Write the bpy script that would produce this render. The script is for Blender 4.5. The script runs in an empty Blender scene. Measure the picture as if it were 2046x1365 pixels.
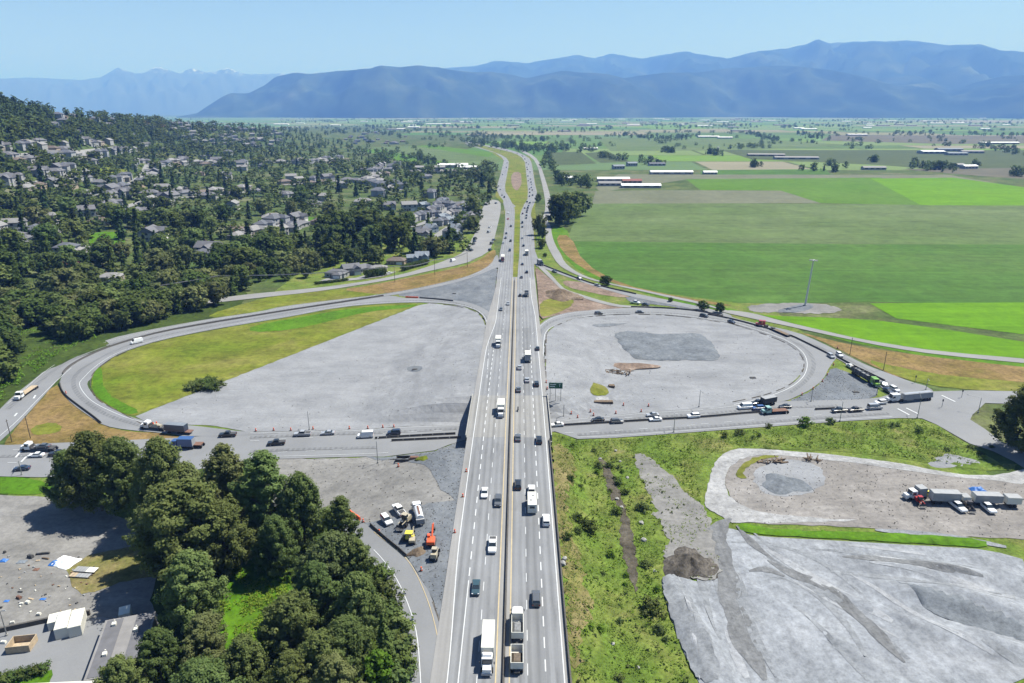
import bpy, bmesh, math, random
import numpy as np
from mathutils import Vector, Matrix
from mathutils.geometry import delaunay_2d_cdt

random.seed(7); np.random.seed(7)
rad = math.radians
SC = bpy.context.scene
COL = SC.collection

# ------------------------------------------------------------------ camera, sky, sun, exposure
CAM_H, TILT, FPX = 108.0, rad(18.66), 1364.0
cam = bpy.data.cameras.new('camera'); cam.sensor_width = 36.0; cam.lens = 24.0
cam.clip_start = 1.0; cam.clip_end = 200000.0
camo = bpy.data.objects.new('camera', cam); COL.objects.link(camo)
camo.location = (0, 0, CAM_H); camo.rotation_euler = (rad(90) - TILT, 0, 0)
SC.camera = camo

SUN_EL, SUN_AZ = rad(59), rad(27)          # azimuth measured from +X (right) towards +Y (away)
W = bpy.data.worlds.new('World'); SC.world = W; W.use_nodes = True
wn = W.node_tree; wn.nodes.clear()
sky = wn.nodes.new('ShaderNodeTexSky'); sky.sky_type = 'NISHITA'; sky.sun_disc = False
sky.sun_elevation = SUN_EL; sky.sun_rotation = rad(90) - SUN_AZ
sky.altitude = 600; sky.air_density = 1.2; sky.dust_density = 0; sky.ozone_density = 3
bg = wn.nodes.new('ShaderNodeBackground'); bg.inputs[1].default_value = 0.056
wo = wn.nodes.new('ShaderNodeOutputWorld')
wn.links.new(sky.outputs[0], bg.inputs[0]); wn.links.new(bg.outputs[0], wo.inputs[0])
sun = bpy.data.lights.new('sun', 'SUN'); sun.energy = 5.0; sun.angle = rad(0.53); sun.color = (1.0, 0.985, 0.995)
suno = bpy.data.objects.new('sun', sun); COL.objects.link(suno)
sd = Vector((math.cos(SUN_EL) * math.cos(SUN_AZ), math.cos(SUN_EL) * math.sin(SUN_AZ), math.sin(SUN_EL)))
suno.rotation_euler = sd.to_track_quat('Z', 'Y').to_euler(); suno.location = (200, 100, 600)
SC.view_settings.view_transform = 'Standard'; SC.view_settings.look = 'None'
SC.view_settings.exposure = 1.1; SC.view_settings.gamma = 1.0
SC.view_settings.use_curve_mapping = False
SC.render.engine = 'CYCLES'
cy = SC.cycles
cy.max_bounces = 5; cy.diffuse_bounces = 2; cy.glossy_bounces = 2; cy.transmission_bounces = 2
cy.transparent_max_bounces = 6; cy.volume_bounces = 0
cy.use_denoising = True
try:
    cy.denoiser = 'OPENIMAGEDENOISE'; cy.denoising_prefilter = 'ACCURATE'
except Exception:
    pass
cy.sample_clamp_indirect = 4.0

# ------------------------------------------------------------------ pixel -> place helpers
CT, ST = math.cos(TILT), math.sin(TILT)
def ray(px, py):
    dx = (px - 1023.0) / FPX; dy = (682.5 - py) / FPX
    return dx, CT + dy * ST, -ST + dy * CT

# highway profile (height of the carriageway above the plain, along Y)
_ZY = [-100, 60, 120, 170, 215, 260, 330, 400, 470, 600, 9e4]
_ZZ = [3.5, 3.5, 4.5, 6.0, 6.6, 6.0, 3.6, 1.6, .6, 0, 0]
_py = np.arange(-200, 1500, 5.0); _k = np.hanning(13); _k /= _k.sum()
_pz = np.convolve(np.pad(np.interp(_py, _ZY, _ZZ), 6, 'edge'), _k, 'valid')
def zh(Y): return float(np.interp(Y, _py, _pz))
def hx(Y): return -2.75 + 0.01 * Y                # x of the median barrier
def sst(t):
    t = min(1.0, max(0.0, t)); return t * t * (3 - 2 * t)
HL, HR = -14.2, 13.3                              # paved edges either side of the barrier
def crossY(X): return 217.0 + 0.10 * X            # centre line of the road under the bridge
def E(X, Y):
    """height of the made ground around the highway"""
    if Y > 640 or abs(X) > 120: return hill(X, Y)
    o = X - hx(Y)
    if o < HL: f = 1 - sst((HL - o) / 46.0)
    elif o > HR:
        w = 12.0 + 34.0 * sst((Y - 232) / 30.0)
        f = 1 - sst((o - HR) / w)
    else: f = 1.0
    c = sst((abs(Y - crossY(X)) - 12.0) / 9.0)
    return zh(Y) * f * c
# ---- hill on the left: toe distance, crest distance, crest height per image column
_HC = [-900, -300, 0, 150, 330, 520, 650, 780, 4000]
_HT = [200, 300, 410, 430, 480, 560, 650, 800, 800]
_HD = [900, 1000, 1200, 1400, 2000, 2500, 2700, 2800, 2800]
_HZ = [170, 160, 131, 113, 97, 62, 30, 0, 0]
def hill(X, Y):
    if Y < 120: return 0.0
    d = math.hypot(X, Y)
    c = 1023 + FPX * (X / Y) * 1.03
    zc = float(np.interp(c, _HC, _HZ))
    if zc <= 0: return 0.0
    t0 = float(np.interp(c, _HC, _HT)); t1 = float(np.interp(c, _HC, _HD))
    t = (d - t0) / (t1 - t0)
    if t <= 0: return 0.0
    if t > 1: return max(0.0, (zc - 13) * (1 - sst((t - 1) / 1.3)))
    n = 5.0 * math.sin(X * .011 + 1.3) * math.sin(Y * .009) * min(1, 4 * t * (1 - t) + .0)
    return max(0.0, (zc - 13 * min(1, t * 1.5)) * (0.42 * t ** 1.25 + 0.58 * t ** 3.6) + n * min(1, t * 4))
def at(px, py, dz=0.0):
    """point of the ground seen at a pixel"""
    d = ray(px, py)
    s = (-CAM_H) / d[2] if d[2] < -1e-4 else 60000.0
    if py < 640 and px < 800:                    # may meet the hill: march
        s0 = 150.0; step = 6.0; smax = min(s, 3600.0)
        q = s0
        while q < smax:
            if CAM_H + d[2] * q < hill(d[0] * q, d[1] * q): break
            q += step
        if q < smax:
            a, b = q - step, q
            for _ in range(14):
                m = (a + b) / 2
                if CAM_H + d[2] * m < hill(d[0] * m, d[1] * m): b = m
                else: a = m
            return Vector((d[0] * b, d[1] * b, CAM_H + d[2] * b + dz))
        return Vector((d[0] * s, d[1] * s, dz))
    X, Y = d[0] * s, d[1] * s
    for _ in range(40):
        z = E(X, Y)
        s2 = (z - CAM_H) / d[2]; s = s + .5 * (s2 - s)
        X, Y = d[0] * s, d[1] * s
    return Vector((X, Y, E(X, Y) + dz))
# traced coordinates are written in crops of the photograph: origin and scale of each crop
CROP = {'_': (0, 0, 1), 'A': (500, 500, 3.9), 'B': (0, 500, 3.9), 'C': (940, 480, 3.9), 'D': (1400, 480, 3.167),
        'E': (0, 750, 3.935), 'F': (500, 750, 3.935), 'G': (900, 750, 3.935), 'H': (1400, 700, 3.167),
        'I': (0, 1000, 3.74), 'J': (500, 1000, 3.74), 'K': (820, 1000, 3.74), 'L': (1300, 1000, 2.743),
        'M': (0, 160, 3.9), 'N': (500, 160, 3.9), 'O': (900, 200, 3.9), 'Q': (1400, 200, 3.167),
        'R': (940, 280, 9.75), 'S': (940, 400, 8.533), 'U': (620, 400, 5.384), 'V': (740, 980, 9.1),
        'X': (0, 1080, 9.1), 'Y': (0, 1200, 6.394), 'Z': (0, 840, 5.115), 'a': (1640, 690, 7.869),
        'b': (1440, 770, 6.018), 'c': (1790, 950, 7.992), 'd': (980, 560, 9.75), 'e': (980, 690, 9.75), 'f': (940, 950, 8.533), 'g': (930, 1180, 7.38)}
def px(crop, x, y):
    x0, y0, s = CROP[crop]; return x0 + x / s, y0 + y / s
def path(txt):
    """'A 10,20 30,40 | B 5,6' -> list of photo pixels"""
    out = []
    for seg in txt.split('|'):
        w = seg.split(); key = w[0]
        for p in w[1:]:
            a, b = p.split(','); out.append(px(key, float(a), float(b)))
    return out
def smooth(pts, n=2, closed=False):
    for _ in range(n):
        q = []
        m = len(pts)
        rng = range(m) if closed else range(m - 1)
        if not closed: q.append(pts[0])
        for i in rng:
            a, b = pts[i], pts[(i + 1) % m]
            q.append((a[0] * .75 + b[0] * .25, a[1] * .75 + b[1] * .25))
            q.append((a[0] * .25 + b[0] * .75, a[1] * .25 + b[1] * .75))
        if not closed: q.append(pts[-1])
        pts = q
    return pts

# ------------------------------------------------------------------ materials
MATS = {}
G = lambda v: (v, v, v)
KA = 0.42
def nodes(name):
    m = bpy.data.materials.new(name); m.use_nodes = True
    t = m.node_tree; b = t.nodes['Principled BSDF']
    return m, t, b
def lnk(t, a, b): t.links.new(a, b)
def coords(t, scale=(1, 1, 1), kind='Object', rot=0):
    tc = t.nodes.new('ShaderNodeTexCoord'); mp = t.nodes.new('ShaderNodeMapping')
    mp.inputs['Scale'].default_value = scale; mp.inputs['Rotation'].default_value = (0, 0, rot)
    lnk(t, tc.outputs[kind], mp.inputs['Vector']); return mp.outputs[0]
def noise(t, vec, scale, detail=4, rough=.6, dist=0):
    n = t.nodes.new('ShaderNodeTexNoise'); n.inputs['Scale'].default_value = scale
    n.inputs['Detail'].default_value = detail; n.inputs['Roughness'].default_value = rough
    n.inputs['Distortion'].default_value = dist
    lnk(t, vec, n.inputs['Vector']); return n.outputs['Fac']
def ramp(t, fac, stops):
    r = t.nodes.new('ShaderNodeValToRGB'); el = r.color_ramp.elements
    while len(el) < len(stops): el.new(.5)
    for e, (p, c) in zip(el, stops):
        e.position = p; e.color = (*c, 1) if len(c) == 3 else c
    lnk(t, fac, r.inputs[0]); return r.outputs[0]
def mix(t, fac, a, b, mode='MIX'):
    m = t.nodes.new('ShaderNodeMix'); m.data_type = 'RGBA'; m.blend_type = mode
    if isinstance(fac, (int, float)): m.inputs[0].default_value = fac
    else: lnk(t, fac, m.inputs[0])
    for s, v in ((6, a), (7, b)):
        if isinstance(v, tuple): m.inputs[s].default_value = (*v, 1)
        else: lnk(t, v, m.inputs[s])
    return m.outputs[2]
def bump(t, b, fac, strength=.4, dist=.1):
    n = t.nodes.new('ShaderNodeBump'); n.inputs['Strength'].default_value = strength
    n.inputs['Distance'].default_value = dist; lnk(t, fac, n.inputs['Height']); lnk(t, n.outputs[0], b.inputs['Normal'])
G3 = lambda v: (max(.05, v),) * 3
def ground_mat(name, stops, big=.02, fine=.6, k=.35, streak=None, rot=0, bmp=.25, rough=.95, extra=None, sk=.55):
    """patchy ground: large noise through a colour ramp, modulated by finer noise and optional streaks"""
    m, t, b = nodes(name); v = coords(t)
    stops = [(p, tuple(x * KA for x in c_)) for p, c_ in stops]
    n1 = noise(t, v, big, 5, .65, .4)
    c = ramp(t, n1, stops)
    n2 = noise(t, v, fine, 6, .8)
    c = mix(t, 1.0, c, ramp(t, n2, [(.30, G3(1 - 1.5 * k)), (.5, G3(1.0)), (.70, G3(1 + 1.3 * k))]), 'MULTIPLY')
    n3 = noise(t, v, fine * .17, 5, .7, .6)
    c = mix(t, 1.0, c, ramp(t, n3, [(.32, G3(1 - .8 * k)), (.5, G3(1.0)), (.68, G3(1 + .8 * k))]), 'MULTIPLY')
    if streak:
        sv = coords(t, streak, rot=rot); ns = noise(t, sv, 1.0, 4, .7, .3)
        c = mix(t, sk, c, ramp(t, ns, [(.3, (.66, .66, .68)), (.5, (1, 1, 1)), (.7, (1.28, 1.28, 1.28))]), 'MULTIPLY')
    if extra: c = extra(t, v, c)
    lnk(t, c, b.inputs['Base Color']); b.inputs['Roughness'].default_value = rough
    b.inputs['Specular IOR Level'].default_value = .15
    if bmp: bump(t, b, n2, bmp, .25)
    MATS[name] = m; return m
def plain(name, col, rough=.6, metal=0.0, var=.12, scale=1.5, spec=.4, coat=0.0):
    m, t, b = nodes(name); v = coords(t)
    n = noise(t, v, scale, 3)
    lo = tuple(x * (1 - var) for x in col); hi = tuple(min(1, x * (1 + var)) for x in col)
    lnk(t, ramp(t, n, [(.3, lo), (.7, hi)]), b.inputs['Base Color'])
    b.inputs['Roughness'].default_value = rough; b.inputs['Metallic'].default_value = metal
    b.inputs['Specular IOR Level'].default_value = spec
    if coat: b.inputs['Coat Weight'].default_value = coat; b.inputs['Coat Roughness'].default_value = .08
    MATS[name] = m; return m

G = lambda v: (v, v, v)
ground_mat('gravel', [(.25, (.36, .373, .398)), (.5, (.425, .437, .462)), (.75, (.485, .494, .514))], .03, .9, .11, streak=(.02, .08, 1), rot=.25, bmp=.06)
ground_mat('gravel_dark', [(.3, (.205, .228, .262)), (.5, (.255, .278, .31)), (.75, (.325, .342, .366))], .06, .9, .2, streak=(.15, .04, 1), rot=-.5, bmp=.06)
ground_mat('gravel_pile', [(.3, (.225, .25, .285)), (.7, (.30, .325, .355))], .08, .9, .3, bmp=.06)
ground_mat('gravel_tan', [(.3, (.30, .295, .285)), (.5, (.37, .36, .345)), (.72, (.44, .43, .42))], .03, .8, .18, streak=(.06, .2, 1), rot=-.2, bmp=.06)
ground_mat('yard_gravel', [(.28, (.36, .383, .42)), (.5, (.43, .455, .495)), (.75, (.515, .535, .57))], .05, .6, .25, streak=(.25, .03, 1), rot=.45, bmp=.06)
ground_mat('yard_track', [(.3, (.35, .37, .40)), (.6, (.40, .42, .45)), (.8, (.45, .47, .50))], .10, .9, .25, bmp=.06)
ground_mat('track_dark', [(.3, (.345, .355, .377)), (.7, (.39, .40, .42))], .1, .9, .15, bmp=.06)
ground_mat('track_light', [(.3, (.42, .43, .448)), (.7, (.47, .478, .494))], .1, .9, .15, bmp=.06)
ground_mat('haul_track', [(.3, (.235, .24, .25)), (.55, (.29, .297, .308)), (.8, (.37, .383, .40))], .12, .9, .25, streak=(.8, .05, 1), rot=.2, bmp=.06)
ground_mat('yard_light', [(.3, (.47, .49, .53)), (.7, (.60, .615, .64))], .1, .9, .2, bmp=.06)
ground_mat('haul_dirt', [(.25, (.315, .295, .28)), (.5, (.385, .36, .34)), (.75, (.49, .465, .445))], .045, .7, .2, streak=(.05, .25, 1), bmp=.06)
ground_mat('haul_road', [(.3, (.50, .50, .505)), (.55, (.56, .56, .565)), (.8, (.62, .62, .63))], .06, .6, .25, streak=(.05, .3, 1), bmp=.06)
ground_mat('brown_dirt', [(.3, (.20, .15, .10)), (.55, (.32, .245, .18)), (.8, (.42, .34, .27))], .08, .7, .4)
ground_mat('pink_dirt', [(.3, (.27, .19, .145)), (.55, (.38, .285, .225)), (.8, (.46, .38, .32))], .09, .7, .35)
ground_mat('rock_soil', [(.3, (.10, .09, .075)), (.6, (.19, .17, .15)), (.8, (.28, .26, .24))], .25, 1.2, .5, bmp=.6)
ground_mat('dry_grass', [(.25, (.165, .165, .03)), (.45, (.30, .215, .07)), (.6, (.37, .25, .11)), (.8, (.25, .215, .06))], .045, .5, .35)
ground_mat('lawn', [(.3, (.15, .24, .012)), (.5, (.235, .27, .032)), (.72, (.33, .30, .085))], .022, .35, .3, streak=(.03, .12, 1))
ground_mat('lawn_bright', [(.3, (.095, .25, .006)), (.7, (.15, .30, .015))], .05, .5, .3)
ground_mat('verge', [(.22, (.11, .185, .025)), (.40, (.17, .265, .038)), (.56, (.235, .295, .06)), (.72, (.34, .31, .12))], .07, .9, .4, bmp=.6)
ground_mat('verge_dry', [(.25, (.16, .20, .04)), (.45, (.27, .25, .085)), (.6, (.34, .28, .13)), (.8, (.20, .22, .05))], .12, .9, .35)
ground_mat('ditch', [(.3, (.10, .085, .06)), (.6, (.17, .15, .115)), (.8, (.24, .22, .19))], .2, 1.2, .4)
ground_mat('field_green', [(.3, (.085, .205, .026)), (.5, (.105, .225, .034)), (.75, (.14, .245, .05))], .009, .12, .2, streak=(.006, .12, 1))
ground_mat('field_muted', [(.28, (.14, .225, .06)), (.5, (.17, .245, .085)), (.75, (.21, .275, .12))], .006, .10, .2, streak=(.006, .05, 1), rot=.3)
ground_mat('field_lime', [(.3, (.15, .36, .0)), (.7, (.19, .40, .004))], .01, .15, .15, streak=(.01, .2, 1))
ground_mat('field_mid', [(.3, (.12, .27, .014)), (.7, (.155, .29, .035))], .008, .1, .15)
ground_mat('field_fallow', [(.3, (.215, .235, .145)), (.7, (.265, .275, .185))], .008, .1, .15)
ground_mat('field_brown', [(.3, (.165, .16, .11)), (.7, (.23, .21, .155))], .008, .1, .15)
ground_mat('field_olive', [(.3, (.095, .135, .045)), (.7, (.125, .165, .065))], .008, .1, .15, streak=(.3, .01, 1), rot=.15)
ground_mat('town_ground', [(.25, (.065, .12, .025)), (.45, (.105, .165, .04)), (.6, (.18, .205, .075)), (.75, (.30, .285, .22))], .02, .3, .4)
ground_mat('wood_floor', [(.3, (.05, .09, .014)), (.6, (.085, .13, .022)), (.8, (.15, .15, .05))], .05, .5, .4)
def asphalt(name, base, tint=(.985, 1.01, 1.06), rot=0.0, streak=True, wheel=False):
    base = base * KA; m, t, b = nodes(name); v = coords(t)
    lo = tuple(base * .88 * x for x in tint); mi = tuple(base * x for x in tint); hi = tuple(base * 1.13 * x for x in tint)
    c = ramp(t, noise(t, v, .045, 5, .65), [(.3, lo), (.5, mi), (.72, hi)])
    if streak:
        sv = coords(t, (1.15, .010, 1), rot=rot); c = mix(t, .6, c, ramp(t, noise(t, sv, 1.0, 3, .6), [(.3, G(.80)), (.5, G(1.0)), (.7, G(1.16))]), 'MULTIPLY')
    if wheel:
        tc = t.nodes.new('ShaderNodeTexCoord'); sx_ = t.nodes.new('ShaderNodeSeparateXYZ'); lnk(t, tc.outputs['Object'], sx_.inputs[0])
        def mth(op, a, b_): 
            q = t.nodes.new('ShaderNodeMath'); q.operation = op
            for i_, z_ in enumerate((a, b_)):
                if isinstance(z_, (int, float)): q.inputs[i_].default_value = z_
                elif z_ is not None: lnk(t, z_, q.inputs[i_])
            return q.outputs[0]
        u_ = mth('ADD', mth('SUBTRACT', sx_.outputs[0], mth('MULTIPLY', sx_.outputs[1], .01)), 2.75 + 2.4)
        w_ = mth('SINE', mth('MULTIPLY', u_, 2 * math.pi / 1.775), None); w_ = mth('MULTIPLY_ADD', w_, .5); w_.node.inputs[2].default_value = .5
        pn_ = noise(t, coords(t, (.3, .02, 1)), 1.0, 4, .7); w_ = mth('MULTIPLY', w_, pn_)
        c = mix(t, 1.0, c, ramp(t, w_, [(.1, G(1.05)), (.6, G(.80))]), 'MULTIPLY')
        st_ = noise(t, coords(t, (.5, .07, 1)), 1.0, 6, .75); c = mix(t, .8, c, ramp(t, st_, [(.34, G(.78)), (.46, G(1.0)), (.62, G(1.0)), (.72, G(1.12))]), 'MULTIPLY')
    n2 = noise(t, v, 2.2, 4, .7)
    c = mix(t, .25, c, ramp(t, n2, [(.3, G(.8)), (.7, G(1.2))]), 'MULTIPLY')
    lnk(t, c, b.inputs['Base Color']); b.inputs['Roughness'].default_value = .85; b.inputs['Specular IOR Level'].default_value = .25
    bump(t, b, n2, .15, .05); MATS[name] = m; return m
asphalt('asphalt', .385, wheel=True); asphalt('asphalt_new', .325, wheel=True); asphalt('shoulder', .44, (1.01, .995, .985)); asphalt('asphalt_ramp', .375, rot=0, streak=False)
asphalt('asphalt_pale', .42, (1, .995, .985), streak=False); asphalt('concrete_deck', .43, (1, .99, .97), wheel=True)
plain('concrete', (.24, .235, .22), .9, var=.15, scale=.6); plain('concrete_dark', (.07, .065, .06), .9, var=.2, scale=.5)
plain('paint_white', (.42, .43, .44), .7, var=.08, scale=.8); plain('paint_yellow', (.34, .275, .165), .7, var=.12, scale=.8)
plain('tar', (.05, .05, .055), .8)

# ------------------------------------------------------------------ object helpers
def link(o, parent=None):
    COL.objects.link(o)
    if parent is not None: o.parent = parent
    return o
def mesh_obj(name, verts, faces, mat=None, parent=None, smooth_=False, loc=None):
    me = bpy.data.meshes.new(name); me.from_pydata([tuple(v) for v in verts], [], [tuple(f) for f in faces]); me.update()
    if mat is not None: me.materials.append(MATS[mat] if isinstance(mat, str) else mat)
    if smooth_: me.polygons.foreach_set('use_smooth', [True] * len(me.polygons))
    o = bpy.data.objects.new(name, me); link(o, parent)
    if loc is not None: o.location = loc
    return o
def np_mesh(name, V, Fc, mat, nside):
    """fast mesh from arrays: V (n,3), Fc (m,nside)"""
    me = bpy.data.meshes.new(name); m = len(Fc)
    me.vertices.add(len(V)); me.vertices.foreach_set('co', np.asarray(V, np.float32).ravel())
    me.loops.add(m * nside); me.loops.foreach_set('vertex_index', np.asarray(Fc, np.int32).ravel())
    me.polygons.add(m); me.polygons.foreach_set('loop_start', np.arange(0, m * nside, nside, dtype=np.int32))
    me.polygons.foreach_set('loop_total', np.full(m, nside, np.int32))
    me.update(calc_edges=True); me.validate()
    for k in (mat if isinstance(mat, (list, tuple)) else [mat]): me.materials.append(MATS[k])
    return me
def tag(o, label, cat, group=None):
    o['label'] = label; o['category'] = cat
    if group: o['group'] = group
    return o
def struct(o, kind='structure'): o['kind'] = kind; return o
def empty(name, loc, rz=0.0, parent=None):
    o = bpy.data.objects.new(name, None); o.empty_display_size = .5; link(o, parent)
    o.location = loc; o.rotation_euler = (0, 0, rz); return o
class MB:
    """collects shapes for one mesh"""
    def __init__(s): s.v, s.f = [], []
    def box(s, c, d, taper=(1, 1), rz=0, M=None):
        cx, cy_, cz = c; a, b, h = d[0] / 2, d[1] / 2, d[2] / 2; n = len(s.v); ca, sa = math.cos(rz), math.sin(rz)
        for (x, y, z) in ((-1, -1, -1), (1, -1, -1), (1, 1, -1), (-1, 1, -1), (-1, -1, 1), (1, -1, 1), (1, 1, 1), (-1, 1, 1)):
            tx, ty = (taper if z > 0 else (1, 1)); X, Y = x * a * tx, y * b * ty
            p = (cx + X * ca - Y * sa, cy_ + X * sa + Y * ca, cz + z * h)
            s.v.append(tuple(M @ Vector(p)) if M else p)
        for f in ((0, 3, 2, 1), (4, 5, 6, 7), (0, 1, 5, 4), (1, 2, 6, 5), (2, 3, 7, 6), (3, 0, 4, 7)): s.f.append(tuple(n + i for i in f))
        return s
    def poly(s, pts):
        n = len(s.v); s.v += [tuple(p) for p in pts]; s.f.append(tuple(range(n, n + len(pts)))); return s
    def tube(s, a, b, r0, r1=None, k=8, cap=True):
        r1 = r0 if r1 is None else r1; a, b = Vector(a), Vector(b); d = (b - a).normalized()
        u = d.orthogonal().normalized(); w = d.cross(u); n = len(s.v)
        for p, r in ((a, r0), (b, r1)):
            for i in range(k):
                q = p + (u * math.cos(2 * math.pi * i / k) + w * math.sin(2 * math.pi * i / k)) * r; s.v.append(tuple(q))
        for i in range(k): j = (i + 1) % k; s.f.append((n + i, n + j, n + k + j, n + k + i))
        if cap: s.f.append(tuple(n + i for i in reversed(range(k)))); s.f.append(tuple(n + k + i for i in range(k)))
        return s
    def prism(s, prof, x0, x1, axis='x'):
        """extrude a closed (y,z) profile from x0 to x1"""
        n = len(s.v); k = len(prof)
        for x in (x0, x1):
            for (a, b) in prof: s.v.append((x, a, b) if axis == 'x' else (a, x, b))
        for i in range(k): j = (i + 1) % k; s.f.append((n + i, n + j, n + k + j, n + k + i))
        s.f.append(tuple(n + i for i in reversed(range(k)))); s.f.append(tuple(n + k + i for i in range(k))); return s
    def mesh(s, name, mat, smooth_=False):
        me = bpy.data.meshes.new(name); me.from_pydata(s.v, [], s.f); me.update()
        bm = bmesh.new(); bm.from_mesh(me); bmesh.ops.recalc_face_normals(bm, faces=bm.faces); bm.to_mesh(me); bm.free()
        if mat: me.materials.append(MATS[mat] if isinstance(mat, str) else mat)
        if smooth_: me.polygons.foreach_set('use_smooth', [True] * len(me.polygons))
        return me
    def build(s, name, mat, parent=None, loc=None, smooth_=False):
        o = bpy.data.objects.new(name, s.mesh(name, mat, smooth_)); link(o, parent)
        if loc is not None: o.location = loc
        return o
def inside(x, y, poly):
    r = False; j = len(poly) - 1
    for i in range(len(poly)):
        a, b = poly[i], poly[j]
        if (a[1] > y) != (b[1] > y) and x < (b[0] - a[0]) * (y - a[1]) / (b[1] - a[1] + 1e-12) + a[0]: r = not r
        j = i
    return r
SHEETS = {}
def sheet(name, mat, pts, lift, zf=None, grid=None, jag=0.0, maxlen=None, kind='structure', parent=None, world=False, edge0=True):
    """draped ground sheet from a photo outline (or world outline); zf adds its own relief"""
    w = [tuple(p[:2]) for p in pts] if world else [tuple(at(*p)[:2]) for p in pts]
    ml = maxlen or 1e9
    ring = []
    for i in range(len(w)):
        a, b = w[i], w[(i + 1) % len(w)]
        L = math.hypot(b[0] - a[0], b[1] - a[1]); n = max(1, min(400, int(math.ceil(L / ml))))
        if L < 1e-3: continue
        for k in range(n):
            q = k / n; x, y = a[0] + (b[0] - a[0]) * q, a[1] + (b[1] - a[1]) * q
            if jag:
                x += jag * (math.sin(x * 1.7 + y * .9) * .6 + math.sin(y * 2.3 - x * .7 + 1) * .5) * .7
                y += jag * (math.sin(x * .8 + y * 2.1 + 2) * .6 + math.sin(x * 2.6 + 3) * .5) * .7
            ring.append((x, y))
    vs = [Vector(p) for p in ring]
    if grid:
        xs = [p[0] for p in ring]; ys = [p[1] for p in ring]
        x0, x1, y0, y1 = min(xs), max(xs), min(ys), max(ys)
        grid = max(grid, math.sqrt((x1 - x0) * (y1 - y0) / 40000))
        gy = math.floor(y0 / grid) * grid
        while gy < y1:
            gx = math.floor(x0 / grid) * grid
            while gx < x1:
                if inside(gx, gy, ring): vs.append(Vector((gx, gy)))
                gx += grid
            gy += grid
    n = len(ring)
    r = delaunay_2d_cdt(vs, [(i, (i + 1) % n) for i in range(n)], [list(range(n))], 1, 1e-4)
    V = []
    for p, og in zip(r[0], r[3]):
        z = E(p.x, p.y) + lift
        if zf and not (edge0 and any(q < n for q in og)): z += zf(p.x, p.y)
        V.append((p.x, p.y, z))
    Fs = [f for f in r[2]]
    me = bpy.data.meshes.new(name); me.from_pydata(V, [], Fs); me.update()
    bm = bmesh.new(); bm.from_mesh(me)
    for f in bm.faces:
        if f.normal.z < 0: f.normal_flip()
    bm.to_mesh(me); bm.free()
    me.materials.append(MATS[mat])
    if zf: me.polygons.foreach_set('use_smooth', [True] * len(me.polygons))
    o = bpy.data.objects.new(name, me); link(o, parent)
    if parent is None: o['kind'] = kind
    SHEETS.setdefault(name, []).append(ring)
    return o
def fbm(x, y, s=1.0, o=4):
    v, a = 0.0, 1.0
    for i in range(o):
        k = s * 2 ** i
        v += a * (math.sin(x * k * 1.3 + 1.7 * i + 1.1 * math.sin(y * k * .9 + i)) * math.cos(y * k * 1.1 - 2.3 * i + 1.3 * math.sin(x * k * .7))); a *= .5
    return v / 1.9
# ------------------------------------------------------------------ the plain: one sheet out to the horizon
def build_ground():
    az = np.radians(np.concatenate([np.arange(-180, -62, 4.0), np.arange(-62, 62, .5), np.arange(62, 181, 4.0)]))
    ds = [20.0]
    while ds[-1] < 60000: ds.append(ds[-1] * (1.05 if ds[-1] < 5000 else 1.12))
    V, Fc = [], []
    for d in ds:
        for a in az:
            X, Y = d * math.sin(a), d * math.cos(a)
            V.append((X, Y, hill(X, Y) - .12))
    n = len(az)
    for i in range(len(ds) - 1):
        for j in range(n - 1): Fc.append((i * n + j, i * n + j + 1, (i + 1) * n + j + 1, (i + 1) * n + j))
    me = np_mesh('ground', V, Fc, 'town_ground', 4)
    me.polygons.foreach_set('use_smooth', [True] * len(me.polygons))
    o = bpy.data.objects.new('ground', me); link(o); struct(o)
build_ground()

# far patchwork of fields, face by face
def build_far_fields():
    m, t, b = nodes('far_field_mat')
    at_ = t.nodes.new('ShaderNodeAttribute'); at_.attribute_name = 'fc'
    n2 = noise(t, coords(t), .006, 4, .6)
    lnk(t, mix(t, .35, at_.outputs['Color'], ramp(t, n2, [(.3, G(.75)), (.7, G(1.25))]), 'MULTIPLY'), b.inputs['Base Color'])
    b.inputs['Roughness'].default_value = .95; b.inputs['Specular IOR Level'].default_value = .1; MATS['far_field_mat'] = m
    cols = [tuple(x_ * KA * 1.75 for x_ in q_) for q_ in ((.10, .17, .05), (.12, .20, .06), (.08, .16, .045), (.15, .21, .075), (.20, .20, .12), (.09, .145, .05), (.13, .22, .04), (.23, .215, .15), (.105, .165, .07))]
    rnd = random.Random(5); V, Fc, C = [], [], []
    y = 1350.0
    while y < 14500:
        dy = rnd.uniform(90, 260) * (1 + y / 6000)
        x = -1100 - y * .8 if y > 3000 else -350
        xe = 1200 + y * .95
        while x < xe:
            dx = rnd.uniform(160, 620) * (1 + y / 7000); g = 5
            sk = .10
            q = [(x + g + sk * y, y + g), (x + dx - g + sk * y, y + g), (x + dx - g + sk * (y + dy), y + dy - g), (x + g + sk * (y + dy), y + dy - g)]
            if all(hill(p[0], p[1]) < .5 for p in q):
                n = len(V); V += [(p[0], p[1], -.03) for p in q]; Fc.append((n, n + 1, n + 2, n + 3)); C.append(rnd.choice(cols))
            x += dx
        y += dy
    me = np_mesh('far_fields', V, Fc, 'far_field_mat', 4)
    a = me.attributes.new('fc', 'FLOAT_COLOR', 'FACE')
    a.data.foreach_set('color', np.array([(*c, 1) for c in C], np.float32).ravel())
    o = bpy.data.objects.new('far_fields', me); link(o); struct(o)
build_far_fields()

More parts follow.
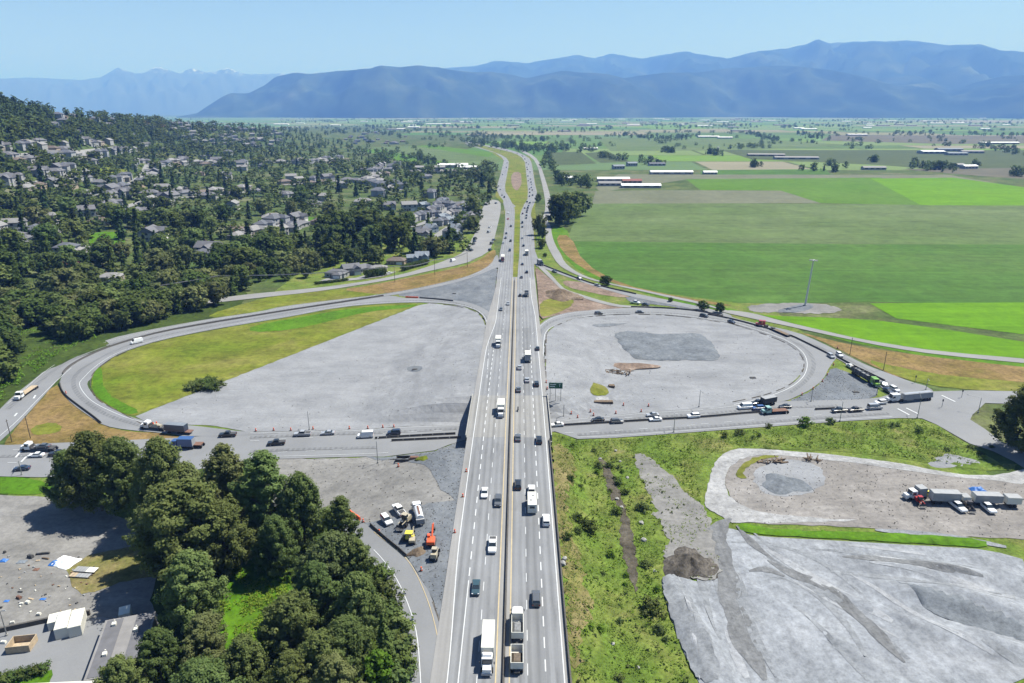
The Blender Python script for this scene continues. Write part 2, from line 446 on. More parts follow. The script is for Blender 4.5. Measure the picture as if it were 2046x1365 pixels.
# ------------------------------------------------------------------ near plain between the hill and the fields
sheet('verge_ground', 'verge', [(-150, 70), (150, 70), (150, 640), (-150, 640)], -.08, grid=3.2, world=True, zf=lambda x, y: -.55 if (HR - 1 < x - hx(y) < HR + 15 and y < 245) or (HL - 3 < x - hx(y) < HR + 3) else 0.0)
SOFT = ('gravel_area', 'grass_verge', 'grass_area', 'dirt_patch', 'wood_ground', 'yard_ground', 'lawn_patch', 'haul_yard', 'dirt_road', 'wet_patch')
def S_(n, m, txt, lift, sm=1, **k):
    p = smooth(path(txt), sm, True) if sm else path(txt)
    if lift < 0: lift *= .3
    if n in SOFT and 'jag' not in k and min(q[1] for q in p) > 545: k['jag'] = .45; k['maxlen'] = 2.5
    return sheet(n, m, p, lift, **k)
# fields on the right
S_('field', 'field_green', '_ 1135,481 1300,483 1700,486 2120,487 2120,612 1740,603 1600,606 1480,606 1330,586 1230,565 1175,540 1150,515', -.10, 0)
S_('field', 'field_muted', '_ 1183,405 1500,407 2120,409 2120,489 1700,488 1300,484 1134,482 1142,455 1160,425', -.05, 0)
S_('field', 'field_fallow', '_ 1190,382 1300,380 1560,381 1640,406 1183,407', -.02, 0)
S_('field', 'field_mid', '_ 1370,358 1760,355 1860,410 1640,406 1560,381 1400,380', -.04, 0)
S_('field', 'field_lime', '_ 1740,357 1905,355 2030,372 2120,385 2120,411 1840,410', 0.0, 0)
S_('field', 'field_fallow', '_ 1235,348 1900,350 2000,368 1905,356 1740,357 1370,359 1200,384 1190,375', -.06, 0)
S_('field', 'field_green', '_ 1400,340 1650,338 1660,349 1400,349', .02, 0)
S_('field', 'field_olive', '_ 1100,305 1160,303 1192,327 1104,331', 0, 0)
S_('field', 'field_olive', '_ 1168,306 1215,303 1260,323 1200,326', 0, 0)
S_('field', 'field_muted', '_ 1195,276 1520,278 1700,290 1500,300 1220,302', .15, 0)
S_('field', 'field_brown', '_ 1660,270 2120,272 2120,286 1900,288 1640,281', .2, 0)
S_('field', 'field_olive', '_ 1440,300 2120,300 2120,345 1960,345 1760,330 1500,318', .05, 0)
S_('field', 'field_brown', '_ 1800,338 2120,335 2120,362 1960,352', .1, 0)
S_('field', 'field_mid', '_ 720,300 860,290 985,305 960,330 800,322', .2, 0)
S_('field', 'field_muted', '_ 735,295 830,292 1000,318 985,334 880,322', .3, 0)
# lime fields and verges right of the interchange
S_('field', 'field_lime', '_ 1738,606 2120,604 2120,685 2046,668 1900,650 1790,636', .0, 0)
S_('field', 'field_lime', '_ 1515,628 1560,632 1640,634 1750,640 1900,660 2120,695 2120,722 1900,705 1740,682 1620,655', .05, 0)
S_('grass_verge', 'lawn_bright', '_ 1540,636 1740,672 1900,700 2120,724 2120,742 1900,722 1700,684 1560,645', -.05, 0)
S_('grass_verge', 'dry_grass', '_ 1585,660 1700,690 1850,712 2120,742 2120,785 1905,778 1800,757 1720,720 1640,680', .0)
S_('grass_verge', 'lawn', '_ 1720,715 1800,735 1900,752 2120,770 2120,785 1905,778 1800,757', .04)
S_('dirt_patch', 'gravel_tan', '_ 1485,612 1560,605 1640,606 1690,618 1650,628 1560,624 1510,626', .05, 1, jag=2.2, maxlen=3)
# verge between the frontage road and the big field
S_('grass_verge', 'dry_grass', '_ 1110,470 1140,470 1165,525 1240,568 1350,592 1470,610 1440,612 1330,590 1230,570 1160,535 1120,500', .05)
S_('grass_verge', 'lawn_bright', '_ 1098,455 1132,452 1140,490 1165,530 1240,575 1350,597 1460,616 1500,628 1420,618 1300,590 1190,560 1140,530 1110,490', -.02)
# right loop, gore and works
S_('gravel_area', 'gravel', 'C 575,1450 575,760 600,690 700,640 820,605 960,585 1250,570 1600,580 2028,645 | D 0,498 170,515 400,585 560,645 650,720 675,790 650,865 560,940 400,1000 200,1040 0,1090 | G 2046,262 1600,290 1250,325 1000,345 800,375', .0, 1, grid=3.2)
S_('gravel_area', 'gravel_dark', 'D 830,800 940,840 1065,905 1125,945 1115,990 1000,1015 540,1025 640,985 720,940 790,870', .05)
S_('dirt_patch', 'pink_dirt', 'C 500,200 560,250 680,350 740,400 840,430 1080,500 1230,530 1000,545 780,560 640,590 540,620 530,480 520,330', .0, 1, grid=3.2)
S_('dirt_patch', 'pink_dirt', 'C 700,310 900,330 1200,410 1250,450 1100,440 900,400 760,370', .05)
S_('gravel_area', 'gravel_dark', 'C 1190,430 1500,470 1800,535 1700,540 1450,500 1250,490', .05)
S_('grass_verge', 'lawn', 'C 545,480 640,450 740,400 790,420 810,500 700,560 560,605 535,560', .06, 1, grid=3.2)
pz = lambda x, y: .5 + .25 * fbm(x, y, .05, 3)
S_('gravel_pile', 'gravel_pile', 'C 1115,735 1180,712 1330,712 1450,738 1650,728 1800,725 1880,800 1930,870 1945,925 1880,940 1600,936 1320,940 1230,885 1160,800', .1, 1, grid=3.0, zf=pz, jag=1.0, maxlen=3)
S_('gravel_pile', 'gravel_dark', 'C 1190,650 1250,640 1120,670 1000,680 930,660 1050,650', .09, 1)
# left loop
S_('grass_area', 'lawn', 'B 1000,1290 880,1230 760,1160 715,1090 705,1010 745,930 880,835 1020,775 1250,705 1640,625 2028,560 | A 0,575 300,525 700,447 1100,415 1310,415 | _ 830,612 278,829', .0, 1)
S_('grass_area', 'lawn_bright', 'B 735,920 790,900 800,1040 850,1130 960,1190 1100,1260 1000,1290 860,1215 740,1130 715,1050', .05)
S_('grass_area', 'lawn_bright', 'A 0,590 400,520 800,450 1310,418 1260,445 900,480 600,560 300,625 0,640', .05)
S_('gravel_area', 'gravel', '_ 278,829 834,611 | A 1400,412 1650,437 1780,488 1830,560 1845,700 1815,900 1785,1165 1700,1365 | F 1690,392 1300,398 1000,418 700,436 0,447 | E 1700,400 1180,372 1060,325', .05, 0, grid=3.2)
S_('gravel_area', 'gravel_dark', 'A 1110,352 1300,318 1560,262 1760,200 1900,135 1935,150 1920,350 1890,510 1830,455 1700,402 1500,383 1310,372', .0, 1, grid=3.2)
# verges along the left ramps
S_('grass_verge', 'dry_grass', 'A 700,305 900,280 1150,230 1400,180 1650,130 1800,70 1880,0 1920,0 1900,100 1760,178 1560,242 1290,297 1030,342 900,335', .0)
S_('grass_verge', 'lawn', 'A 0,400 250,345 600,310 900,300 1040,340 640,388 240,438 0,483 | B 1700,530 1600,510', -.03)
S_('grass_verge', 'dry_grass', 'E 440,60 480,110 520,175 640,265 750,345 830,405 1000,440 1300,460 1480,490 1000,510 500,530 60,552 20,545 130,405 300,215', -.02)
S_('grass_verge', 'lawn', 'E 230,410 430,360 500,420 420,460 260,470', .03)
S_('grass_verge', 'lawn_bright', 'E -60,800 200,800 400,850 420,890 300,940 100,935 -60,920', .03)
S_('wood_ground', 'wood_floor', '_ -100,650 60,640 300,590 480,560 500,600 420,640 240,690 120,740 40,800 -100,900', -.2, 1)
S_('grass_verge', 'lawn_bright', 'B 0,640 200,620 500,680 700,640 760,690 540,780 380,890 200,1020 0,1180', -.1)
# lower left: works gravel, woods floor, yards
S_('gravel_area', 'gravel_tan', '_ 560,915 | F 460,655 900,645 1050,645 1450,595 1560,550 1725,500 | _ 935,900 | J 1560,0 1500,500 1450,880 1415,905 1340,700 1270,590 1170,420 1000,270 850,160 600,60 300,100 100,0 | _ 520,960', .0, 0, grid=3.2)
S_('gravel_area', 'gravel_dark', 'J 800,180 900,160 1100,120 1330,20 1560,0 1500,500 1450,880 1415,905 1340,700 1270,590 1170,420 1000,280', .07, 0, grid=3.2)
S_('gravel_area', 'gravel_dark', 'F 900,640 1050,647 1450,597 1560,552 1725,505 1690,800 1640,1000 1500,900 1400,720 1150,660', .07, 0, grid=3.2)
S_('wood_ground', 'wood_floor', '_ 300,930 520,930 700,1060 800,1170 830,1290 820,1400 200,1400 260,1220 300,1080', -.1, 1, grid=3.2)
S_('grass_area', 'lawn_bright', '_ 470,1080 520,1110 570,1140 590,1200 580,1260 520,1330 440,1340 440,1260 450,1190', .05, 1, grid=3.2, jag=1.2, maxlen=2)
S_('yard_ground', 'gravel_tan', '_ -120,985 150,995 260,1040 330,1080 300,1200 320,1250 -120,1420', -.02, 0)
S_('grass_area', 'verge_dry', '_ 130,1120 320,1080 330,1150 250,1160 200,1180 150,1190', .05)
S_('paved_yard', 'asphalt_ramp', 'Y -60,430 280,360 620,280 1300,210 1500,260 1900,260 1900,1000 600,1060 640,900 160,1010 -60,1060', .08, 0)
S_('grass_area', 'lawn_bright', 'Y -60,1030 160,1010 400,960 650,890 670,960 600,1120 -60,1120', .14, 0)
vz = lambda x, y: .28 * (1 + fbm(x, y, .35, 4)) * sst((x - hx(y) - HR - 1.0) / 3) * sst((crossY(x) - 13.5 - y) / 5)
# right: slope, ditch meadow, haul roads, yard
S_('grass_verge', 'verge', 'G 790,450 830,445 1000,505 1300,495 2046,440 | H 0,520 400,490 900,455 1250,435 1400,435 1500,475 1700,600 1900,720 2000,720 1980,760 1800,760 1500,725 1300,690 900,640 500,625 200,620 90,660 30,800 10,980 110,1070 | L 380,85 340,110 250,150 200,250 90,260 60,430 130,700 200,900 240,1001 | _ 1395,1400 1120,1400 | K 1205,1365 1140,900 1080,0', .0, 0, grid=2.2,
   zf=vz)
S_('grass_verge', 'verge_dry', 'K 1085,0 1120,300 1160,700 1200,1000 1225,1365 1260,1365 1270,1150 1260,1000 1330,880 1380,760 1300,640 1290,480 1220,320 1180,120 1150,0 | G 990,760 960,640 900,560 800,520', .07, 1, grid=2.2, jag=1.6, maxlen=1.2, zf=vz, edge0=False)
S_('ditch', 'ditch', 'G 1150,640 1200,660 1270,760 1320,900 1360,1010 1380,1100 | K 1600,40 1660,250 1700,480 1690,720 1640,600 1590,420 1560,280 1580,120 1530,0 | G 1270,1000 1230,880 1200,760', .08, 1, jag=.7, maxlen=1.5, grid=2.2, zf=vz, edge0=False)
S_('gravel_area', 'gravel_tan', 'G 1440,610 1560,640 1700,760 1850,920 2000,1060 2060,1160 | L 330,110 330,180 370,330 390,420 300,450 220,430 90,330 60,260 110,250 60,140 0,60 | G 1640,1100 1540,900 1460,720', .06, 1, jag=1.0, maxlen=1.5, grid=2.2, zf=vz, edge0=False)
S_('dirt_road', 'haul_road', 'H 2100,860 1800,820 1500,790 1200,750 900,705 600,675 420,662 300,672 200,720 150,800 160,900 250,980 400,1030 700,1060 1100,1080 | L 460,130 400,95 380,80 340,60 | H 40,1000 20,960 50,840 80,720 160,640 260,620 420,628 700,650 1000,680 1300,720 1500,765 1700,790 1900,790 2100,740', .1, 1)
S_('haul_yard', 'haul_dirt', 'H 2100,855 1800,815 1500,785 1200,748 900,703 600,672 420,658 300,668 200,720 150,800 165,900 270,990 | L 390,70 500,120 700,130 1200,150 1500,190 1850,205 2100,215 | _ 2120,1075 2120,970', .04, 1)
S_('gravel_area', 'gravel', 'H 330,760 480,700 620,690 760,740 800,830 720,900 560,930 420,920 340,850', .08, 1, jag=.8, maxlen=3)
S_('grass_verge', 'lawn_bright', 'L 500,125 540,130 700,165 1200,175 1500,190 1840,215 1845,265 1600,245 1250,225 1000,212 700,195 520,180 470,150', .16, 1, jag=.3, maxlen=2, grid=3, zf=lambda x, y: .35 + .25 * fbm(x, y, .5, 3))
S_('grass_verge', 'lawn', 'H 230,760 300,690 420,662 520,672 380,690 300,740 260,770 300,810 270,815 220,800', .14, 1)

# relief of the gravel yard: a long heap on its near edge, low heaps and berms
def bumpz(x, y, pts):
    z = 0.0
    for (cx, cy_, ax, ay, rz, h) in pts:
        dx, dy = x - cx, y - cy_; c, s_ = math.cos(rz), math.sin(rz); u, v = (dx * c + dy * s_) / ax, (-dx * s_ + dy * c) / ay
        r = math.hypot(u, v)
        if r < 1: z = max(z, h * (1 - r) * (1 + .25 * math.sin(u * 9 + v * 5)))
    return z
def heap(p, ax, ay, rz, h): q = at(*p); return (q.x, q.y, ax, ay, rz, h)
yard = [heap(px('L', 250, 720), 5.5, 26, rad(5), 2.2), heap(px('L', 1750, 560), 26, 6, rad(-16), 2.2), heap(px('L', 1600, 390), 24, 4, rad(-8), 1.6),
        heap(px('L', 1480, 520), 9, 4, rad(-10), 1.8), heap(px('L', 1900, 800), 18, 5, rad(-25), 1.6), heap(px('L', 1350, 640), 22, 2.2, rad(-38), .8), heap(px('L', 1000, 760), 30, 2, rad(-55), .6)]
yz = lambda x, y: bumpz(x, y, yard) + .05 * (1 + fbm(x, y, .3, 4))
gy_ = S_('gravel_yard', 'yard_gravel', 'L 470,160 530,190 700,205 1000,220 1250,235 1600,255 1850,270 2100,340 | _ 2120,1400 1405,1400 | L 270,1001 190,860 120,680 60,480 60,430 100,400 160,400 220,440 300,450 390,420 380,350 360,220 400,150', .06, 1, grid=1.6, zf=yz)
S_('gravel_pile', 'yard_track', 'L 62,440 100,412 150,425 230,560 310,760 400,1010 275,1010 190,860 120,680 65,490', .13, 1, grid=1.6, zf=yz, jag=.5, maxlen=1.5, edge0=False)
def tracks():
    """wheel tracks worn into the gravel yard: families of thin ribbons"""
    r = random.Random(6)
    fams = [('L 430,110 375,200 385,300 425,430 455,600 520,800 620,1001', 9, 2.6, 'yard_track'), ('L 430,110 380,220 420,420 500,600 620,820 760,1001', 5, 4.0, 'yard_track'), ('L 470,190 620,320 780,410 1000,520 1200,700 1400,900 1500,1001', 9, 3.2, 'yard_track'), ('L 560,400 700,390 860,470 1000,600 1150,780 1250,1001', 10, 3.2, 'yard_track'),
            ('L 600,280 900,300 1200,340 1500,375 1800,420 2050,480', 9, 4.5, 'yard_track'), ('L 1000,300 1400,340 1900,440', 7, 6.0, 'yard_light'), ('L 700,240 1000,420 1400,640 1900,900', 12, 9.0, 'yard_light'), ('L 300,500 420,700 520,1001', 7, 5.0, 'yard_light'), ('L 700,600 900,700 1100,1001', 8, 8.0, 'yard_light'), ('L 1500,700 1800,860 2050,980', 8, 7.0, 'yard_track'), ('L 1250,450 1600,480 2050,600', 7, 4.0, 'yard_light')]
    for txt, n, sp, mt in fams:
        for k in range((n + 3) // 4):
            d = r.gauss(0, sp * 1.2); P = resample(wp0(txt), 1.6); a_ = int(len(P) * r.uniform(0, .55)); z_ = a_ + int(len(P) * r.uniform(.25, .8)); P = P[a_:z_]
            if len(P) < 4: continue
            r_f = r.uniform(.05, .14); ph, am = r.uniform(0, 6), r.uniform(.3, 2.2); w = r.uniform(.8, 3.0); V, Fc = [], []
            for i, p in enumerate(P):
                q0, q1 = P[max(0, i - 1)], P[min(len(P) - 1, i + 1)]; t = (q1 - q0).normalized(); nn = Vector((-t.y, t.x, 0)); c = p + nn * (d + am * math.sin(i * r_f + ph)); ww = w * math.sin(math.pi * (i + .3) / len(P)) ** .4 * .5
                for s_ in (1, -1): q = c + nn * ww * s_; V.append((q.x, q.y, E(q.x, q.y) + yz(q.x, q.y) + .105 + .002 * (k % 9)))
                if i: j = 2 * i; Fc.append((j - 2, j, j + 1, j - 1))
            o = mesh_obj('wheel_track', V, Fc, mt, gy_)
def haul_tracks():
    r = random.Random(9)
    for txt, w, mt in (('L 440,100 385,130 360,200 380,300 425,430 455,600 520,800 640,1010', 5.2, 'haul_track'), ('L 640,330 760,400 920,450 1060,560 1200,690 1400,900', 3.2, 'haul_track'), ('L 540,390 640,375 740,420', 3.4, 'haul_track'), ('L 470,140 520,200 620,290 700,350', 2.4, 'haul_track'), ('L 1050,310 1300,330 1600,385 1850,440', 3.0, 'haul_track'), ('L 150,430 200,560 230,760 270,1001', 1.0, 'yard_light'), ('L 470,420 520,640 640,880 700,1001', 2.2, 'yard_track')):
        P = resample(wp0(txt), 1.5); V, Fc = [], []
        for i, p in enumerate(P):
            q0, q1 = P[max(0, i - 1)], P[min(len(P) - 1, i + 1)]; t = (q1 - q0).normalized(); nn = Vector((-t.y, t.x, 0)); e = min(1, (i + 1) / 6, (len(P) - i) / 6)
            for k_ in range(5): q = p + nn * w * .5 * e * (1 - k_ / 2) * (1 + .15 * math.sin(i * .7 + k_) + r.uniform(-.08, .08)); V.append((q.x, q.y, E(q.x, q.y) + yz(q.x, q.y) + .135))
            if i:
                for k_ in range(4): j = 5 * i + k_; Fc.append((j - 5, j, j + 1, j - 4))
        mesh_obj('wheel_track', V, Fc, mt, gy_)
def wp0(txt): return [at(*p) for p in smooth(path(txt), 2)]
S_('gravel_pile', 'gravel_pile', 'L 1300,440 1420,470 1560,500 1800,590 2100,690 2100,810 1900,740 1700,690 1500,600 1420,520', .24, 2, grid=1.6, zf=yz, jag=.6, maxlen=1.5)

YARD_TRACKS = True
# ------------------------------------------------------------------ roads
def road(txt, mat='asphalt_ramp', name='road', lift=.12, sm=1, grid=3.2): return S_(name, mat, txt, lift, sm, grid=grid)
# left ramps: outer ramp to the highway, inner loop
on_outer = 'B -60,1300 110,1130 280,1000 400,890 560,790 760,715 980,660 1250,605 1640,535 2028,480 | A 240,440 640,390 1030,345 1290,300 1560,245 1760,180 1880,110 1910,40 1935,40'
on_inner = 'A 1940,140 1920,135 1760,205 1560,265 1300,320 1110,352 1000,366 640,421 240,481 0,521 | B 1640,571 1250,641 980,716 800,776 640,850 520,920 475,985 | E 300,214 130,402 0,522 -80,600'
road(on_outer + ' | ' + on_inner, name='ramp')
loop_o = 'A 1935,760 1930,650 1920,570 1890,510 1830,458 1700,404 1500,384 1310,374 1200,376 1110,354 1000,368 640,423 240,483 0,523 | B 1640,573 1250,643 980,718 800,778 640,852 530,922 477,987 465,1050 490,1120 560,1200 700,1300 | E 820,400 1000,432 1280,455 1480,488'
loop_i = 'F 300,460 0,452 | E 1500,395 1180,372 1000,322 880,262 760,182 700,112 682,60 | B 715,1000 745,930 880,832 1020,772 1250,702 1640,622 2028,557 | A 300,522 700,443 1100,412 1400,407 1650,432 1790,482 1840,560 1850,700 1830,860 1800,1100'
road(loop_o + ' | ' + loop_i, name='ramp', lift=.15)
# road under the bridge, left and right
road('E -60,545 60,550 500,531 1000,511 1480,488 | F 0,450 700,438 1000,419 1300,399 1690,392 | G 480,395 800,370 1000,337 1250,318 1600,282 2046,255 | H 0,378 250,335 560,322 1000,312 1130,300 1230,270 1450,262 1700,255 2100,262 | H 2100,345 1800,335 1720,410 1705,440 1800,500 1900,580 2100,640 2100,780 1980,705 1850,640 1700,590 1560,510 1490,470 1400,432 1250,430 900,450 400,486 0,516 | G 1300,492 1000,502 820,442 700,470 | F 1720,500 1560,548 1450,592 1050,642 900,640 460,652 0,665 | E 1300,790 300,803 -60,795', 'asphalt_ramp', lift=.10, sm=0)
# right loop and ramps
road('C 470,760 478,735 560,640 640,594 780,560 960,545 1250,526 1560,536 1800,560 2028,611 | D 0,466 170,496 360,546 560,601 700,671 805,722 | H 900,0 | D 815,800 775,885 700,945 620,985 540,1020 | H 400,345 0,378 | D 0,1082 200,1032 400,992 560,932 640,862 667,790 642,718 560,648 400,588 170,518 0,500 | C 2028,648 1600,583 1250,573 960,589 800,613 680,650 595,700 575,770 570,1000 480,1000', name='ramp', lift=.15)
road('C 470,0 510,100 535,172 640,220 800,280 900,318 1000,350 1200,400 1500,460 1800,520 2028,580 | D 200,492 360,530 600,580 760,648 900,718 1060,798 1200,848 1330,898 1450,930 1500,1000 1250,1000 1190,960 1080,895 950,800 820,725 700,668 560,598 360,543 170,493 0,463 | C 1800,548 1500,492 1250,442 1000,372 800,302 640,247 560,215 500,200 470,100', name='ramp', lift=.13)
road('C 520,200 560,205 620,260 700,350 740,385 830,415 1060,485 1200,512 1500,520 1500,532 1200,528 1050,505 830,436 720,398 640,318 560,240', 'asphalt_pale', 'dirt_road', lift=.16)
road('O 560,388 660,440 700,500 740,620 770,720 790,800 785,900 | S 1290,300 1370,440 1390,600 1450,780 1540,920 | C 730,170 800,233 900,285 1010,320 1150,350 1300,380 1560,435 1780,480 | D 160,447 200,445 340,465 500,510 800,580 1000,625 1200,660 1500,705 2200,765 2200,795 1500,727 1200,682 900,622 560,547 300,492 130,455 | C 1950,545 1800,502 1560,452 1300,392 1110,352 900,302 760,242 680,190 620,90 585,10 | S 1280,700 1280,550 1250,420 1230,280 | O 735,880 740,800 720,680 700,600 680,520 640,450 540,398', 'asphalt_pale', lift=.2, grid=None)
# left frontage road and the wide street beside the houses
road('O 395,860 390,790 330,775 280,780 240,870 220,980 170,1080 110,1185 0,1238 | A 1300,160 1100,208 850,253 500,298 0,343 | B 1760,368 1160,438 600,505 430,523 70,568 -80,590 -80,640 60,602 240,582 430,552 560,546 1160,467 1760,402 2028,372 | A 500,327 800,282 1150,222 1400,162 1650,112 1780,65 | O 130,1262 280,1202 330,1130 360,1010', 'asphalt_pale', lift=.2, grid=None)
# highway beyond the merge, both carriageways
S_('grass_median', 'lawn', 'R 480,1100 520,900 620,560 640,400 300,180 0,90 0,60 560,170 1040,290 1180,330 1200,460 1240,700 1300,1000 1280,1100 | S 1100,150 1120,300 1100,560 1120,1000 1095,1370 450,1370 480,1100 560,650 590,300 560,60', .02, 0, grid=8)
S_('dirt_patch', 'pink_dirt', 'R 790,640 980,610 1000,800 980,900 900,1000 800,900', .06)
S_('highway', 'asphalt', 'S 448,1372 480,1100 500,900 555,650 590,400 592,200 560,50 | R 640,1180 560,1080 518,980 530,850 590,650 630,480 652,400 600,330 480,250 380,220 200,170 -100,80 -100,50 220,160 420,220 600,290 700,350 748,420 742,520 702,730 672,900 682,1000 742,1100 820,1240 890,1300 | S 745,120 757,200 752,400 737,800 722,1372', .10, 0, grid=None)
S_('highway', 'asphalt', 'S 798,1372 833,900 848,400 843,250 880,150 930,40 | R 1030,1280 1110,1150 1120,1000 1100,800 1080,600 1060,430 1000,340 900,280 800,240 560,180 300,120 -100,48 -100,25 300,98 640,158 900,228 1040,288 1150,358 1192,450 1232,680 1252,830 1292,1000 1302,1100 1190,1365 | S 1030,250 1065,400 1090,700 1115,1000 1085,1120 1095,1372', .10, 0, grid=None)

# highway proper: strip by offsets from the median barrier
Y0, Y1 = 74.0, 446.0
BR0, BR1 = 202.0, 237.0
def strip(name, mat, o0, o1, ya, yb, lift, step=4.0, parent=None):
    n = max(1, int(math.ceil((yb - ya) / step))); V, Fc = [], []
    for i in range(n + 1):
        Y = ya + (yb - ya) * i / n
        a = o0(Y) if callable(o0) else o0; b = o1(Y) if callable(o1) else o1
        V += [(hx(Y) + a, Y, zh(Y) + lift), (hx(Y) + b, Y, zh(Y) + lift)]
        if i: k = 2 * i; Fc.append((k - 2, k - 1, k + 1, k))
    return mesh_obj(name, V, Fc, mat, parent)
lef = lambda Y: -14.0 if Y < 330 else -14.0 + 2.2 * sst((Y - 330) / 110)
rig = lambda Y: 13.1 + .7 * sst((Y - 236) / 20)
hw = struct(strip('highway', 'asphalt', lef, rig, Y0, BR0, .20)); struct(strip('highway', 'asphalt', lef, rig, BR1, Y1 + 8, .20))
strip('new_lane', 'asphalt_new', 4.75, 8.25, Y0, BR0, .212, parent=hw); strip('new_lane', 'asphalt_new', 4.75, 8.25, BR1, 330, .212, parent=hw)
# bridge
br = empty('overpass_bridge', (hx(219), 219, 0)); tag(br, 'concrete highway overpass spanning the cross road', 'bridge')
def bpart(name, mat, mb): o = mb.build(name, mat, br); o.matrix_parent_inverse = br.matrix_world.inverted(); o.location = (-hx(219), -219, 0); return o
def hb(mb, o0, o1, ya, yb, za, zb):
    n = len(mb.v)
    for (Y, o, z) in ((ya, o0, za), (ya, o1, za), (yb, o1, za), (yb, o0, za), (ya, o0, zb), (ya, o1, zb), (yb, o1, zb), (yb, o0, zb)):
        mb.v.append((hx(Y) + o, Y, zh(Y) + z))
    for f in ((0, 3, 2, 1), (4, 5, 6, 7), (0, 1, 5, 4), (1, 2, 6, 5), (2, 3, 7, 6), (3, 0, 4, 7)): mb.f.append(tuple(n + i for i in f))
    return mb
deck = MB()
for k in range(7): hb(deck, -14.6, 13.9, BR0 + k * 5, BR0 + k * 5 + 5, -1.1, .215)
bpart('deck', 'concrete_deck', deck)
for s_ in (-14.55, 13.55):
    p_ = MB()
    for k in range(7): hb(p_, s_, s_ + .3, BR0 + k * 5, BR0 + k * 5 + 4.94, .22, 1.05)
    bpart('parapet', 'concrete', p_)
for (a, b) in ((BR0 - .6, BR0 + .9), (BR1 - .9, BR1 + .6)): bpart('abutment', 'concrete', hb(MB(), -14.6, 13.9, a, b, -7.5, -1.12))
for o_ in (-11, -6, -1.5, 3, 7.5, 12): bpart('girder', 'concrete_dark', hb(MB(), o_ - .4, o_ + .4, BR0 + 1, BR1 - 1, -2.2, -1.11))
for o_ in (-10, -3.5, 3, 10): q = MB().tube((hx(219) + o_, 219, -.2), (hx(219) + o_, 219, zh(219) - 2.2), .5, .5, 12); bpart('pier', 'concrete', q)

# painted lines
def hline(o, mat, ya, yb, w=.2):
    f = o if callable(o) else (lambda Y: o)
    return strip('lane_line', mat, lambda Y: f(Y) - w / 2, lambda Y: f(Y) + w / 2, ya, yb, .232, 6.0, hw)
leftedge = lambda Y: -12.0 + 1.3 * sst((150 - Y) / 50) + 2.9 * sst((Y - 290) / 60)
rightedge = lambda Y: 11.8 - 1.4 * sst((Y - 345) / 60)
strip('shoulder', 'shoulder', -1.4, 1.15, Y0, BR0, .214, parent=hw); strip('shoulder', 'shoulder', -1.4, 1.15, BR1, Y1, .214, parent=hw)
hline(-1.45, 'paint_yellow', Y0, Y1 + 6, .26); hline(1.2, 'paint_yellow', Y0, Y1 + 6, .26)
strip('shoulder', 'shoulder', lef, leftedge, Y0, BR0, .214, parent=hw); strip('shoulder', 'shoulder', lef, leftedge, BR1, Y1, .214, parent=hw); strip('shoulder', 'shoulder', rightedge, rig, Y0, BR0, .2145, parent=hw); strip('shoulder', 'shoulder', rightedge, rig, BR1, Y1, .2145, parent=hw)
hline(leftedge, 'paint_white', Y0, Y1 + 6, .2); hline(rightedge, 'paint_white', Y0, Y1 + 6, .22)
hline(-8.6, 'paint_white', Y0, 132, .2)
dash_me = MB(); dash_me.poly([(-.075, -1.5, 0), (.075, -1.5, 0), (.075, 1.5, 0), (-.075, 1.5, 0)]); dash_me = dash_me.mesh('lane_dash', 'paint_white')
dash_w = MB(); dash_w.poly([(-.12, -1.5, 0), (.12, -1.5, 0), (.12, 1.5, 0), (-.12, 1.5, 0)]); dash_w = dash_w.mesh('lane_dash', 'paint_white')
far_d = MB()
for (o, cyc, ya, yb, me_) in ((-5.05, 9.0, 76, 446, dash_me), (4.75, 9.0, 79, 446, dash_me), (-8.6, 6.0, 135, 300, dash_w), (8.25, 6.0, 77, 300, dash_w)):
    Y = ya; i = 0
    while Y < yb:
        sl = (zh(Y + 1.5) - zh(Y - 1.5)) / 3
        if Y < 300:
            d = bpy.data.objects.new('lane_dash', me_); link(d, hw); d.location = (hx(Y) + o, Y, zh(Y) + .236); d.rotation_euler = (math.atan(sl), 0, -.01)
        else:
            far_d.poly([(hx(Y) + o - .06, Y - 1.5, zh(Y - 1.5) + .236), (hx(Y) + o + .06, Y - 1.5, zh(Y - 1.5) + .236), (hx(Y) + o + .06, Y + 1.5, zh(Y + 1.5) + .236), (hx(Y) + o - .06, Y + 1.5, zh(Y + 1.5) + .236)])
        Y += cyc; i += 1
fd = far_d.build('lane_marking', 'paint_white', hw); fd['kind'] = 'stuff'

def wpath(txt, sm=2, lift=0.0):
    return [at(*p, dz=lift) for p in smooth(path(txt), sm)]
def offset_path(P, d):
    out = []
    for i in range(len(P)):
        a, b = P[max(0, i - 1)], P[min(len(P) - 1, i + 1)]
        t = Vector((b.x - a.x, b.y - a.y, 0)).normalized(); n = Vector((-t.y, t.x, 0))
        q = P[i] + n * d; out.append(Vector((q.x, q.y, E(q.x, q.y))))
    return out
def ribbon(name, mat, P, w, lift, parent=None):
    V, Fc = [], []
    for i in range(len(P)):
        a, b = P[max(0, i - 1)], P[min(len(P) - 1, i + 1)]
        t = Vector((b.x - a.x, b.y - a.y, 0)).normalized(); n = Vector((-t.y, t.x, 0)) * w / 2
        p = P[i] + n; q = P[i] - n
        V += [(p.x, p.y, E(p.x, p.y) + lift), (q.x, q.y, E(q.x, q.y) + lift)]
        if i: k = 2 * i; Fc.append((k - 2, k, k + 1, k - 1))
    return mesh_obj(name, V, Fc, mat, parent)
def resample(P, L):
    out = [P[0].copy()]; acc = 0.0
    for i in range(1, len(P)):
        a, b = P[i - 1], P[i]; d = (b - a).length
        while acc + d >= L:
            q = (L - acc) / d; a = a.lerp(b, q); out.append(a.copy()); d = (b - a).length; acc = 0.0
        acc += d
    return out
tracks(); haul_tracks()
rp = hw   # lines of the ramps hang on the road system's first piece
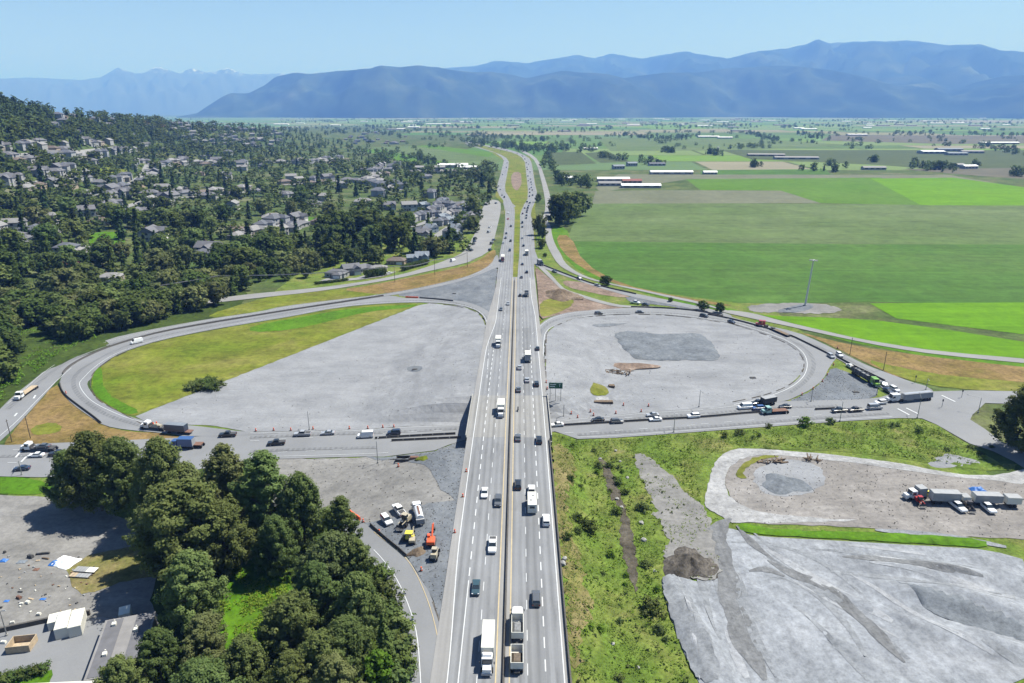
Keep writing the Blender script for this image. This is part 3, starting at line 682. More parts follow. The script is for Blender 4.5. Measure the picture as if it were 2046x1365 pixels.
for (txt, d, col_, w_) in (
        ('J 1275,1400 1275,1365 1250,1000 1190,800 1100,590 980,430 900,350', 0, 'paint_white', .24),
        ('J 1440,1365 1420,1130 1370,870 1270,600 1170,430 1000,300 900,220', 0, 'paint_yellow', .22),
        ('A 1845,1000 1862,700 1850,560 1800,480 1650,424 1400,400 1100,405 700,436 300,514 0,556 | B 1640,612 1250,692 1020,760 860,825 720,925 640,1010 | E 620,60 640,120 720,210 880,290 1020,345 1200,392', 0, 'paint_white', .25),
        ('B 60,1200 200,1080 330,960 480,860 660,770 900,695 1250,618 1640,548 2028,494 | A 240,452 640,400 1030,353 1290,308 1560,252 1760,188 1890,115', 0, 'paint_white', .2),
        ('E 0,480 130,370 300,190 430,60 | B 560,915', 0, 'paint_white', .25),
        ('C 480,735 560,655 640,605 780,570 960,553 1250,535 1560,544 1800,568 2028,618 | D 170,503 360,553 560,610 700,685', 0, 'paint_white', .22),
        ('C 567,960 570,780 588,705 675,655 800,618 960,584 1250,566 1600,577 2028,640 | D 170,514 400,580 555,638 655,712 680,790 655,868 565,942 400,1002 200,1045', 0, 'paint_white', .3),
        ('F 0,456 700,446 1000,428 1300,408 1690,400', 0, 'paint_white', .2), ('G 800,380 1000,347 1250,328 1600,296 2046,270 | H 250,350', 0, 'paint_white', .2),
        ('G 1000,490 1300,480 2046,425 | H 400,475 900,440 1250,420', 0, 'paint_white', .22), ('F 0,645 460,635 900,622 1100,610', 0, 'paint_white', .2)):
    P = resample(wpath(txt, 2), 3.0)
    if len(P) > 1: ribbon('lane_line', col_, P, w_ * .75, .20, rp)
# the slip road joining from the lower left
road('J 1195,1400 1195,1365 1190,1100 1130,850 1080,700 1000,560 860,420 760,330 640,180 700,120 860,170 1000,270 1170,420 1275,590 1345,700 1420,905 1470,1100 1460,1400', name='ramp', lift=.14, grid=3.2)
for txt in ('B 60,1240 240,1090 420,930 640,815 980,690 1640,553 2028,497 | A 640,405 1290,308 1760,192', 'A 1890,640 1880,560 1740,440 1500,394 1200,393 640,430 0,540 | B 1640,595 1250,668 980,745 760,850 600,950 560,1040 620,1150 780,1260 | E 900,340 1150,410', 'F 0,490 500,470 1000,455 1650,420', 'F 0,600 500,580 1000,570', 'E 0,640 600,620 1400,600', 'C 515,900 530,720 640,620 960,568 1560,560 2028,630 | D 400,570 620,650 730,760 690,880 560,970', 'G 900,395 1600,330 2046,300 | H 400,370 900,350', 'G 1000,470 2046,405 | H 600,440 1200,400', 'D 400,560 800,690 1100,840', 'O 30,1275 180,1200 270,1090 320,960 350,820', 'O 10,1255 130,1200 220,1090 270,980 310,820'):
    ribbon('worn_lane', 'asphalt_new', resample(wpath(txt, 2), 3.0), 1.7, .185, rp)
er = random.Random(77)
for txt in ('A 1780,1180 1812,900 1842,700 1832,560 1783,490 1650,440 1400,415', 'C 585,1180 585,770 605,700 690,655 810,610 960,593 1250,577 1600,587 2028,652', 'D 170,522 400,594 555,655 636,722 660,790 634,858 555,926 400,985 200,1025', 'B 1130,1370 1000,1298 880,1238 760,1168 712,1095 700,1010 740,938 880,840 1020,780', 'J 1415,908 1345,706 1280,596', 'J 1560,40 1500,500 1452,870', 'A 1925,160 1905,350 1885,500'):
    P = resample(wpath(txt, 2), 1.6); i = 0
    while i < len(P) - 3:                       # broken dark line along the pavement edge: weeds, soil and painted curb shadow
        n_ = er.randint(2, 6); Q = P[i:i + n_ + 1]
        if len(Q) > 1: ribbon('soil_shade_edge', er.choice(['rock_soil', 'verge', 'rock_soil', 'ditch']), Q, er.uniform(.25, .7), .175, rp)
        i += n_ + er.randint(0, 3)
# wheel-track tone down the middle of that slip road, dashed lines of the cross road, stop bars
0 and ribbon('new_lane', 'asphalt_new', resample(wpath('J 1357,1400 1355,1365 1335,1060 1280,830 1185,590 1075,430 950,320'), 3), 3.2, .165, rp)
for txt in ('F 0,520 500,492 900,470 1300,445 1690,430', 'F 0,618 460,600 900,580', 'E 100,590 800,590 1600,565', 'E 60,690 300,690', 'G 1000,372 1600,318 2046,290', 'G 900,455 1300,440 2046,385', 'H 0,410 560,375 1000,358', 'H 0,470 500,430 1200,380'):
    P = resample(wpath(txt, 1), 9.0)
    for i in range(len(P) - 1):
        t = (P[i + 1] - P[i]).normalized(); ribbon('lane_dash', 'paint_white', [P[i], P[i] + t * 3.0], .18, .20, rp)
for txt in ('H 1245,372 1320,412', 'H 1525,288 1610,328', 'H 1300,368 1375,405', 'Z 160,385 225,310', 'Z 218,430 270,375', 'E 265,185 280,160', 'E 115,325 135,300'):
    ribbon('stop_line', 'paint_white', wpath(txt, 0), .6, .205, rp)

# ------------------------------------------------------------------ barriers, each made of concrete segments
jersey = [(-.3, 0), (.3, 0), (.3, .08), (.13, .35), (.08, .82), (-.08, .82), (-.13, .35), (-.3, .08)]
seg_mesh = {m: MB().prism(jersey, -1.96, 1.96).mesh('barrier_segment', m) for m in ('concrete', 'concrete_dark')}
def barrier(name, P, mat, label, lift=.1, L=4.0):
    P = resample(P, L)
    root = empty(name, P[0]); tag(root, label, 'barrier')
    for i in range(len(P) - 1):
        a, b = P[i], P[i + 1]; m = (a + b) / 2; d = b - a
        o = bpy.data.objects.new('barrier_segment', seg_mesh[mat]); link(o, root)
        o.location = m - P[0] + Vector((0, 0, lift)); o.rotation_euler = (0, -math.atan2(d.z, math.hypot(d.x, d.y)), math.atan2(d.y, d.x))
    return root
hp = lambda o, ya, yb: [Vector((hx(Y) + o, Y, zh(Y))) for Y in np.arange(ya, yb, 2.0)]
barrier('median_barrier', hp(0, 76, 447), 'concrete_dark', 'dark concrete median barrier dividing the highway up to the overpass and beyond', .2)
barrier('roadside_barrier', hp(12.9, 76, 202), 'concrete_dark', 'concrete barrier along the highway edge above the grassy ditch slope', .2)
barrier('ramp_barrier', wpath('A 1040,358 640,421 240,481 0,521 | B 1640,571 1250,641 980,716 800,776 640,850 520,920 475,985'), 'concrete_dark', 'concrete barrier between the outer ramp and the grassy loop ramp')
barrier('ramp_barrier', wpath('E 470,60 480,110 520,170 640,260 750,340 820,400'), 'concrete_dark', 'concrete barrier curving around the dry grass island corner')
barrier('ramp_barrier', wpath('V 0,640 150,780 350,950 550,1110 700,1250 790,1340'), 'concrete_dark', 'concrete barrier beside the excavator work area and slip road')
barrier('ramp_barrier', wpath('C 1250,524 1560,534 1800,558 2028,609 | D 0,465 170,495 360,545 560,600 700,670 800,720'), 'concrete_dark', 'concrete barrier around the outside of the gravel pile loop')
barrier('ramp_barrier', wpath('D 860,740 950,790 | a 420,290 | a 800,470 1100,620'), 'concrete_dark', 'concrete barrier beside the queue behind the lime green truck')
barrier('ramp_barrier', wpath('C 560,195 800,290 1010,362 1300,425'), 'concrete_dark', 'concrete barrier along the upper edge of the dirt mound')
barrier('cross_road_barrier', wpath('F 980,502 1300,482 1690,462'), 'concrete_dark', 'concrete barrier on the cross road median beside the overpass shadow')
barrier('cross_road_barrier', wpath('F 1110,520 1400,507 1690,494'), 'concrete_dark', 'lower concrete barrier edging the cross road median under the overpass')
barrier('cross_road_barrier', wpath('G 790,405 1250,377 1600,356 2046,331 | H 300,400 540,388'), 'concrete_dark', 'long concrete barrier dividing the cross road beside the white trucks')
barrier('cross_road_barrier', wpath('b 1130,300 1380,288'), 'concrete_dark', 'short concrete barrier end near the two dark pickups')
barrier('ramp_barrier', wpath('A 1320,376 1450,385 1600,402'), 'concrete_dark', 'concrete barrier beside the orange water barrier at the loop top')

# ------------------------------------------------------------------ mountains
m, t, b = nodes('mountain'); v = coords(t)
c = ramp(t, noise(t, v, .0012, 6, .65), [(.3, (.012, .024, .012)), (.5, (.028, .042, .022)), (.68, (.06, .075, .04)), (.78, (.14, .14, .11))])
lnk(t, c, b.inputs['Base Color']); b.inputs['Roughness'].default_value = 1; b.inputs['Specular IOR Level'].default_value = 0; MATS['mountain'] = m
m, t, b = nodes('snow_mountain'); v = coords(t)
gp = t.nodes.new('ShaderNodeNewGeometry'); sx = t.nodes.new('ShaderNodeSeparateXYZ'); lnk(t, gp.outputs['Position'], sx.inputs[0])
mr = t.nodes.new('ShaderNodeMapRange'); mr.inputs[1].default_value = 1420; mr.inputs[2].default_value = 1600; lnk(t, sx.outputs[2], mr.inputs[0])
nn = ramp(t, noise(t, coords(t, (1, .4, .25)), .005, 5, .7), [(.5, G(0)), (.6, G(.8))])
mm = t.nodes.new('ShaderNodeMath'); mm.operation = 'MULTIPLY'; lnk(t, mr.outputs[0], mm.inputs[0]); lnk(t, nn, mm.inputs[1])
lnk(t, mix(t, mm.outputs[0], (.05, .06, .05), (.55, .57, .6)), b.inputs['Base Color']); b.inputs['Roughness'].default_value = 1; MATS['snow_mountain'] = m
def crest(prof, c):
    return float(np.interp(c, [p[0] for p in prof], [p[1] for p in prof]))
def ridge(name, prof, dist, depth, mat, step, seed, rough=1.0):
    cs = np.arange(prof[0][0], prof[-1][0] + 1, step); ts = [0, .04, .09, .14, .19, .24, .29, .34, .39, .44, .49, .54, .59, .63, .68, .72, .76, .80, .84, .87, .90, .93, .96, .98, 1.0, 1.06, 1.2, 1.4]
    V, Fc = [], []
    for i, c in enumerate(cs):
        py_ = crest(prof, c); d = ray(c, py_); hor = math.hypot(d[0], d[1])
        dc = dist * (1 + .06 * math.sin(c * .004 + seed) + .03 * math.sin(c * .013 + seed))
        zc = CAM_H + d[2] / hor * dc
        ux, uy = d[0] / hor, d[1] / hor
        for t_ in ts:
            r = dc - depth * (1 - t_); X, Y = ux * r, uy * r
            g_ = t_ if t_ <= 1 else 1 - (t_ - 1) * 2.0
            gul = fbm(X + seed * 1000, Y, .0011, 5) * .16 + .45 * (.42 - abs(fbm(X + .3 * Y, Y * .45 + seed * 500, .0016, 5)))
            lim = CAM_H + (zc - CAM_H) * (r / dc) * .985 if t_ < 1 else 1e9
            z = zc * (g_ ** .82 if g_ > 0 else 0) + zc * gul * rough * (4 * max(0, t_ * (1 - t_)) if t_ < 1 else 0)
            z = min(z, lim)
            if t_ == 1.0: z = zc + zc * .012 * fbm(X, Y, .006, 3)
            if t_ > 1: z = min(z, zc * .97)
            V.append((X, Y, max(-1, z if t_ > 0 else -1)))
    n = len(ts)
    for i in range(len(cs) - 1):
        for j in range(n - 1): Fc.append((i * n + j, (i + 1) * n + j, (i + 1) * n + j + 1, i * n + j + 1))
    me = np_mesh(name, V, Fc, mat, 4); me.polygons.foreach_set('use_smooth', [True] * len(me.polygons))
    return struct(link(bpy.data.objects.new(name, me)))
front = [(330, 238), (395, 226), (410, 215), (440, 196), (460, 186), (495, 187), (530, 170), (550, 154), (585, 145), (615, 148), (685, 141), (740, 137), (760, 131), (800, 134), (835, 131), (875, 135), (910, 141), (950, 145), (980, 143), (1023, 150), (1053, 156), (1123, 142), (1213, 148), (1248, 156), (1323, 146), (1398, 145), (1448, 137), (1548, 131), (1598, 132), (1673, 142), (1723, 152), (1773, 167), (1803, 170), (1863, 165), (1903, 182), (1948, 165), (2003, 152), (2046, 150), (2200, 138), (2500, 150), (3000, 190)]
back = [(700, 200), (800, 150), (885, 136), (950, 132), (992, 121), (1023, 124), (1053, 126), (1088, 120), (1113, 116), (1153, 109), (1188, 117), (1223, 107), (1283, 117), (1368, 103), (1453, 117), (1513, 102), (1568, 98), (1613, 88), (1633, 78), (1658, 86), (1733, 83), (1833, 82), (1898, 91), (1958, 88), (1998, 100), (2046, 104), (2200, 112), (2500, 95), (3000, 140)]
farl = [(-900, 170), (-300, 150), (-100, 158), (0, 157), (60, 155), (160, 160), (200, 155), (222, 143), (235, 135), (270, 147), (288, 146), (303, 137), (318, 134), (345, 143), (362, 147), (372, 140), (385, 137), (412, 145), (430, 143), (455, 136), (480, 145), (495, 148), (560, 147), (640, 165), (760, 200)]
ridge('near_mountains', front, 15200, 2500, 'mountain', 7, 1.0)
ridge('far_mountains', back, 23000, 6500, 'mountain', 8, 4.0)
ridge('snowy_mountains', farl, 30000, 5200, 'snow_mountain', 5, 7.0)

# air: one closed box of pale haze around everything
hz = MB().box((0, 0, 1249), (150000, 150000, 2504)).build('haze', None); struct(hz, 'stuff')
m = bpy.data.materials.new('haze'); m.use_nodes = True; t = m.node_tree; t.nodes.clear()
pv = t.nodes.new('ShaderNodeVolumePrincipled'); ou = t.nodes.new('ShaderNodeOutputMaterial')
pv.inputs['Color'].default_value = (.16,.35,1.0, 1); pv.inputs['Absorption Color'].default_value = (.5,.6,1, 1)
pv.inputs['Density'].default_value = 0.82e-4; pv.inputs['Anisotropy'].default_value = 0
t.links.new(pv.outputs[0], ou.inputs['Volume']); hz.data.materials.append(m)
# ------------------------------------------------------------------ foliage
def leaf_mat(name, lo, mid, hi, trans=.25):
    m = bpy.data.materials.new(name); m.use_nodes = True; t = m.node_tree; t.nodes.clear()
    ou = t.nodes.new('ShaderNodeOutputMaterial'); d = t.nodes.new('ShaderNodeBsdfDiffuse'); tr = t.nodes.new('ShaderNodeBsdfTranslucent'); mx = t.nodes.new('ShaderNodeMixShader')
    oi = t.nodes.new('ShaderNodeObjectInfo'); n = noise(t, coords(t), .45, 3, .6)
    c = ramp(t, n, [(.3, lo), (.5, mid), (.72, hi)])
    hs = t.nodes.new('ShaderNodeHueSaturation')
    r = t.nodes.new('ShaderNodeMapRange'); r.inputs[3].default_value = .475; r.inputs[4].default_value = .515; lnk(t, oi.outputs['Random'], r.inputs[0]); lnk(t, r.outputs[0], hs.inputs['Hue'])
    r2 = t.nodes.new('ShaderNodeMath'); r2.operation = 'MULTIPLY_ADD'; r2.inputs[1].default_value = 7.31; r2.inputs[2].default_value = 0; lnk(t, oi.outputs['Random'], r2.inputs[0])
    r3 = t.nodes.new('ShaderNodeMath'); r3.operation = 'FRACT'; lnk(t, r2.outputs[0], r3.inputs[0])
    r4 = t.nodes.new('ShaderNodeMapRange'); r4.inputs[3].default_value = .75; r4.inputs[4].default_value = 1.3; lnk(t, r3.outputs[0], r4.inputs[0]); lnk(t, r4.outputs[0], hs.inputs['Value'])
    lnk(t, c, hs.inputs['Color'])
    lnk(t, hs.outputs[0], d.inputs[0]); lnk(t, hs.outputs[0], tr.inputs[0]); mx.inputs[0].default_value = trans
    lnk(t, d.outputs[0], mx.inputs[1]); lnk(t, tr.outputs[0], mx.inputs[2]); lnk(t, mx.outputs[0], ou.inputs[0]); MATS[name] = m
leaf_mat('leaf', (.068, .098, .034), (.112, .15, .05), (.165, .205, .075), .42)
leaf_mat('weed', (.10, .165, .026), (.14, .21, .038), (.20, .255, .066), .38)
leaf_mat('leaf_fresh', (.06, .11, .014), (.09, .15, .02), (.125, .19, .028))
leaf_mat('leaf_olive', (.088, .11, .042), (.132, .157, .062), (.185, .207, .088), .42)
leaf_mat('leaf_dark', (.046, .074, .022), (.074, .106, .031), (.11, .145, .045), .36)
leaf_mat('leaf_conifer', (.026, .046, .02), (.042, .068, .027), (.064, .094, .036), .2)
leaf_mat('leaf_copper', (.022, .012, .010), (.034, .02, .015), (.05, .03, .02))
plain('bark', (.085, .07, .055), .95, var=.3, scale=3)

def quads(C, N, size, rng, aspect=.7):
    """leaf quads at centres C with normals N"""
    n = len(C); N = N / (np.linalg.norm(N, axis=1, keepdims=True) + 1e-9)
    r = rng.normal(size=(n, 3)); U = np.cross(N, r); U /= (np.linalg.norm(U, axis=1, keepdims=True) + 1e-9); Wv = np.cross(N, U)
    s = (size * rng.uniform(.6, 1.35, n))[:, None]
    V = np.stack([C - U * s - Wv * s * aspect, C + U * s - Wv * s * aspect, C + U * s * .55 + Wv * s * aspect, C - U * s * .55 + Wv * s * aspect], 1).reshape(-1, 3)
    return V, np.arange(4 * n).reshape(n, 4)
def sphere_dirs(n, rng):
    v = rng.normal(size=(n, 3)); return v / np.linalg.norm(v, axis=1, keepdims=True)
_oct = np.array([(0, 0, 1), (1, 0, 0), (0, 1, 0), (-1, 0, 0), (0, -1, 0), (0, 0, -1)], float)
_ofs = [(0, 1, 2, 2), (0, 2, 3, 3), (0, 3, 4, 4), (0, 4, 1, 1), (5, 2, 1, 1), (5, 3, 2, 2), (5, 4, 3, 3), (5, 1, 4, 4)]
def clump_crown(rng, Hh, R, nc, nl, leaf, base=.22, pear=.5, clump=.30, flat=.8, core=True):
    """crown of leaf clumps spread over an uneven egg"""
    Vs, Fs, n0 = [], [], 0
    zc0, zc1 = base * Hh, Hh
    lump = [(rng.uniform(0, 6.28), rng.integers(2, 5), rng.uniform(.08, .2)) for _ in range(3)]
    for i in range(nc):
        q = (i + .5) / nc; u = q ** .85
        z = zc0 + (zc1 - zc0) * u
        prof = math.sin(math.pi * min(1, u ** pear * .94 + .06)) ** .62
        a = i * 2.39996 + rng.uniform(-.5, .5)
        lr = 1 + sum(am * math.sin(k * a + ph + 2 * u) for ph, k, am in lump)
        rr = R * prof * lr * (rng.uniform(.55, 1.12) if rng.random() > .2 else rng.uniform(.15, .55))
        cr = R * clump * rng.uniform(.75, 1.3) * (.7 if u > .9 else 1)
        c = np.array([rr * math.cos(a), rr * math.sin(a), min(z, Hh - cr * .55)])
        D = sphere_dirs(nl, rng); D[:, 2] = np.where(rng.random(nl) < .65, np.abs(D[:, 2]), D[:, 2])
        rad_ = cr * (rng.uniform(.4, 1.0, nl) ** .6 + np.abs(rng.normal(0, .18, nl)))[:, None]
        ov = np.array([math.cos(a) * .55, math.sin(a) * .55, .83]); off = D * rad_ * np.array([.85, .85, flat])
        P = c + off + np.outer(off @ ov, ov) * .75
        out = D + .35 * (c - np.array([0, 0, (zc0 + zc1) / 2])) / (R + 1e-6) + rng.normal(size=(nl, 3)) * .45 + np.array([0, 0, .25])
        V, Fq = quads(P, out, leaf, rng); Vs.append(V); Fs.append(Fq + n0); n0 += len(V)
        if core:
            V = c + _oct * cr * .6 * np.array([1, 1, flat]) * rng.uniform(.8, 1.1, (6, 1)); Vs.append(V); Fs.append(np.array(_ofs) + n0); n0 += 6
    return np.concatenate(Vs), np.concatenate(Fs)
def conifer_crown(rng, Hh, R, nw, nb, nl, leaf, base=.08):
    Vs, Fs, n0 = [], [], 0
    for w in range(nw):
        u = (w + .5) / nw; z = base * Hh + (Hh * (1 - base)) * u; r = R * (1 - u) ** .85 * rng.uniform(.8, 1.12) + .15
        for k in range(max(3, int(nb * (1 - u * .6)))):
            a = rng.uniform(0, 6.283); rb = r * rng.uniform(.65, 1.1); tq = rng.uniform(.15, 1, nl)
            P = np.stack([np.cos(a) * rb * tq, np.sin(a) * rb * tq, z - .28 * rb * tq + .12 * rb * (1 - tq)], 1) + rng.normal(size=(nl, 3)) * leaf * .55
            N = np.tile(np.array([math.cos(a) * .5, math.sin(a) * .5, .85]), (nl, 1)) + rng.normal(size=(nl, 3)) * .4
            V, Fq = quads(P, N, leaf, rng, .6); Vs.append(V); Fs.append(Fq + n0); n0 += len(V)
    # dark inner cone
    k = 8; rc = R * .55
    V = [(math.cos(2 * math.pi * i / k) * rc, math.sin(2 * math.pi * i / k) * rc, base * Hh) for i in range(k)] + [(0, 0, Hh * .93)]
    Vs.append(np.array(V)); Fs.append(np.array([(i, (i + 1) % k, k, k) for i in range(k)]) + n0)
    return np.concatenate(Vs), np.concatenate(Fs)
def degenerate_ok(name, V, Fq, mat):
    """quads with repeated last index become triangles"""
    Fq = np.asarray(Fq); tri = Fq[:, 2] == Fq[:, 3]; m = len(Fq)
    tot = np.where(tri, 3, 4).astype(np.int32); start = np.concatenate([[0], np.cumsum(tot)[:-1]]).astype(np.int32)
    idx = np.concatenate([Fq[i, :tot[i]] for i in range(m)]) if m < 400 else Fq.ravel()[np.repeat(~np.stack([np.zeros(m, bool)] * 3 + [tri], 1), 1, 1).ravel()]
    me = bpy.data.meshes.new(name); me.vertices.add(len(V)); me.vertices.foreach_set('co', np.asarray(V, np.float32).ravel())
    me.loops.add(len(idx)); me.loops.foreach_set('vertex_index', idx.astype(np.int32)); me.polygons.add(m)
    me.polygons.foreach_set('loop_start', start); me.polygons.foreach_set('loop_total', tot); me.update(calc_edges=True)
    me.materials.append(MATS[mat]); return me
def trunk_mesh(rng, Hh, R, mat='bark', limbs=5, frac=.62):
    mb = MB(); r0 = Hh * .018 + .08
    p = Vector((0, 0, -.5)); segs = 4
    for i in range(segs):
        q = Vector((rng.normal() * .15, rng.normal() * .15, Hh * frac * (i + 1) / segs)); mb.tube(p, q, r0 * (1 - .18 * i), r0 * (1 - .18 * (i + 1)), 7, i == 0); p = q
    for k in range(limbs):
        z = Hh * rng.uniform(.22, frac * .9); a = rng.uniform(0, 6.28)
        mb.tube((0, 0, z), (math.cos(a) * R * .6, math.sin(a) * R * .6, z + Hh * .16), r0 * .42, r0 * .12, 5, False)
    return mb.mesh('trunk', mat)
RNG = np.random.default_rng(11)
PROTO = {}
def proto(kind, n, fn):
    PROTO[kind] = [fn(i) for i in range(n)]
# (crown mesh, trunk mesh, height, radius)
def mk_big(i):
    Hh, R = 20.0, 6.2
    V, Fq = clump_crown(RNG, Hh, R, 230, 105, .21, base=.12, pear=[.55, .75, .62, .5, .85][i], clump=[.17, .19, .16, .18, .175][i])
    return degenerate_ok('crown', V, Fq, ['leaf', 'leaf', 'leaf_olive', 'leaf', 'leaf'][i]), trunk_mesh(RNG, Hh, R), Hh, R
proto('big', 5, mk_big)
def mk_tall(i):
    Hh, R = 24.0, 4.4
    V, Fq = clump_crown(RNG, Hh, R, 190, 95, .20, base=.1, pear=.8, clump=.22)
    return degenerate_ok('crown', V, Fq, ['leaf_olive', 'leaf'][i]), trunk_mesh(RNG, Hh, R), Hh, R
proto('tall', 2, mk_tall)
def mk_bigcon(i):
    Hh, R = 24.0, 4.6
    V, Fq = conifer_crown(RNG, Hh, R, 26, 11, 34, .34)
    return degenerate_ok('crown', V, Fq, 'leaf_dark'), trunk_mesh(RNG, Hh, R * .4, limbs=0, frac=.9), Hh, R
proto('bigcon', 2, mk_bigcon)
def mk_mid(i):
    Hh, R = 13.0, 5.2
    V, Fq = clump_crown(RNG, Hh, R, 34, 46, .55, base=.14, pear=[.6, .75, .9, .55, .7, .65, .8][i], clump=.33)
    return degenerate_ok('crown', V, Fq, ['leaf', 'leaf_olive', 'leaf', 'leaf_dark', 'leaf_dark', 'leaf_fresh', 'leaf_copper'][i]), trunk_mesh(RNG, Hh, R, limbs=2), Hh, R
proto('mid', 7, mk_mid)
def mk_con(i):
    Hh, R = 18.0, [3.6, 3.0, 4.0][i]
    V, Fq = conifer_crown(RNG, Hh, R, 15, 8, 11, .55)
    return degenerate_ok('crown', V, Fq, ['leaf_conifer', 'leaf_conifer', 'leaf_dark'][i]), trunk_mesh(RNG, Hh, R * .4, limbs=0, frac=.9), Hh, R
proto('con', 3, mk_con)
def mk_shrub(i):
    Hh, R = 2.2, 1.5
    V, Fq = clump_crown(RNG, Hh, R, 14, 40, .16, base=-.05, pear=.7, clump=.42)
    return degenerate_ok('foliage', V, Fq, ['leaf', 'leaf_dark', 'leaf_fresh'][i]), None, Hh, R
proto('shrub', 3, mk_shrub)
def plant(name, kind, i, loc, h, label, group, rscale=1.0, cat='tree'):
    cr, tr, Hh, R = PROTO[kind][i]; s = h / Hh
    root = empty(name, loc, random.uniform(0, 6.28)); tag(root, label, cat, group)
    sc = (s * rscale, s * rscale, s)
    if tr:
        o = bpy.data.objects.new('trunk', tr); link(o, root); o.scale = sc
    o = bpy.data.objects.new('crown' if tr else 'foliage', cr); link(o, root); o.scale = sc
    return root
def top_height(base_px, top_py):
    """height of an upright thing from its base pixel and the row of its top"""
    p = at(*base_px); d = ray(base_px[0], top_py); s = p.y / d[1]; return CAM_H + d[2] * s - p.z

# near wood beside the slip road and the yard: (base x, base y, top y, kind, variant, width factor, label)
near = [
    (150, 1015, 905, 'big', 0, 1.0, 'green broadleaf tree at the corner of the cross road and littered yard'),
    (205, 1020, 868, 'big', 3, 1.0, 'tall dark green tree in front of the waiting tow truck'),
    (262, 1030, 880, 'big', 1, .9, 'dark green tree overhanging the cross road lanes'),
    (345, 1065, 884, 'big', 1, .8, 'upright dark tree hiding the blue trailer on the cross road'),
    (390, 1060, 930, 'big', 2, .9, 'olive tree beside the upright tree at the cross road'),
    (470, 1075, 892, 'tall', 0, 1.05, 'slender tall pale olive tree rising against the cross road'),
    (545, 1095, 908, 'tall', 1, 1.25, 'tall narrow dark tree standing against the tan gravel'),
    (612, 1100, 950, 'big', 3, .85, 'dense dark tree beside the tan gravel parking area'),
    (690, 1120, 996, 'tall', 1, 1.1, 'slim tree at the end of the orange water barrier'),
    (385, 1165, 968, 'big', 4, 1.15, 'large rounded green tree above the yard with the white tarp'),
    (455, 1150, 1010, 'big', 1, 1.0, 'dense green tree beside the large rounded tree'),
    (395, 1255, 1108, 'big', 0, 1.0, 'rounded tree shading the white tarp yard'),
    (560, 1150, 1035, 'big', 3, .9, 'dark leafy tree in the shaded gap of the wood'),
    (675, 1215, 1070, 'big', 2, 1.05, 'broad olive tree next to the slip road'),
    (722, 1205, 1080, 'tall', 1, 1.0, 'narrow tree leaning over the slip road'),
    (640, 1260, 1130, 'big', 0, 1.05, 'green tree in the middle of the wood'),
    (722, 1285, 1150, 'big', 3, .9, 'green tree at the bend of the slip road'),
    (772, 1345, 1225, 'bigcon', 0, .9, 'dark spiky evergreen at the slip road edge'),
    (590, 1330, 1195, 'big', 4, 1.05, 'green tree beside the bright grass clearing'),
    (700, 1360, 1240, 'big', 1, 1.0, 'dark leafy tree behind the bright green bush'),
    (420, 1350, 1235, 'big', 2, 1.05, 'olive leafy tree beside the flat roofed building'),
    (330, 1385, 1262, 'big', 0, .95, 'leafy tree overhanging the flat roofed building'),
    (500, 1400, 1278, 'big', 3, 1.0, 'leafy tree at the lower end of the clearing'),
    (260, 1440, 1320, 'big', 4, .9, 'leafy tree beside the white metal roof'),
    (590, 1440, 1310, 'big', 0, 1.0, 'yellowish green tree among the lower wood'),
    (680, 1450, 1320, 'big', 2, 1.0, 'olive tree at the lower end of the slip road'),
    (330, 1130, 1000, 'big', 2, .9, 'olive tree shading the upper yard'), (300, 1050, 950, 'big', 3, .8, 'dark tree casting shade on the upper yard'), (520, 1060, 960, 'big', 1, .7, 'dark tree between the slender and narrow trees'), (650, 1400, 1270, 'big', 4, .9, 'green tree low in the wood by the slip road'),
    (420, 1470, 1330, 'big', 1, 1.1, 'dark tree at the lower end of the wood')]
for (bx, by, ty, kd, vi, rs, lab) in near:
    h = max(9.0, min(30.0, top_height((bx, by), ty))); plant('evergreen_tree' if kd == 'bigcon' else 'broadleaf_tree', kd, vi, at(bx, by), h, lab, 'trees of the wood beside the slip road', rs)
plant('fresh_bush', 'mid', 5, at(760, 1375), 8.0, 'bright green young tree beside the slip road', None, .8)
for (bx, by, h_, vi) in [(775, 1190, 3.2, 0), (786, 1225, 2.6, 1), (795, 1262, 3.4, 0), (802, 1300, 2.8, 0), (806, 1338, 3.2, 1), (798, 1372, 3.6, 0), (762, 1155, 3.0, 1), (780, 1250, 4.0, 0), (790, 1320, 4.2, 0)]:
    lab = ['mid green', 'dark green'][vi] + ' roadside shrub between the wood and the slip road'; plant('shrub', 'shrub', vi, at(bx, by), h_, lab, lab + 's', 1.2, 'shrub')
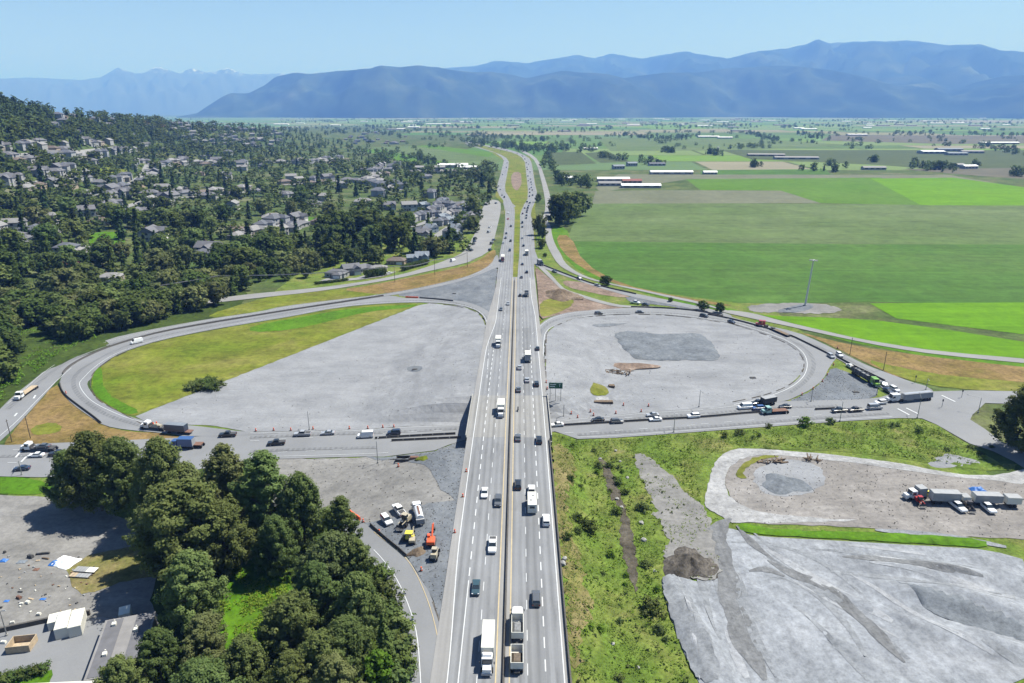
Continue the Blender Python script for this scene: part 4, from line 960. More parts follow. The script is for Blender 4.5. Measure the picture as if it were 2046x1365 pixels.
# single trees and bushes with a place of their own
for (bx, by, ty, kd, vi, rs, nm, lab) in [
    (2040, 905, 770, 'big', 3, 1.1, 'broadleaf_tree', 'large dark tree beside the side road at the junction'),
    (2075, 885, 790, 'big', 1, 1.0, 'broadleaf_tree', 'dark tree behind the large tree at the junction'),
    (1117, 452, 395, 'mid', 3, 1.0, 'broadleaf_tree', 'dark tree nearest the field corner by the frontage road'),
    (1135, 445, 388, 'mid', 0, 1.1, 'broadleaf_tree', 'rounded tree at the corner of the big green field'),
    (1152, 432, 386, 'mid', 4, 1.1, 'broadleaf_tree', 'dark spreading tree at the big green field corner'),
    (1108, 425, 392, 'mid', 3, 1.0, 'broadleaf_tree', 'dark tree beside the pale frontage road bend'),
    (1078, 470, 432, 'mid', 1, .7, 'broadleaf_tree', 'narrow olive tree between highway and frontage road'),
    (1084, 478, 448, 'mid', 3, .7, 'broadleaf_tree', 'small dark tree between highway and frontage road'),
    (1083, 496, 480, 'mid', 4, 1.3, 'shrub', 'dark rounded bush between highway and frontage road'),
    (1089, 513, 506, 'mid', 3, 1.6, 'shrub', 'low dark bush beside the highway exit ramp'),
    (1210, 570, 552, 'mid', 4, 1.3, 'shrub', 'dark round bush beside the frontage road and field'),
    (1404, 620, 602, 'mid', 4, 1.2, 'shrub', 'dark bush at the field track corner'),
    (1438, 625, 606, 'mid', 3, 1.2, 'shrub', 'dark bush beside the field track corner'),
    (1340, 603, 595, 'mid', 4, 1.4, 'shrub', 'small dark bush on the frontage road verge'),
    (1075, 404, 388, 'mid', 1, .9, 'shrub', 'olive bush on the strip beside the highway')]:
    h = max(1.6, top_height((bx, by), ty)); plant(nm, kd, vi, at(bx, by), h, lab, None, rs, 'bush' if nm == 'shrub' else 'tree')
# big bush on the loop lawn: several mounds of one shrub
lb = empty('spreading_shrub', at(415, 772)); tag(lb, 'wide low dark green shrub on the mown loop lawn', 'bush')
rng_ = random.Random(3)
for k in range(14):
    a, r = rng_.uniform(0, 6.28), rng_.uniform(0, 1) ** .5
    o = bpy.data.objects.new('foliage', PROTO['shrub'][k % 2][0]); link(o, lb); o.location = (math.cos(a) * r * 6.8, math.sin(a) * r * 4.6, -.2); s_ = rng_.uniform(1.2, 1.9); o.scale = (s_, s_, s_ * .75); o.rotation_euler = (0, 0, rng_.uniform(0, 6))
# shrubs of the ditch slope
rs_ = random.Random(21)
ditch_px = [path('K ' + w)[0] for w in '1250,150 1290,175 1250,250 1270,340 1330,230 1440,560 1500,420 1380,990 1350,960 1420,980 1560,920 1640,915 1600,640 1610,575 1740,80 1690,240 1760,500 1840,680 1800,840 1830,820 1870,990 1910,1050 1850,980 1760,1340 1550,100 1170,290 1560,1350'.split()]
ditch_px += [path('G ' + w)[0] for w in '900,640 945,830 960,560 1020,880 1050,700 1130,600 1170,730 1150,775 1150,830 1250,730 1255,920 1320,740 1340,780 1370,940 1300,1090 1500,1065 1020,1150 1290,820 1320,860 1350,770 1110,560'.split()]
ditch_px += [path('H ' + w)[0] for w in '240,535 330,560 370,545 220,580 150,550 1210,485 1250,480 1340,510 1380,520 1560,640 1770,665 1500,580 430,490 660,480 820,465 1180,470 1700,620 1840,620'.split()]
SHRUB_LABS = {}
for k, p in enumerate(ditch_px[::2] + ditch_px[1::4]):
    q = at(*p); z = rs_.uniform(.4, .85) * (1.7 if k in (0, 2, 7, 9, 48) else 1.0); vi = rs_.choice([0, 0, 1, 1, 2])
    big_ = z > .8
    lab = ('large ' if big_ else 'small ') + ['mid green', 'dark green', 'bright green'][vi] + ' shrub growing on the weedy ditch slope'
    plant('shrub', 'shrub', vi, q + Vector((0, 0, .1)), 2.2 * z, lab, lab + 's', 1.1, 'shrub')

# ------------------------------------------------------------------ houses
for nm_, c_ in (('roof_grey', (.10, .10, .11)), ('roof_slate', (.075, .08, .095)), ('roof_brown', (.10, .078, .066)), ('roof_blue', (.135, .155, .18)), ('roof_red', (.17, .06, .05)), ('roof_pale', (.17, .165, .165)), ('roof_white', (.55, .55, .55)),
                ('wall_white', (.25, .25, .245)), ('wall_cream', (.21, .19, .155)), ('wall_grey', (.26, .265, .275)), ('wall_tan', (.27, .215, .16)), ('wall_blue', (.19, .23, .27)), ('wall_brown', (.14, .10, .075)), ('trim', (.55, .55, .53))):
    plain(nm_, c_, .8, var=.14, scale=.5)
m, t, b = nodes('window_glass'); b.inputs['Base Color'].default_value = (.02, .028, .035, 1); b.inputs['Roughness'].default_value = .12; MATS['window_glass'] = m
def hip_roof(mb, w, d, z, h, ov=.5, gable=False, x0=0, y0=0, th=.22):
    a, b_ = w / 2 + ov, d / 2 + ov; r = a - (0 if gable else b_ * .95); r = max(r, .2)
    P = [(-a, -b_, z), (a, -b_, z), (a, b_, z), (-a, b_, z), (-r, 0, z + h), (r, 0, z + h)]
    n = len(mb.v); mb.v += [(p[0] + x0, p[1] + y0, p[2]) for p in P]; mb.v += [(p[0] + x0, p[1] + y0, p[2] - th) for p in P[:4]]
    for f in ((0, 1, 5, 4), (1, 2, 5), (2, 3, 4, 5), (3, 0, 4), (0, 6, 7, 1), (1, 7, 8, 2), (2, 8, 9, 3), (3, 9, 6, 0), (9, 8, 7, 6)): mb.f.append(tuple(n + i for i in f))
def house_proto(w, d, hw_, roofm, wallm, gable, wing, rh):
    parts = []
    mb = MB().box((0, 0, hw_ / 2 - .6), (w, d, hw_ + 1.2))
    if wing: mb.box((w * .22, -d * .62, (hw_ - .1) / 2 - .6), (w * .42, d * .6, hw_ + 1.1))
    parts.append(('wall', mb.mesh('wall', wallm)))
    mb = MB(); hip_roof(mb, w, d, hw_ + .2, rh, gable=gable)
    if wing:
        n = len(mb.v); a, b0, b1, z, h = w * .21 + .4, -d * .92 - .4, d * .05, hw_ + .12, rh * .8; cx = w * .22
        mb.v += [(cx - a, b0, z), (cx + a, b0, z), (cx + a, b1, z), (cx - a, b1, z), (cx, b0 + (0 if gable else a * .8), z + h), (cx, b1, z + h)]
        for f in ((0, 1, 4), (1, 2, 5, 4), (3, 0, 4, 5), (3, 2, 1, 0)): mb.f.append(tuple(n + i for i in f))
    parts.append(('roof', mb.mesh('roof', roofm)))
    win = MB().box((0, 0, 0), (1.5, .08, 1.1)).mesh('window', 'window_glass')
    ws = []
    for lv in ([1.5, 4.1] if hw_ > 4.5 else [1.5]):
        for k in (-.34, .0, .34):
            ws.append(((k * w, d / 2 + .03, lv), 0));
            if not (wing and k > -.1): ws.append(((k * w, -d / 2 - .03, lv), 0))
        ws.append(((w / 2 + .03, 0, lv), math.pi / 2)); ws.append(((-w / 2 - .03, 0, lv), math.pi / 2))
    door = MB().box((0, 0, 0), (1.0, .1, 2.05)).mesh('door', 'wall_brown'); gar = MB().box((0, 0, 0), (4.4, .1, 2.2)).mesh('garage_door', 'trim')
    gy = (-d * .92 - .05) if wing else (-d / 2 - .05)
    chim = MB().box((0, 0, 0), (.7, .7, 1.6)).mesh('chimney', 'wall_brown')
    return dict(parts=parts, win=win, ws=ws, door=(door, (-w * .18, -d / 2 - .04, 1.0)), gar=(gar, (w * .22, gy, 1.1)), chim=(chim, (-w * .2, d * .12, hw_ + rh * .95)))
HP = {
    'grey': house_proto(15, 9.5, 3.0, 'roof_grey', 'wall_white', False, True, 2.3), 'slate': house_proto(13, 10, 5.4, 'roof_slate', 'wall_grey', False, True, 2.6),
    'brown': house_proto(14, 9, 3.0, 'roof_brown', 'wall_tan', False, False, 2.2), 'blue': house_proto(12, 10, 5.3, 'roof_blue', 'wall_blue', True, True, 3.0),
    'red': house_proto(17, 9, 3.0, 'roof_red', 'wall_cream', True, False, 2.2), 'pale': house_proto(15, 10, 3.2, 'roof_pale', 'wall_cream', False, True, 2.4),
    'white': house_proto(12, 8, 5.2, 'roof_pale', 'wall_white', True, False, 2.4), 'gable': house_proto(13, 9, 4.8, 'roof_grey', 'wall_white', True, True, 3.0)}
DESC = {'grey': 'grey hip roofed white bungalow', 'slate': 'two storey house with slate hip roof', 'brown': 'brown roofed tan bungalow', 'blue': 'pale blue gabled house', 'red': 'red roofed long bungalow', 'pale': 'pale hip roofed cream house', 'white': 'white walled gabled house', 'gable': 'white gabled house with grey roof'}
HOUSES = []
HSPEC = []
def house(kind, loc, rz, sc, label, group, detail=True, name='house'):
    HOUSES.append((loc, 9 * sc)); HSPEC.append((kind, loc, rz, sc, label, group, detail, name))
def build_house(kind, loc, rz, sc, label, group, detail=True, name='house'):
    h = HP[kind]; root = empty(name, loc, rz); root.scale = (sc, sc, sc); tag(root, label, 'house', group)
    for nm, me in h['parts']: o = link(bpy.data.objects.new(nm, me), root)
    if detail:
        for p, r in h['ws']: o = link(bpy.data.objects.new('window', h['win']), root); o.location = p; o.rotation_euler = (0, 0, r)
        for k, nm in (('door', 'door'), ('gar', 'garage_door'), ('chim', 'chimney')):
            me, p = h[k]; o = link(bpy.data.objects.new(nm, me), root); o.location = p
def build_houses():
    HSPEC.sort(key=lambda h: h[1].length)
    for h in HSPEC[:285]: build_house(*h)
    V, Fc, C = [], [], []; mats = []
    for (kind, loc, rz, sc, *_r) in HSPEC[285:]:
        M = Matrix.Translation(loc) @ Matrix.Rotation(rz, 4, 'Z') @ Matrix.Scale(sc, 4)
        for nm, me in HP[kind]['parts']:
            n0 = len(V); V += [tuple(M @ v.co) for v in me.vertices]; mt = me.materials[0]
            if mt not in mats: mats.append(mt)
            for p in me.polygons: Fc.append(tuple(n0 + i for i in p.vertices)); C.append(mats.index(mt))
    if V:
        o = mesh_obj('distant_houses', V, Fc); [o.data.materials.append(m_) for m_ in mats]; o.data.polygons.foreach_set('material_index', C); struct(o, 'stuff')
# houses that the photograph shows one by one
ONE = [('U', 290, 800, 'grey', -.2, .95, 'grey roofed white house with gable beside the frontage road hedge'), ('U', 440, 770, 'gable', .5, .9, 'white gabled house behind the frontage road driveway'), ('U', 560, 745, 'grey', .9, .95, 'grey roofed house behind the clipped dark hedge'),
       ('U', 735, 745, 'pale', .1, .8, 'pale grey roofed house directly behind the clipped hedge'), ('U', 930, 665, 'brown', -.1, .95, 'brown roofed house at the frontage road bend'), ('U', 1100, 645, 'blue', .2, .7, 'small pale blue roofed house beside the gabled blue house'), ('U', 1205, 632, 'blue', .1, .85, 'pale blue gabled house with white front at the street'),
       ('U', 370, 570, 'brown', .1, 1.0, 'brown roofed house behind the tall dark conifers'), ('B', 510, 140, 'red', .1, 1.1, 'long red roofed bungalow among the trees'), ('B', 710, 60, 'grey', .5, 1.0, 'grey hip roofed house behind the red roofed bungalow'), ('B', 870, 215, 'pale', .2, .9, 'pale flat looking roof below the clipped round trees'),
       ('B', 1610, 45, 'slate', .4, 1.0, 'slate roofed house half hidden above the wire line'), ('B', 560, 10, 'pale', .2, 1.0, 'pale roofed house with wide driveway above the red roof'), ('M', 790, 800, 'grey', .3, 1.25, 'large grey hip roofed house with skylights on the hillside'), ('M', 870, 885, 'grey', -.2, 1.2, 'wide grey roofed house below the large hip roofed one'),
       ('M', 530, 1340, 'slate', .1, 1.1, 'dark slate roofed house at the driveway circle'), ('M', 780, 1105, 'brown', .2, 1.2, 'brown grey roofed house beside the copper beech'), ('M', 960, 1035, 'grey', .1, 1.2, 'grey roofed house beside a white roofed garage'), ('M', 1830, 1165, 'brown', .3, 1.1, 'dark brown roofed house beside the pale cul de sac'), ('M', 440, 1190, 'pale', .2, .9, 'pale low roof beside the curving driveway')]
for (cr_, x, y, kd, rz, sc, lab) in ONE:
    house(kd, at(*px(cr_, x, y + 18)), rz, sc, lab, None)
TOWN = ['U 1500,60', 'U 1660,100', 'U 1760,20', 'U 1540,110', 'U 1640,190', 'U 1320,160', 'U 1500,240', 'U 1200,350', 'U 1300,330', 'U 1560,330', 'U 1530,410', 'U 1420,210', 'U 1210,75', 'U 1050,250', 'U 1700,250', 'U 1420,40']
tr_ = random.Random(8)
for i, w in enumerate(TOWN):
    cr_, xy = w.split(); x, y = map(float, xy.split(',')); kd = tr_.choice(['slate', 'slate', 'grey', 'blue', 'slate'])
    if i in (9, 10): kd = 'blue'
    house(kd, at(*px(cr_, x, y + 14)), .9 + tr_.choice([0, 1.57, 3.14]), .92, DESC[kd] + ' in the packed street beside the wide road', kd + ' houses of the packed street')
HILL = 'M 310,740;M 430,725;M 40,805;M 430,605;M 520,605;M 300,625;M 500,550;M 400,545;M 770,585;M 720,505;M 1170,895;M 1270,865;M 1400,865;M 1660,870;M 1620,915;M 1900,845;M 1070,1035;M 120,1165;M 1180,1235;M 1640,1355;M 130,1295;M 60,1240;M 1560,735;M 1740,765;M 1430,625;M 1780,575;M 1590,600;M 60,600;M 200,500;M 640,470;M 300,480;M 140,640;N 880,700;N 320,775;N 500,785;N 100,665;N 540,935;N 480,975;N 1000,895;N 1080,1000;N 1410,905;N 180,1090;N 1190,840;N 720,830;N 960,760;N 280,900;N 1360,760;N 60,520;N 240,640;N 860,960;N 620,620;N 1240,1010;M 980,900;M 700,640;M 1820,1000;M 1300,1000;M 30,960;M 940,560;M 1120,520;M 1690,640;M 1890,700'.split(';')
for i, w in enumerate(HILL):
    cr_, xy = w.split(); x, y = map(float, xy.split(',')); kd = tr_.choice(['grey', 'grey', 'brown', 'pale', 'white', 'white', 'gable', 'slate', 'pale'])
    p = at(*px(cr_, x, y + 8)); house(kd, p, tr_.choice([.3, -.2, 1.7, .1, 3.3]), tr_.uniform(1.15, 1.5), DESC[kd] + ' among trees on the hillside', kd + ' houses on the wooded hillside', p.y < 800)
STREETS = ['M -40,1275 110,1225 360,1160 500,1085', 'M 560,1030 830,1045 1010,980 1200,925 1500,915 1700,900 2028,860', 'M 0,600 250,580 560,575 800,540 1000,530', 'M 1150,660 1400,655 1650,660 1900,665 2028,680', 'N 0,1255 180,1190 300,1130 440,1120 560,1080', 'U 1010,300 1180,270 1330,200 1450,120 1540,20', 'U 1080,430 1300,440 1420,340 1560,260 1680,140', 'M 560,900 700,860 960,840 1100,760 1150,660', 'N 260,820 520,800 760,780 960,800 1180,860', 'N 960,800 1010,720 1100,660', 'M 60,840 280,800 520,760 700,700', 'N 100,640 320,650 600,640 760,620']
SPTS = []
for txt in STREETS:
    P = resample(wp0(txt), 5.0)
    o = ribbon('street', 'asphalt_pale', P, 7.5, .45); struct(o); SPTS += P
    lab_no = 0
    for i in range(2, len(P) - 2, 3 if txt[0] == 'U' else 5):
        for sd_ in (-1, 1):
            if tr_.random() < (.25 if txt[0] == 'U' else .4): continue
            t_ = (P[i + 1] - P[i - 1]).normalized(); q = P[i] + Vector((-t_.y, t_.x, 0)) * sd_ * tr_.uniform(12, 16); q = Vector((q.x, q.y, E(q.x, q.y)))
            if any((q - h_[0]).length < 13 for h_ in HOUSES) or any((q - s_).length < 9 for s_ in SPTS): continue
            kd = tr_.choice(['grey', 'grey', 'brown', 'pale', 'white', 'gable', 'slate', 'slate']); wh_ = 'along the street by the wide road' if txt[0] == 'U' else 'along a hillside street'
            house(kd, q, math.atan2(t_.y, t_.x) + (0 if sd_ < 0 else math.pi) + math.pi, tr_.uniform(.95, 1.05) if txt[0] == 'U' else tr_.uniform(1.1, 1.4), DESC[kd] + ' ' + wh_, kd + ' houses ' + wh_, q.y < 700)
def on_street(p): return any(abs(p.x - s_.x) < 7 and abs(p.y - s_.y) < 7 for s_ in SPTS)
# far estate on the shoulder of the hill and the row estate on the flat: small houses
for k in range(120):
    if k < 78: x, y = tr_.uniform(335, 560), 0; y = np.interp(x, [335, 560], [238, 262]) + tr_.uniform(0, 42)
    elif k < 104: x, y = tr_.uniform(690, 810), tr_.uniform(266, 290)
    else: x, y = tr_.uniform(30, 330), tr_.uniform(222, 300)
    p = at(x, y); kd = tr_.choice(['white', 'pale', 'grey', 'slate', 'gable'] if k < 78 else ['slate', 'brown', 'grey'])
    where = 'in the far estate on the hill shoulder' if k < 78 else 'in the far dark roofed estate on the flat' if k < 104 else 'high up on the far hillside'
    house(kd, p, .4 + tr_.choice([0, 1.57]), tr_.uniform(1.0, 1.3), DESC[kd] + ' ' + where, kd + ' houses ' + where, False)

build_houses()
# ------------------------------------------------------------------ hillside trees
hs_ = random.Random(17)
blocked = []
for nm in ('road', 'ramp', 'highway', 'gravel_area', 'grass_area', 'field', 'grass_median'): blocked += SHEETS.get(nm, [])
boxes = [(min(p[0] for p in r), max(p[0] for p in r), min(p[1] for p in r), max(p[1] for p in r), r) for r in blocked]
def free(x, y):
    for (a, b_, c, d, r) in boxes:
        if a < x < b_ and c < y < d and inside(x, y, r): return False
    return True
def near_house(p):
    for (q, r) in HOUSES:
        dx, dy = p.x - q.x, p.y - q.y
        if dx * dx + dy * dy < (r * .85) ** 2: return True
        dd = 20 + (12 if q.y > 700 else 2)
        if -dd < dy < 0 and abs(dx - q.x * dy / max(q.y, 1)) < r * .75: return True   # keeps the view of each house open
    return False
wood_poly = [(-60, 640), (240, 588), (480, 548), (640, 530), (760, 540), (940, 500), (985, 405), (990, 335), (880, 345), (840, 315), (720, 300), (600, 262), (330, 228), (200, 222), (60, 185), (-60, 190)]
thick_poly = [(-60, 700), (-60, 640), (60, 628), (200, 598), (420, 574), (490, 578), (435, 612), (235, 662), (130, 690), (100, 655), (30, 665)]
dark_hill = [(-60, 190), (40, 180), (110, 205), (190, 245), (60, 250), (-60, 250)]
belt = [(560, 262), (660, 258), (720, 275), (730, 300), (640, 300), (540, 285)]
cand = []
def scale_at(y): return max(.35, (y - 190) / 370 * 2.95)
tries = 0
occ = {}
while tries < 34000:
    tries += 1
    x = hs_.uniform(-60, 1000); y = 190 + (760 - 190) * hs_.random() ** 1.25
    inw, int_ = inside(x, y, wood_poly), inside(x, y, thick_poly)
    if not (inw or int_): continue
    s = scale_at(y); gap = (4.6 if (inside(x, y, dark_hill) or int_) else 8.0 + 4.5 * hs_.random()) * s
    gx, gy = int(x / 20), int(y / 20); ok = True
    for ax in (-2, -1, 0, 1, 2):
        for ay in (-2, -1, 0, 1, 2):
            for (qx, qy, qg) in occ.get((gx + ax, gy + ay), ()):
                if (qx - x) ** 2 + ((qy - y) * 1.7) ** 2 < max(gap, qg) ** 2: ok = False; break
            if not ok: break
        if not ok: break
    if not ok: continue
    p = at(x, y)
    if p.z < .05 and not free(p.x, p.y): continue
    if near_house(p) or on_street(p): continue
    if 800 < x < 965 and 400 < y < 505 and hs_.random() < .7: continue
    dh = inside(x, y, dark_hill) or inside(x, y, belt)
    r = hs_.random()
    if dh: kd, vi, h = 'con', hs_.choice([0, 1, 2]), hs_.uniform(13, 20)
    elif int_: kd, vi, h = hs_.choice([('mid', 3), ('mid', 0), ('con', 2), ('mid', 1), ('mid', 4)]) + (hs_.uniform(8, 15),)
    elif r < .18: kd, vi, h = 'con', hs_.choice([0, 1, 2]), hs_.uniform(14, 25)
    elif r < .25: kd, vi, h = 'mid', 6, hs_.uniform(8, 13)
    elif r < .33: kd, vi, h = 'mid', 5, hs_.uniform(5, 10)
    elif r < .50: kd, vi, h = 'mid', hs_.choice([0, 1, 2]), hs_.uniform(5, 9)
    else: kd, vi, h = 'mid', hs_.choice([0, 1, 2, 3, 4, 0]), hs_.uniform(11, 19)
    cand.append((h * s, p, kd, vi, h, dh, int_)); occ.setdefault((gx, gy), []).append((x, y, gap))
for (x, y, h) in [(8, 765, 13), (-15, 745, 15), (25, 715, 12), (5, 700, 14), (-30, 780, 12)]: cand.append((500, at(x, y), 'mid', 3, h, False, True))
# the tall dark grove above the frontage road
for (x, y, h) in [(640, 505, 20), (665, 508, 22), (690, 512, 22), (712, 520, 24), (735, 522, 22), (760, 520, 20), (655, 485, 22), (680, 480, 24), (705, 478, 22), (730, 470, 22), (752, 480, 26), (778, 476, 22), (790, 500, 26), (640, 470, 18), (612, 500, 16), (590, 510, 15), (560, 515, 15), (605, 525, 14), (530, 530, 15), (490, 540, 16), (470, 520, 15), (788, 462, 20), (668, 455, 20), (720, 450, 19), (825, 505, 12), (845, 508, 13), (868, 512, 14), (880, 505, 12), (905, 480, 10), (915, 460, 9), (925, 440, 9), (935, 420, 9), (942, 405, 9), (500, 556, 10), (520, 562, 9), (545, 552, 12), (570, 560, 8), (590, 548, 12), (612, 555, 8), (630, 540, 12), (480, 570, 9), (560, 540, 13), (515, 545, 14), (605, 538, 14)]:
    p = at(x, y); kd, vi = hs_.choice([('con', 0), ('con', 2), ('mid', 3), ('mid', 4), ('con', 1)]) if h > 14 else ('mid', hs_.choice([0, 1, 3])); cand.append((h * scale_at(y) + 30, p, kd, vi, h, False, False))
cand.sort(key=lambda c: -c[0])
LAND = [(at(*px(c_, x, y + 18)), lab.split(' with ')[0].split(' behind ')[0].split(' beside ')[0].split(' among ')[0].split(' at ')[0].split(' below ')[0].split(' on ')[0].split(' half ')[0].split(' directly ')[0]) for (c_, x, y, kd, rz, sc, lab) in ONE]
def landmark(p):
    q, l = min(LAND, key=lambda a: (a[0] - p).length); return (' near the ' + l) if (q - p).length < 90 else ''
CN = {'con': 'dark conifer', 'mid': ''}
VN = ['mid green broadleaf tree', 'olive green broadleaf tree', 'rounded green tree', 'dark dense broadleaf tree', 'dark spreading broadleaf tree', 'bright green young tree', 'copper leaved tree']
for k, (sz, p, kd, vi, h, dh, int_) in enumerate(cand[:290]):
    nm = 'conifer' if kd == 'con' else 'broadleaf_tree'
    base_ = (['slim dark conifer', 'narrow dark conifer', 'broad dark conifer'][vi] if kd == 'con' else VN[vi])
    where = 'on the bank beside the outer ramp' if int_ else 'on the wooded hillside' if p.z > 1 else 'on the flat'
    if not int_: where += landmark(p) or (' high up' if p.z > 45 else ' among houses')
    plant(nm, kd, vi, p, h, ('tall ' if h > 14 else 'low ' if h < 7 else '') + base_ + ' ' + where, 'hillside ' + ('tall ' if h > 14 else 'low ' if h < 7 else '') + base_ + 's ' + where, hs_.uniform(1.0, 1.4))
# the rest of the wooded hill and the far tree belts: one mass
tiny = []
for i in range(5):
    V, Fq = clump_crown(RNG, 1.0, .42, 12, 7, .085, base=.02, pear=.7, clump=.42, core=True); tiny.append((V, Fq))
tcon = []
for i in range(3):
    V, Fq = conifer_crown(RNG, 1.0, .22, 7, 4, 3, .06); tcon.append((V, Fq))
def mass(name, items, mat):
    Vs, Fs, n0 = [], [], 0
    for (p, h, con, wf) in items:
        V, Fq = (tcon[hs_.randrange(3)] if con else tiny[hs_.randrange(5)]); a = hs_.uniform(0, 6.28); ca, sa = math.cos(a), math.sin(a)
        X = (V[:, 0] * ca - V[:, 1] * sa) * h * wf + p.x; Y = (V[:, 0] * sa + V[:, 1] * ca) * h * wf + p.y; Z = V[:, 2] * h + p.z - .3
        Vs.append(np.stack([X, Y, Z], 1)); Fs.append(Fq + n0); n0 += len(V)
    me = degenerate_ok(name, np.concatenate(Vs), np.concatenate(Fs), mat); o = bpy.data.objects.new(name, me); link(o); struct(o, 'stuff'); return o
rest = cand[290:]
mass('hillside_wood', [(p, h, False, 1.35) for (sz, p, kd, vi, h, dh, i_) in rest if kd == 'mid' and vi in (0, 2, 5)], 'leaf')
mass('hillside_wood', [(p, h, False, 1.35) for (sz, p, kd, vi, h, dh, i_) in rest if kd == 'mid' and vi in (1, 3, 4, 6)], 'leaf_dark')
mass('conifer_wood', [(p, h, True, 1.35) for (sz, p, kd, vi, h, dh, i_) in rest if kd == 'con'], 'leaf_conifer')
# tree belts out in the valley (photo rows of trees), thick to the left of the highway's far bend
belts = [('_ 930,285 1000,292 1060,298 1110,300 1190,298', 150, 8), ('_ 880,272 1000,275 1100,280', 70, 6), ('_ 1228,270 1300,276 1350,278 1400,272', 70, 5), ('_ 1100,330 1110,350 1120,365 1180,372', 45, 5), ('_ 1100,308 1090,320 1085,335', 20, 3), ('_ 1320,304 1350,305', 12, 2), ('_ 1495,268 1560,282', 45, 3),
         ('_ 1590,268 1660,278', 30, 5), ('_ 1775,268 1900,270 2060,272', 60, 4), ('_ 1820,335 1910,340', 30, 4), ('_ 1960,290 2046,312', 25, 4), ('_ 1400,305 1445,312', 14, 2), ('_ 1500,332 1522,335', 10, 2), ('_ 830,300 850,330', 12, 6), ('_ 760,320 830,345 960,352 985,365', 60, 8), ('_ 760,305 830,318 900,335', 30, 4), ('_ 1015,255 1120,262 1230,258', 40, 4), ('_ 1270,250 1400,255 1500,250', 50, 3), ('_ 1560,255 1700,252', 40, 3), ('_ 1700,247 1850,246 2046,248', 60, 2), ('_ 700,255 850,252 960,256', 60, 3), ('_ 560,245 700,243 900,244 1200,242 1500,243 1800,240 2046,241', 160, 2), ('_ 600,258 800,262 900,268', 60, 5), ('_ 650,268 720,262 800,272', 50, 4), ('_ 1650,330 1690,336', 8, 2), ('_ 1195,315 1260,322', 16, 3), ('_ 1280,325 1330,330', 10, 2), ('_ 1735,322 1750,324', 6, 1), ('_ 1590,340 1690,345', 8, 1), ('_ 1940,330 1960,332', 6, 2), ('_ 2020,350 2046,352', 8, 3)]
items, itemsd = [], []
for txt, n, spread in belts:
    P = path(txt)
    for k in range(n):
        i = hs_.randrange(len(P) - 1); q = hs_.random(); x = P[i][0] + (P[i + 1][0] - P[i][0]) * q; y = P[i][1] + (P[i + 1][1] - P[i][1]) * q + hs_.gauss(0, spread * .5)
        p = at(x, max(239, y)); (items if hs_.random() < .45 else itemsd).append((p, hs_.uniform(8, 17) * (1.15 if y < 262 else 1), hs_.random() < .2, 1.3 if y < 262 else 1.05))
for k in range(480):     # loose scatter over the valley
    x = hs_.uniform(560, 2060); y = 238 + 60 * hs_.random() ** 2.4
    p = at(x, y)
    if p.y < 1500: continue
    for j in range(hs_.choice([1, 2, 4])): items.append((p + Vector((hs_.uniform(-40, 40), hs_.uniform(-15, 15), 0)), hs_.uniform(7, 14), hs_.random() < .2, 1.5))
mass('valley_tree_belt', items, 'leaf'); mass('valley_tree_belt', itemsd, 'leaf_dark')

# weeds and tall grass of the slope, ditch meadow and banks
APRON_D = SHEETS.get('ditch', [])
APRON = SHEETS.get('ditch', []) + [r for r in SHEETS['gravel_area'] if min(p[0] for p in r) > 20 and max(p[1] for p in r) < 215]
# weeds: clumps of leaf faces
def weeds(name, polys, n, mat, size, seed, zoff=0.0, hgt=.8):
    r = np.random.default_rng(seed); C, N = [], []
    for ring, k in polys:
        xs = [p[0] for p in ring]; ys = [p[1] for p in ring]; got = 0; tr = 0
        while got < k and tr < k * 12:
            tr += 1; x, y = r.uniform(min(xs), max(xs)), r.uniform(min(ys), max(ys))
            if not inside(x, y, ring): continue
            if any(inside(x, y, q_) for q_ in APRON): continue
            if fbm(x + seed * 7, y, .25, 3) < -.12: continue
            z = E(x, y) + zoff
            for _ in range(3): C.append((x + r.normal() * .25, y + r.normal() * .25, z + r.uniform(.1, hgt))); N.append((r.normal() * .7, r.normal() * .7, .8))
            got += 1
    V, Fq = quads(np.array(C), np.array(N), size, r, .6)
    me = np_mesh(name, V, Fq, mat, 4); o = bpy.data.objects.new(name, me); link(o); struct(o, 'stuff')
vr = SHEETS['grass_verge']
big = max(vr, key=lambda r: len(r) if max(p[1] for p in r) < 260 and min(p[0] for p in r) > 5 else 0)
meadow = [tuple(at(*p)[:2]) for p in path('G 840,470 1000,520 1500,500 2046,450 | H 400,500 900,465 1400,445 1700,620 1900,740 1500,715 900,630 500,615 200,610 60,660 10,800 0,960 | L 300,90 200,200 90,250 50,430 130,700 220,1001 | _ 1360,1400 1150,1400 | K 1240,1365 1180,900 1110,0')]
weeds('tall_grass', [(meadow, 9000)], 0, 'weed', .13, 5, .15, .35)
weeds('tall_weeds', [(meadow, 1500)], 0, 'leaf_fresh', .24, 9, .25, .8)
clr = [tuple(at(*p)[:2]) for p in path('_ 470,1080 570,1140 600,1200 580,1270 520,1350 430,1350 440,1200')]; bank = [tuple(at(*p)[:2]) for p in path('B 0,640 200,620 500,680 700,640 760,690 540,780 380,890 200,1020 0,1180')]; weeds('tall_grass', [(bank, 2200)], 0, 'leaf_fresh', .3, 35, .1, 1.2)
weeds('tall_grass', [(clr, 1500)], 0, 'leaf_fresh', .2, 15, .1, .4)
apr = [r for r in SHEETS['gravel_area'] if min(p[0] for p in r) > 20 and max(p[1] for p in r) < 215][:1]
APRON = APRON_D
weeds('tall_grass', [(r, 350) for r in apr], 0, 'weed', .16, 25, .15, .4)
weeds('tall_weeds', [(meadow, 300)], 0, 'leaf', .3, 12, .25, .6)
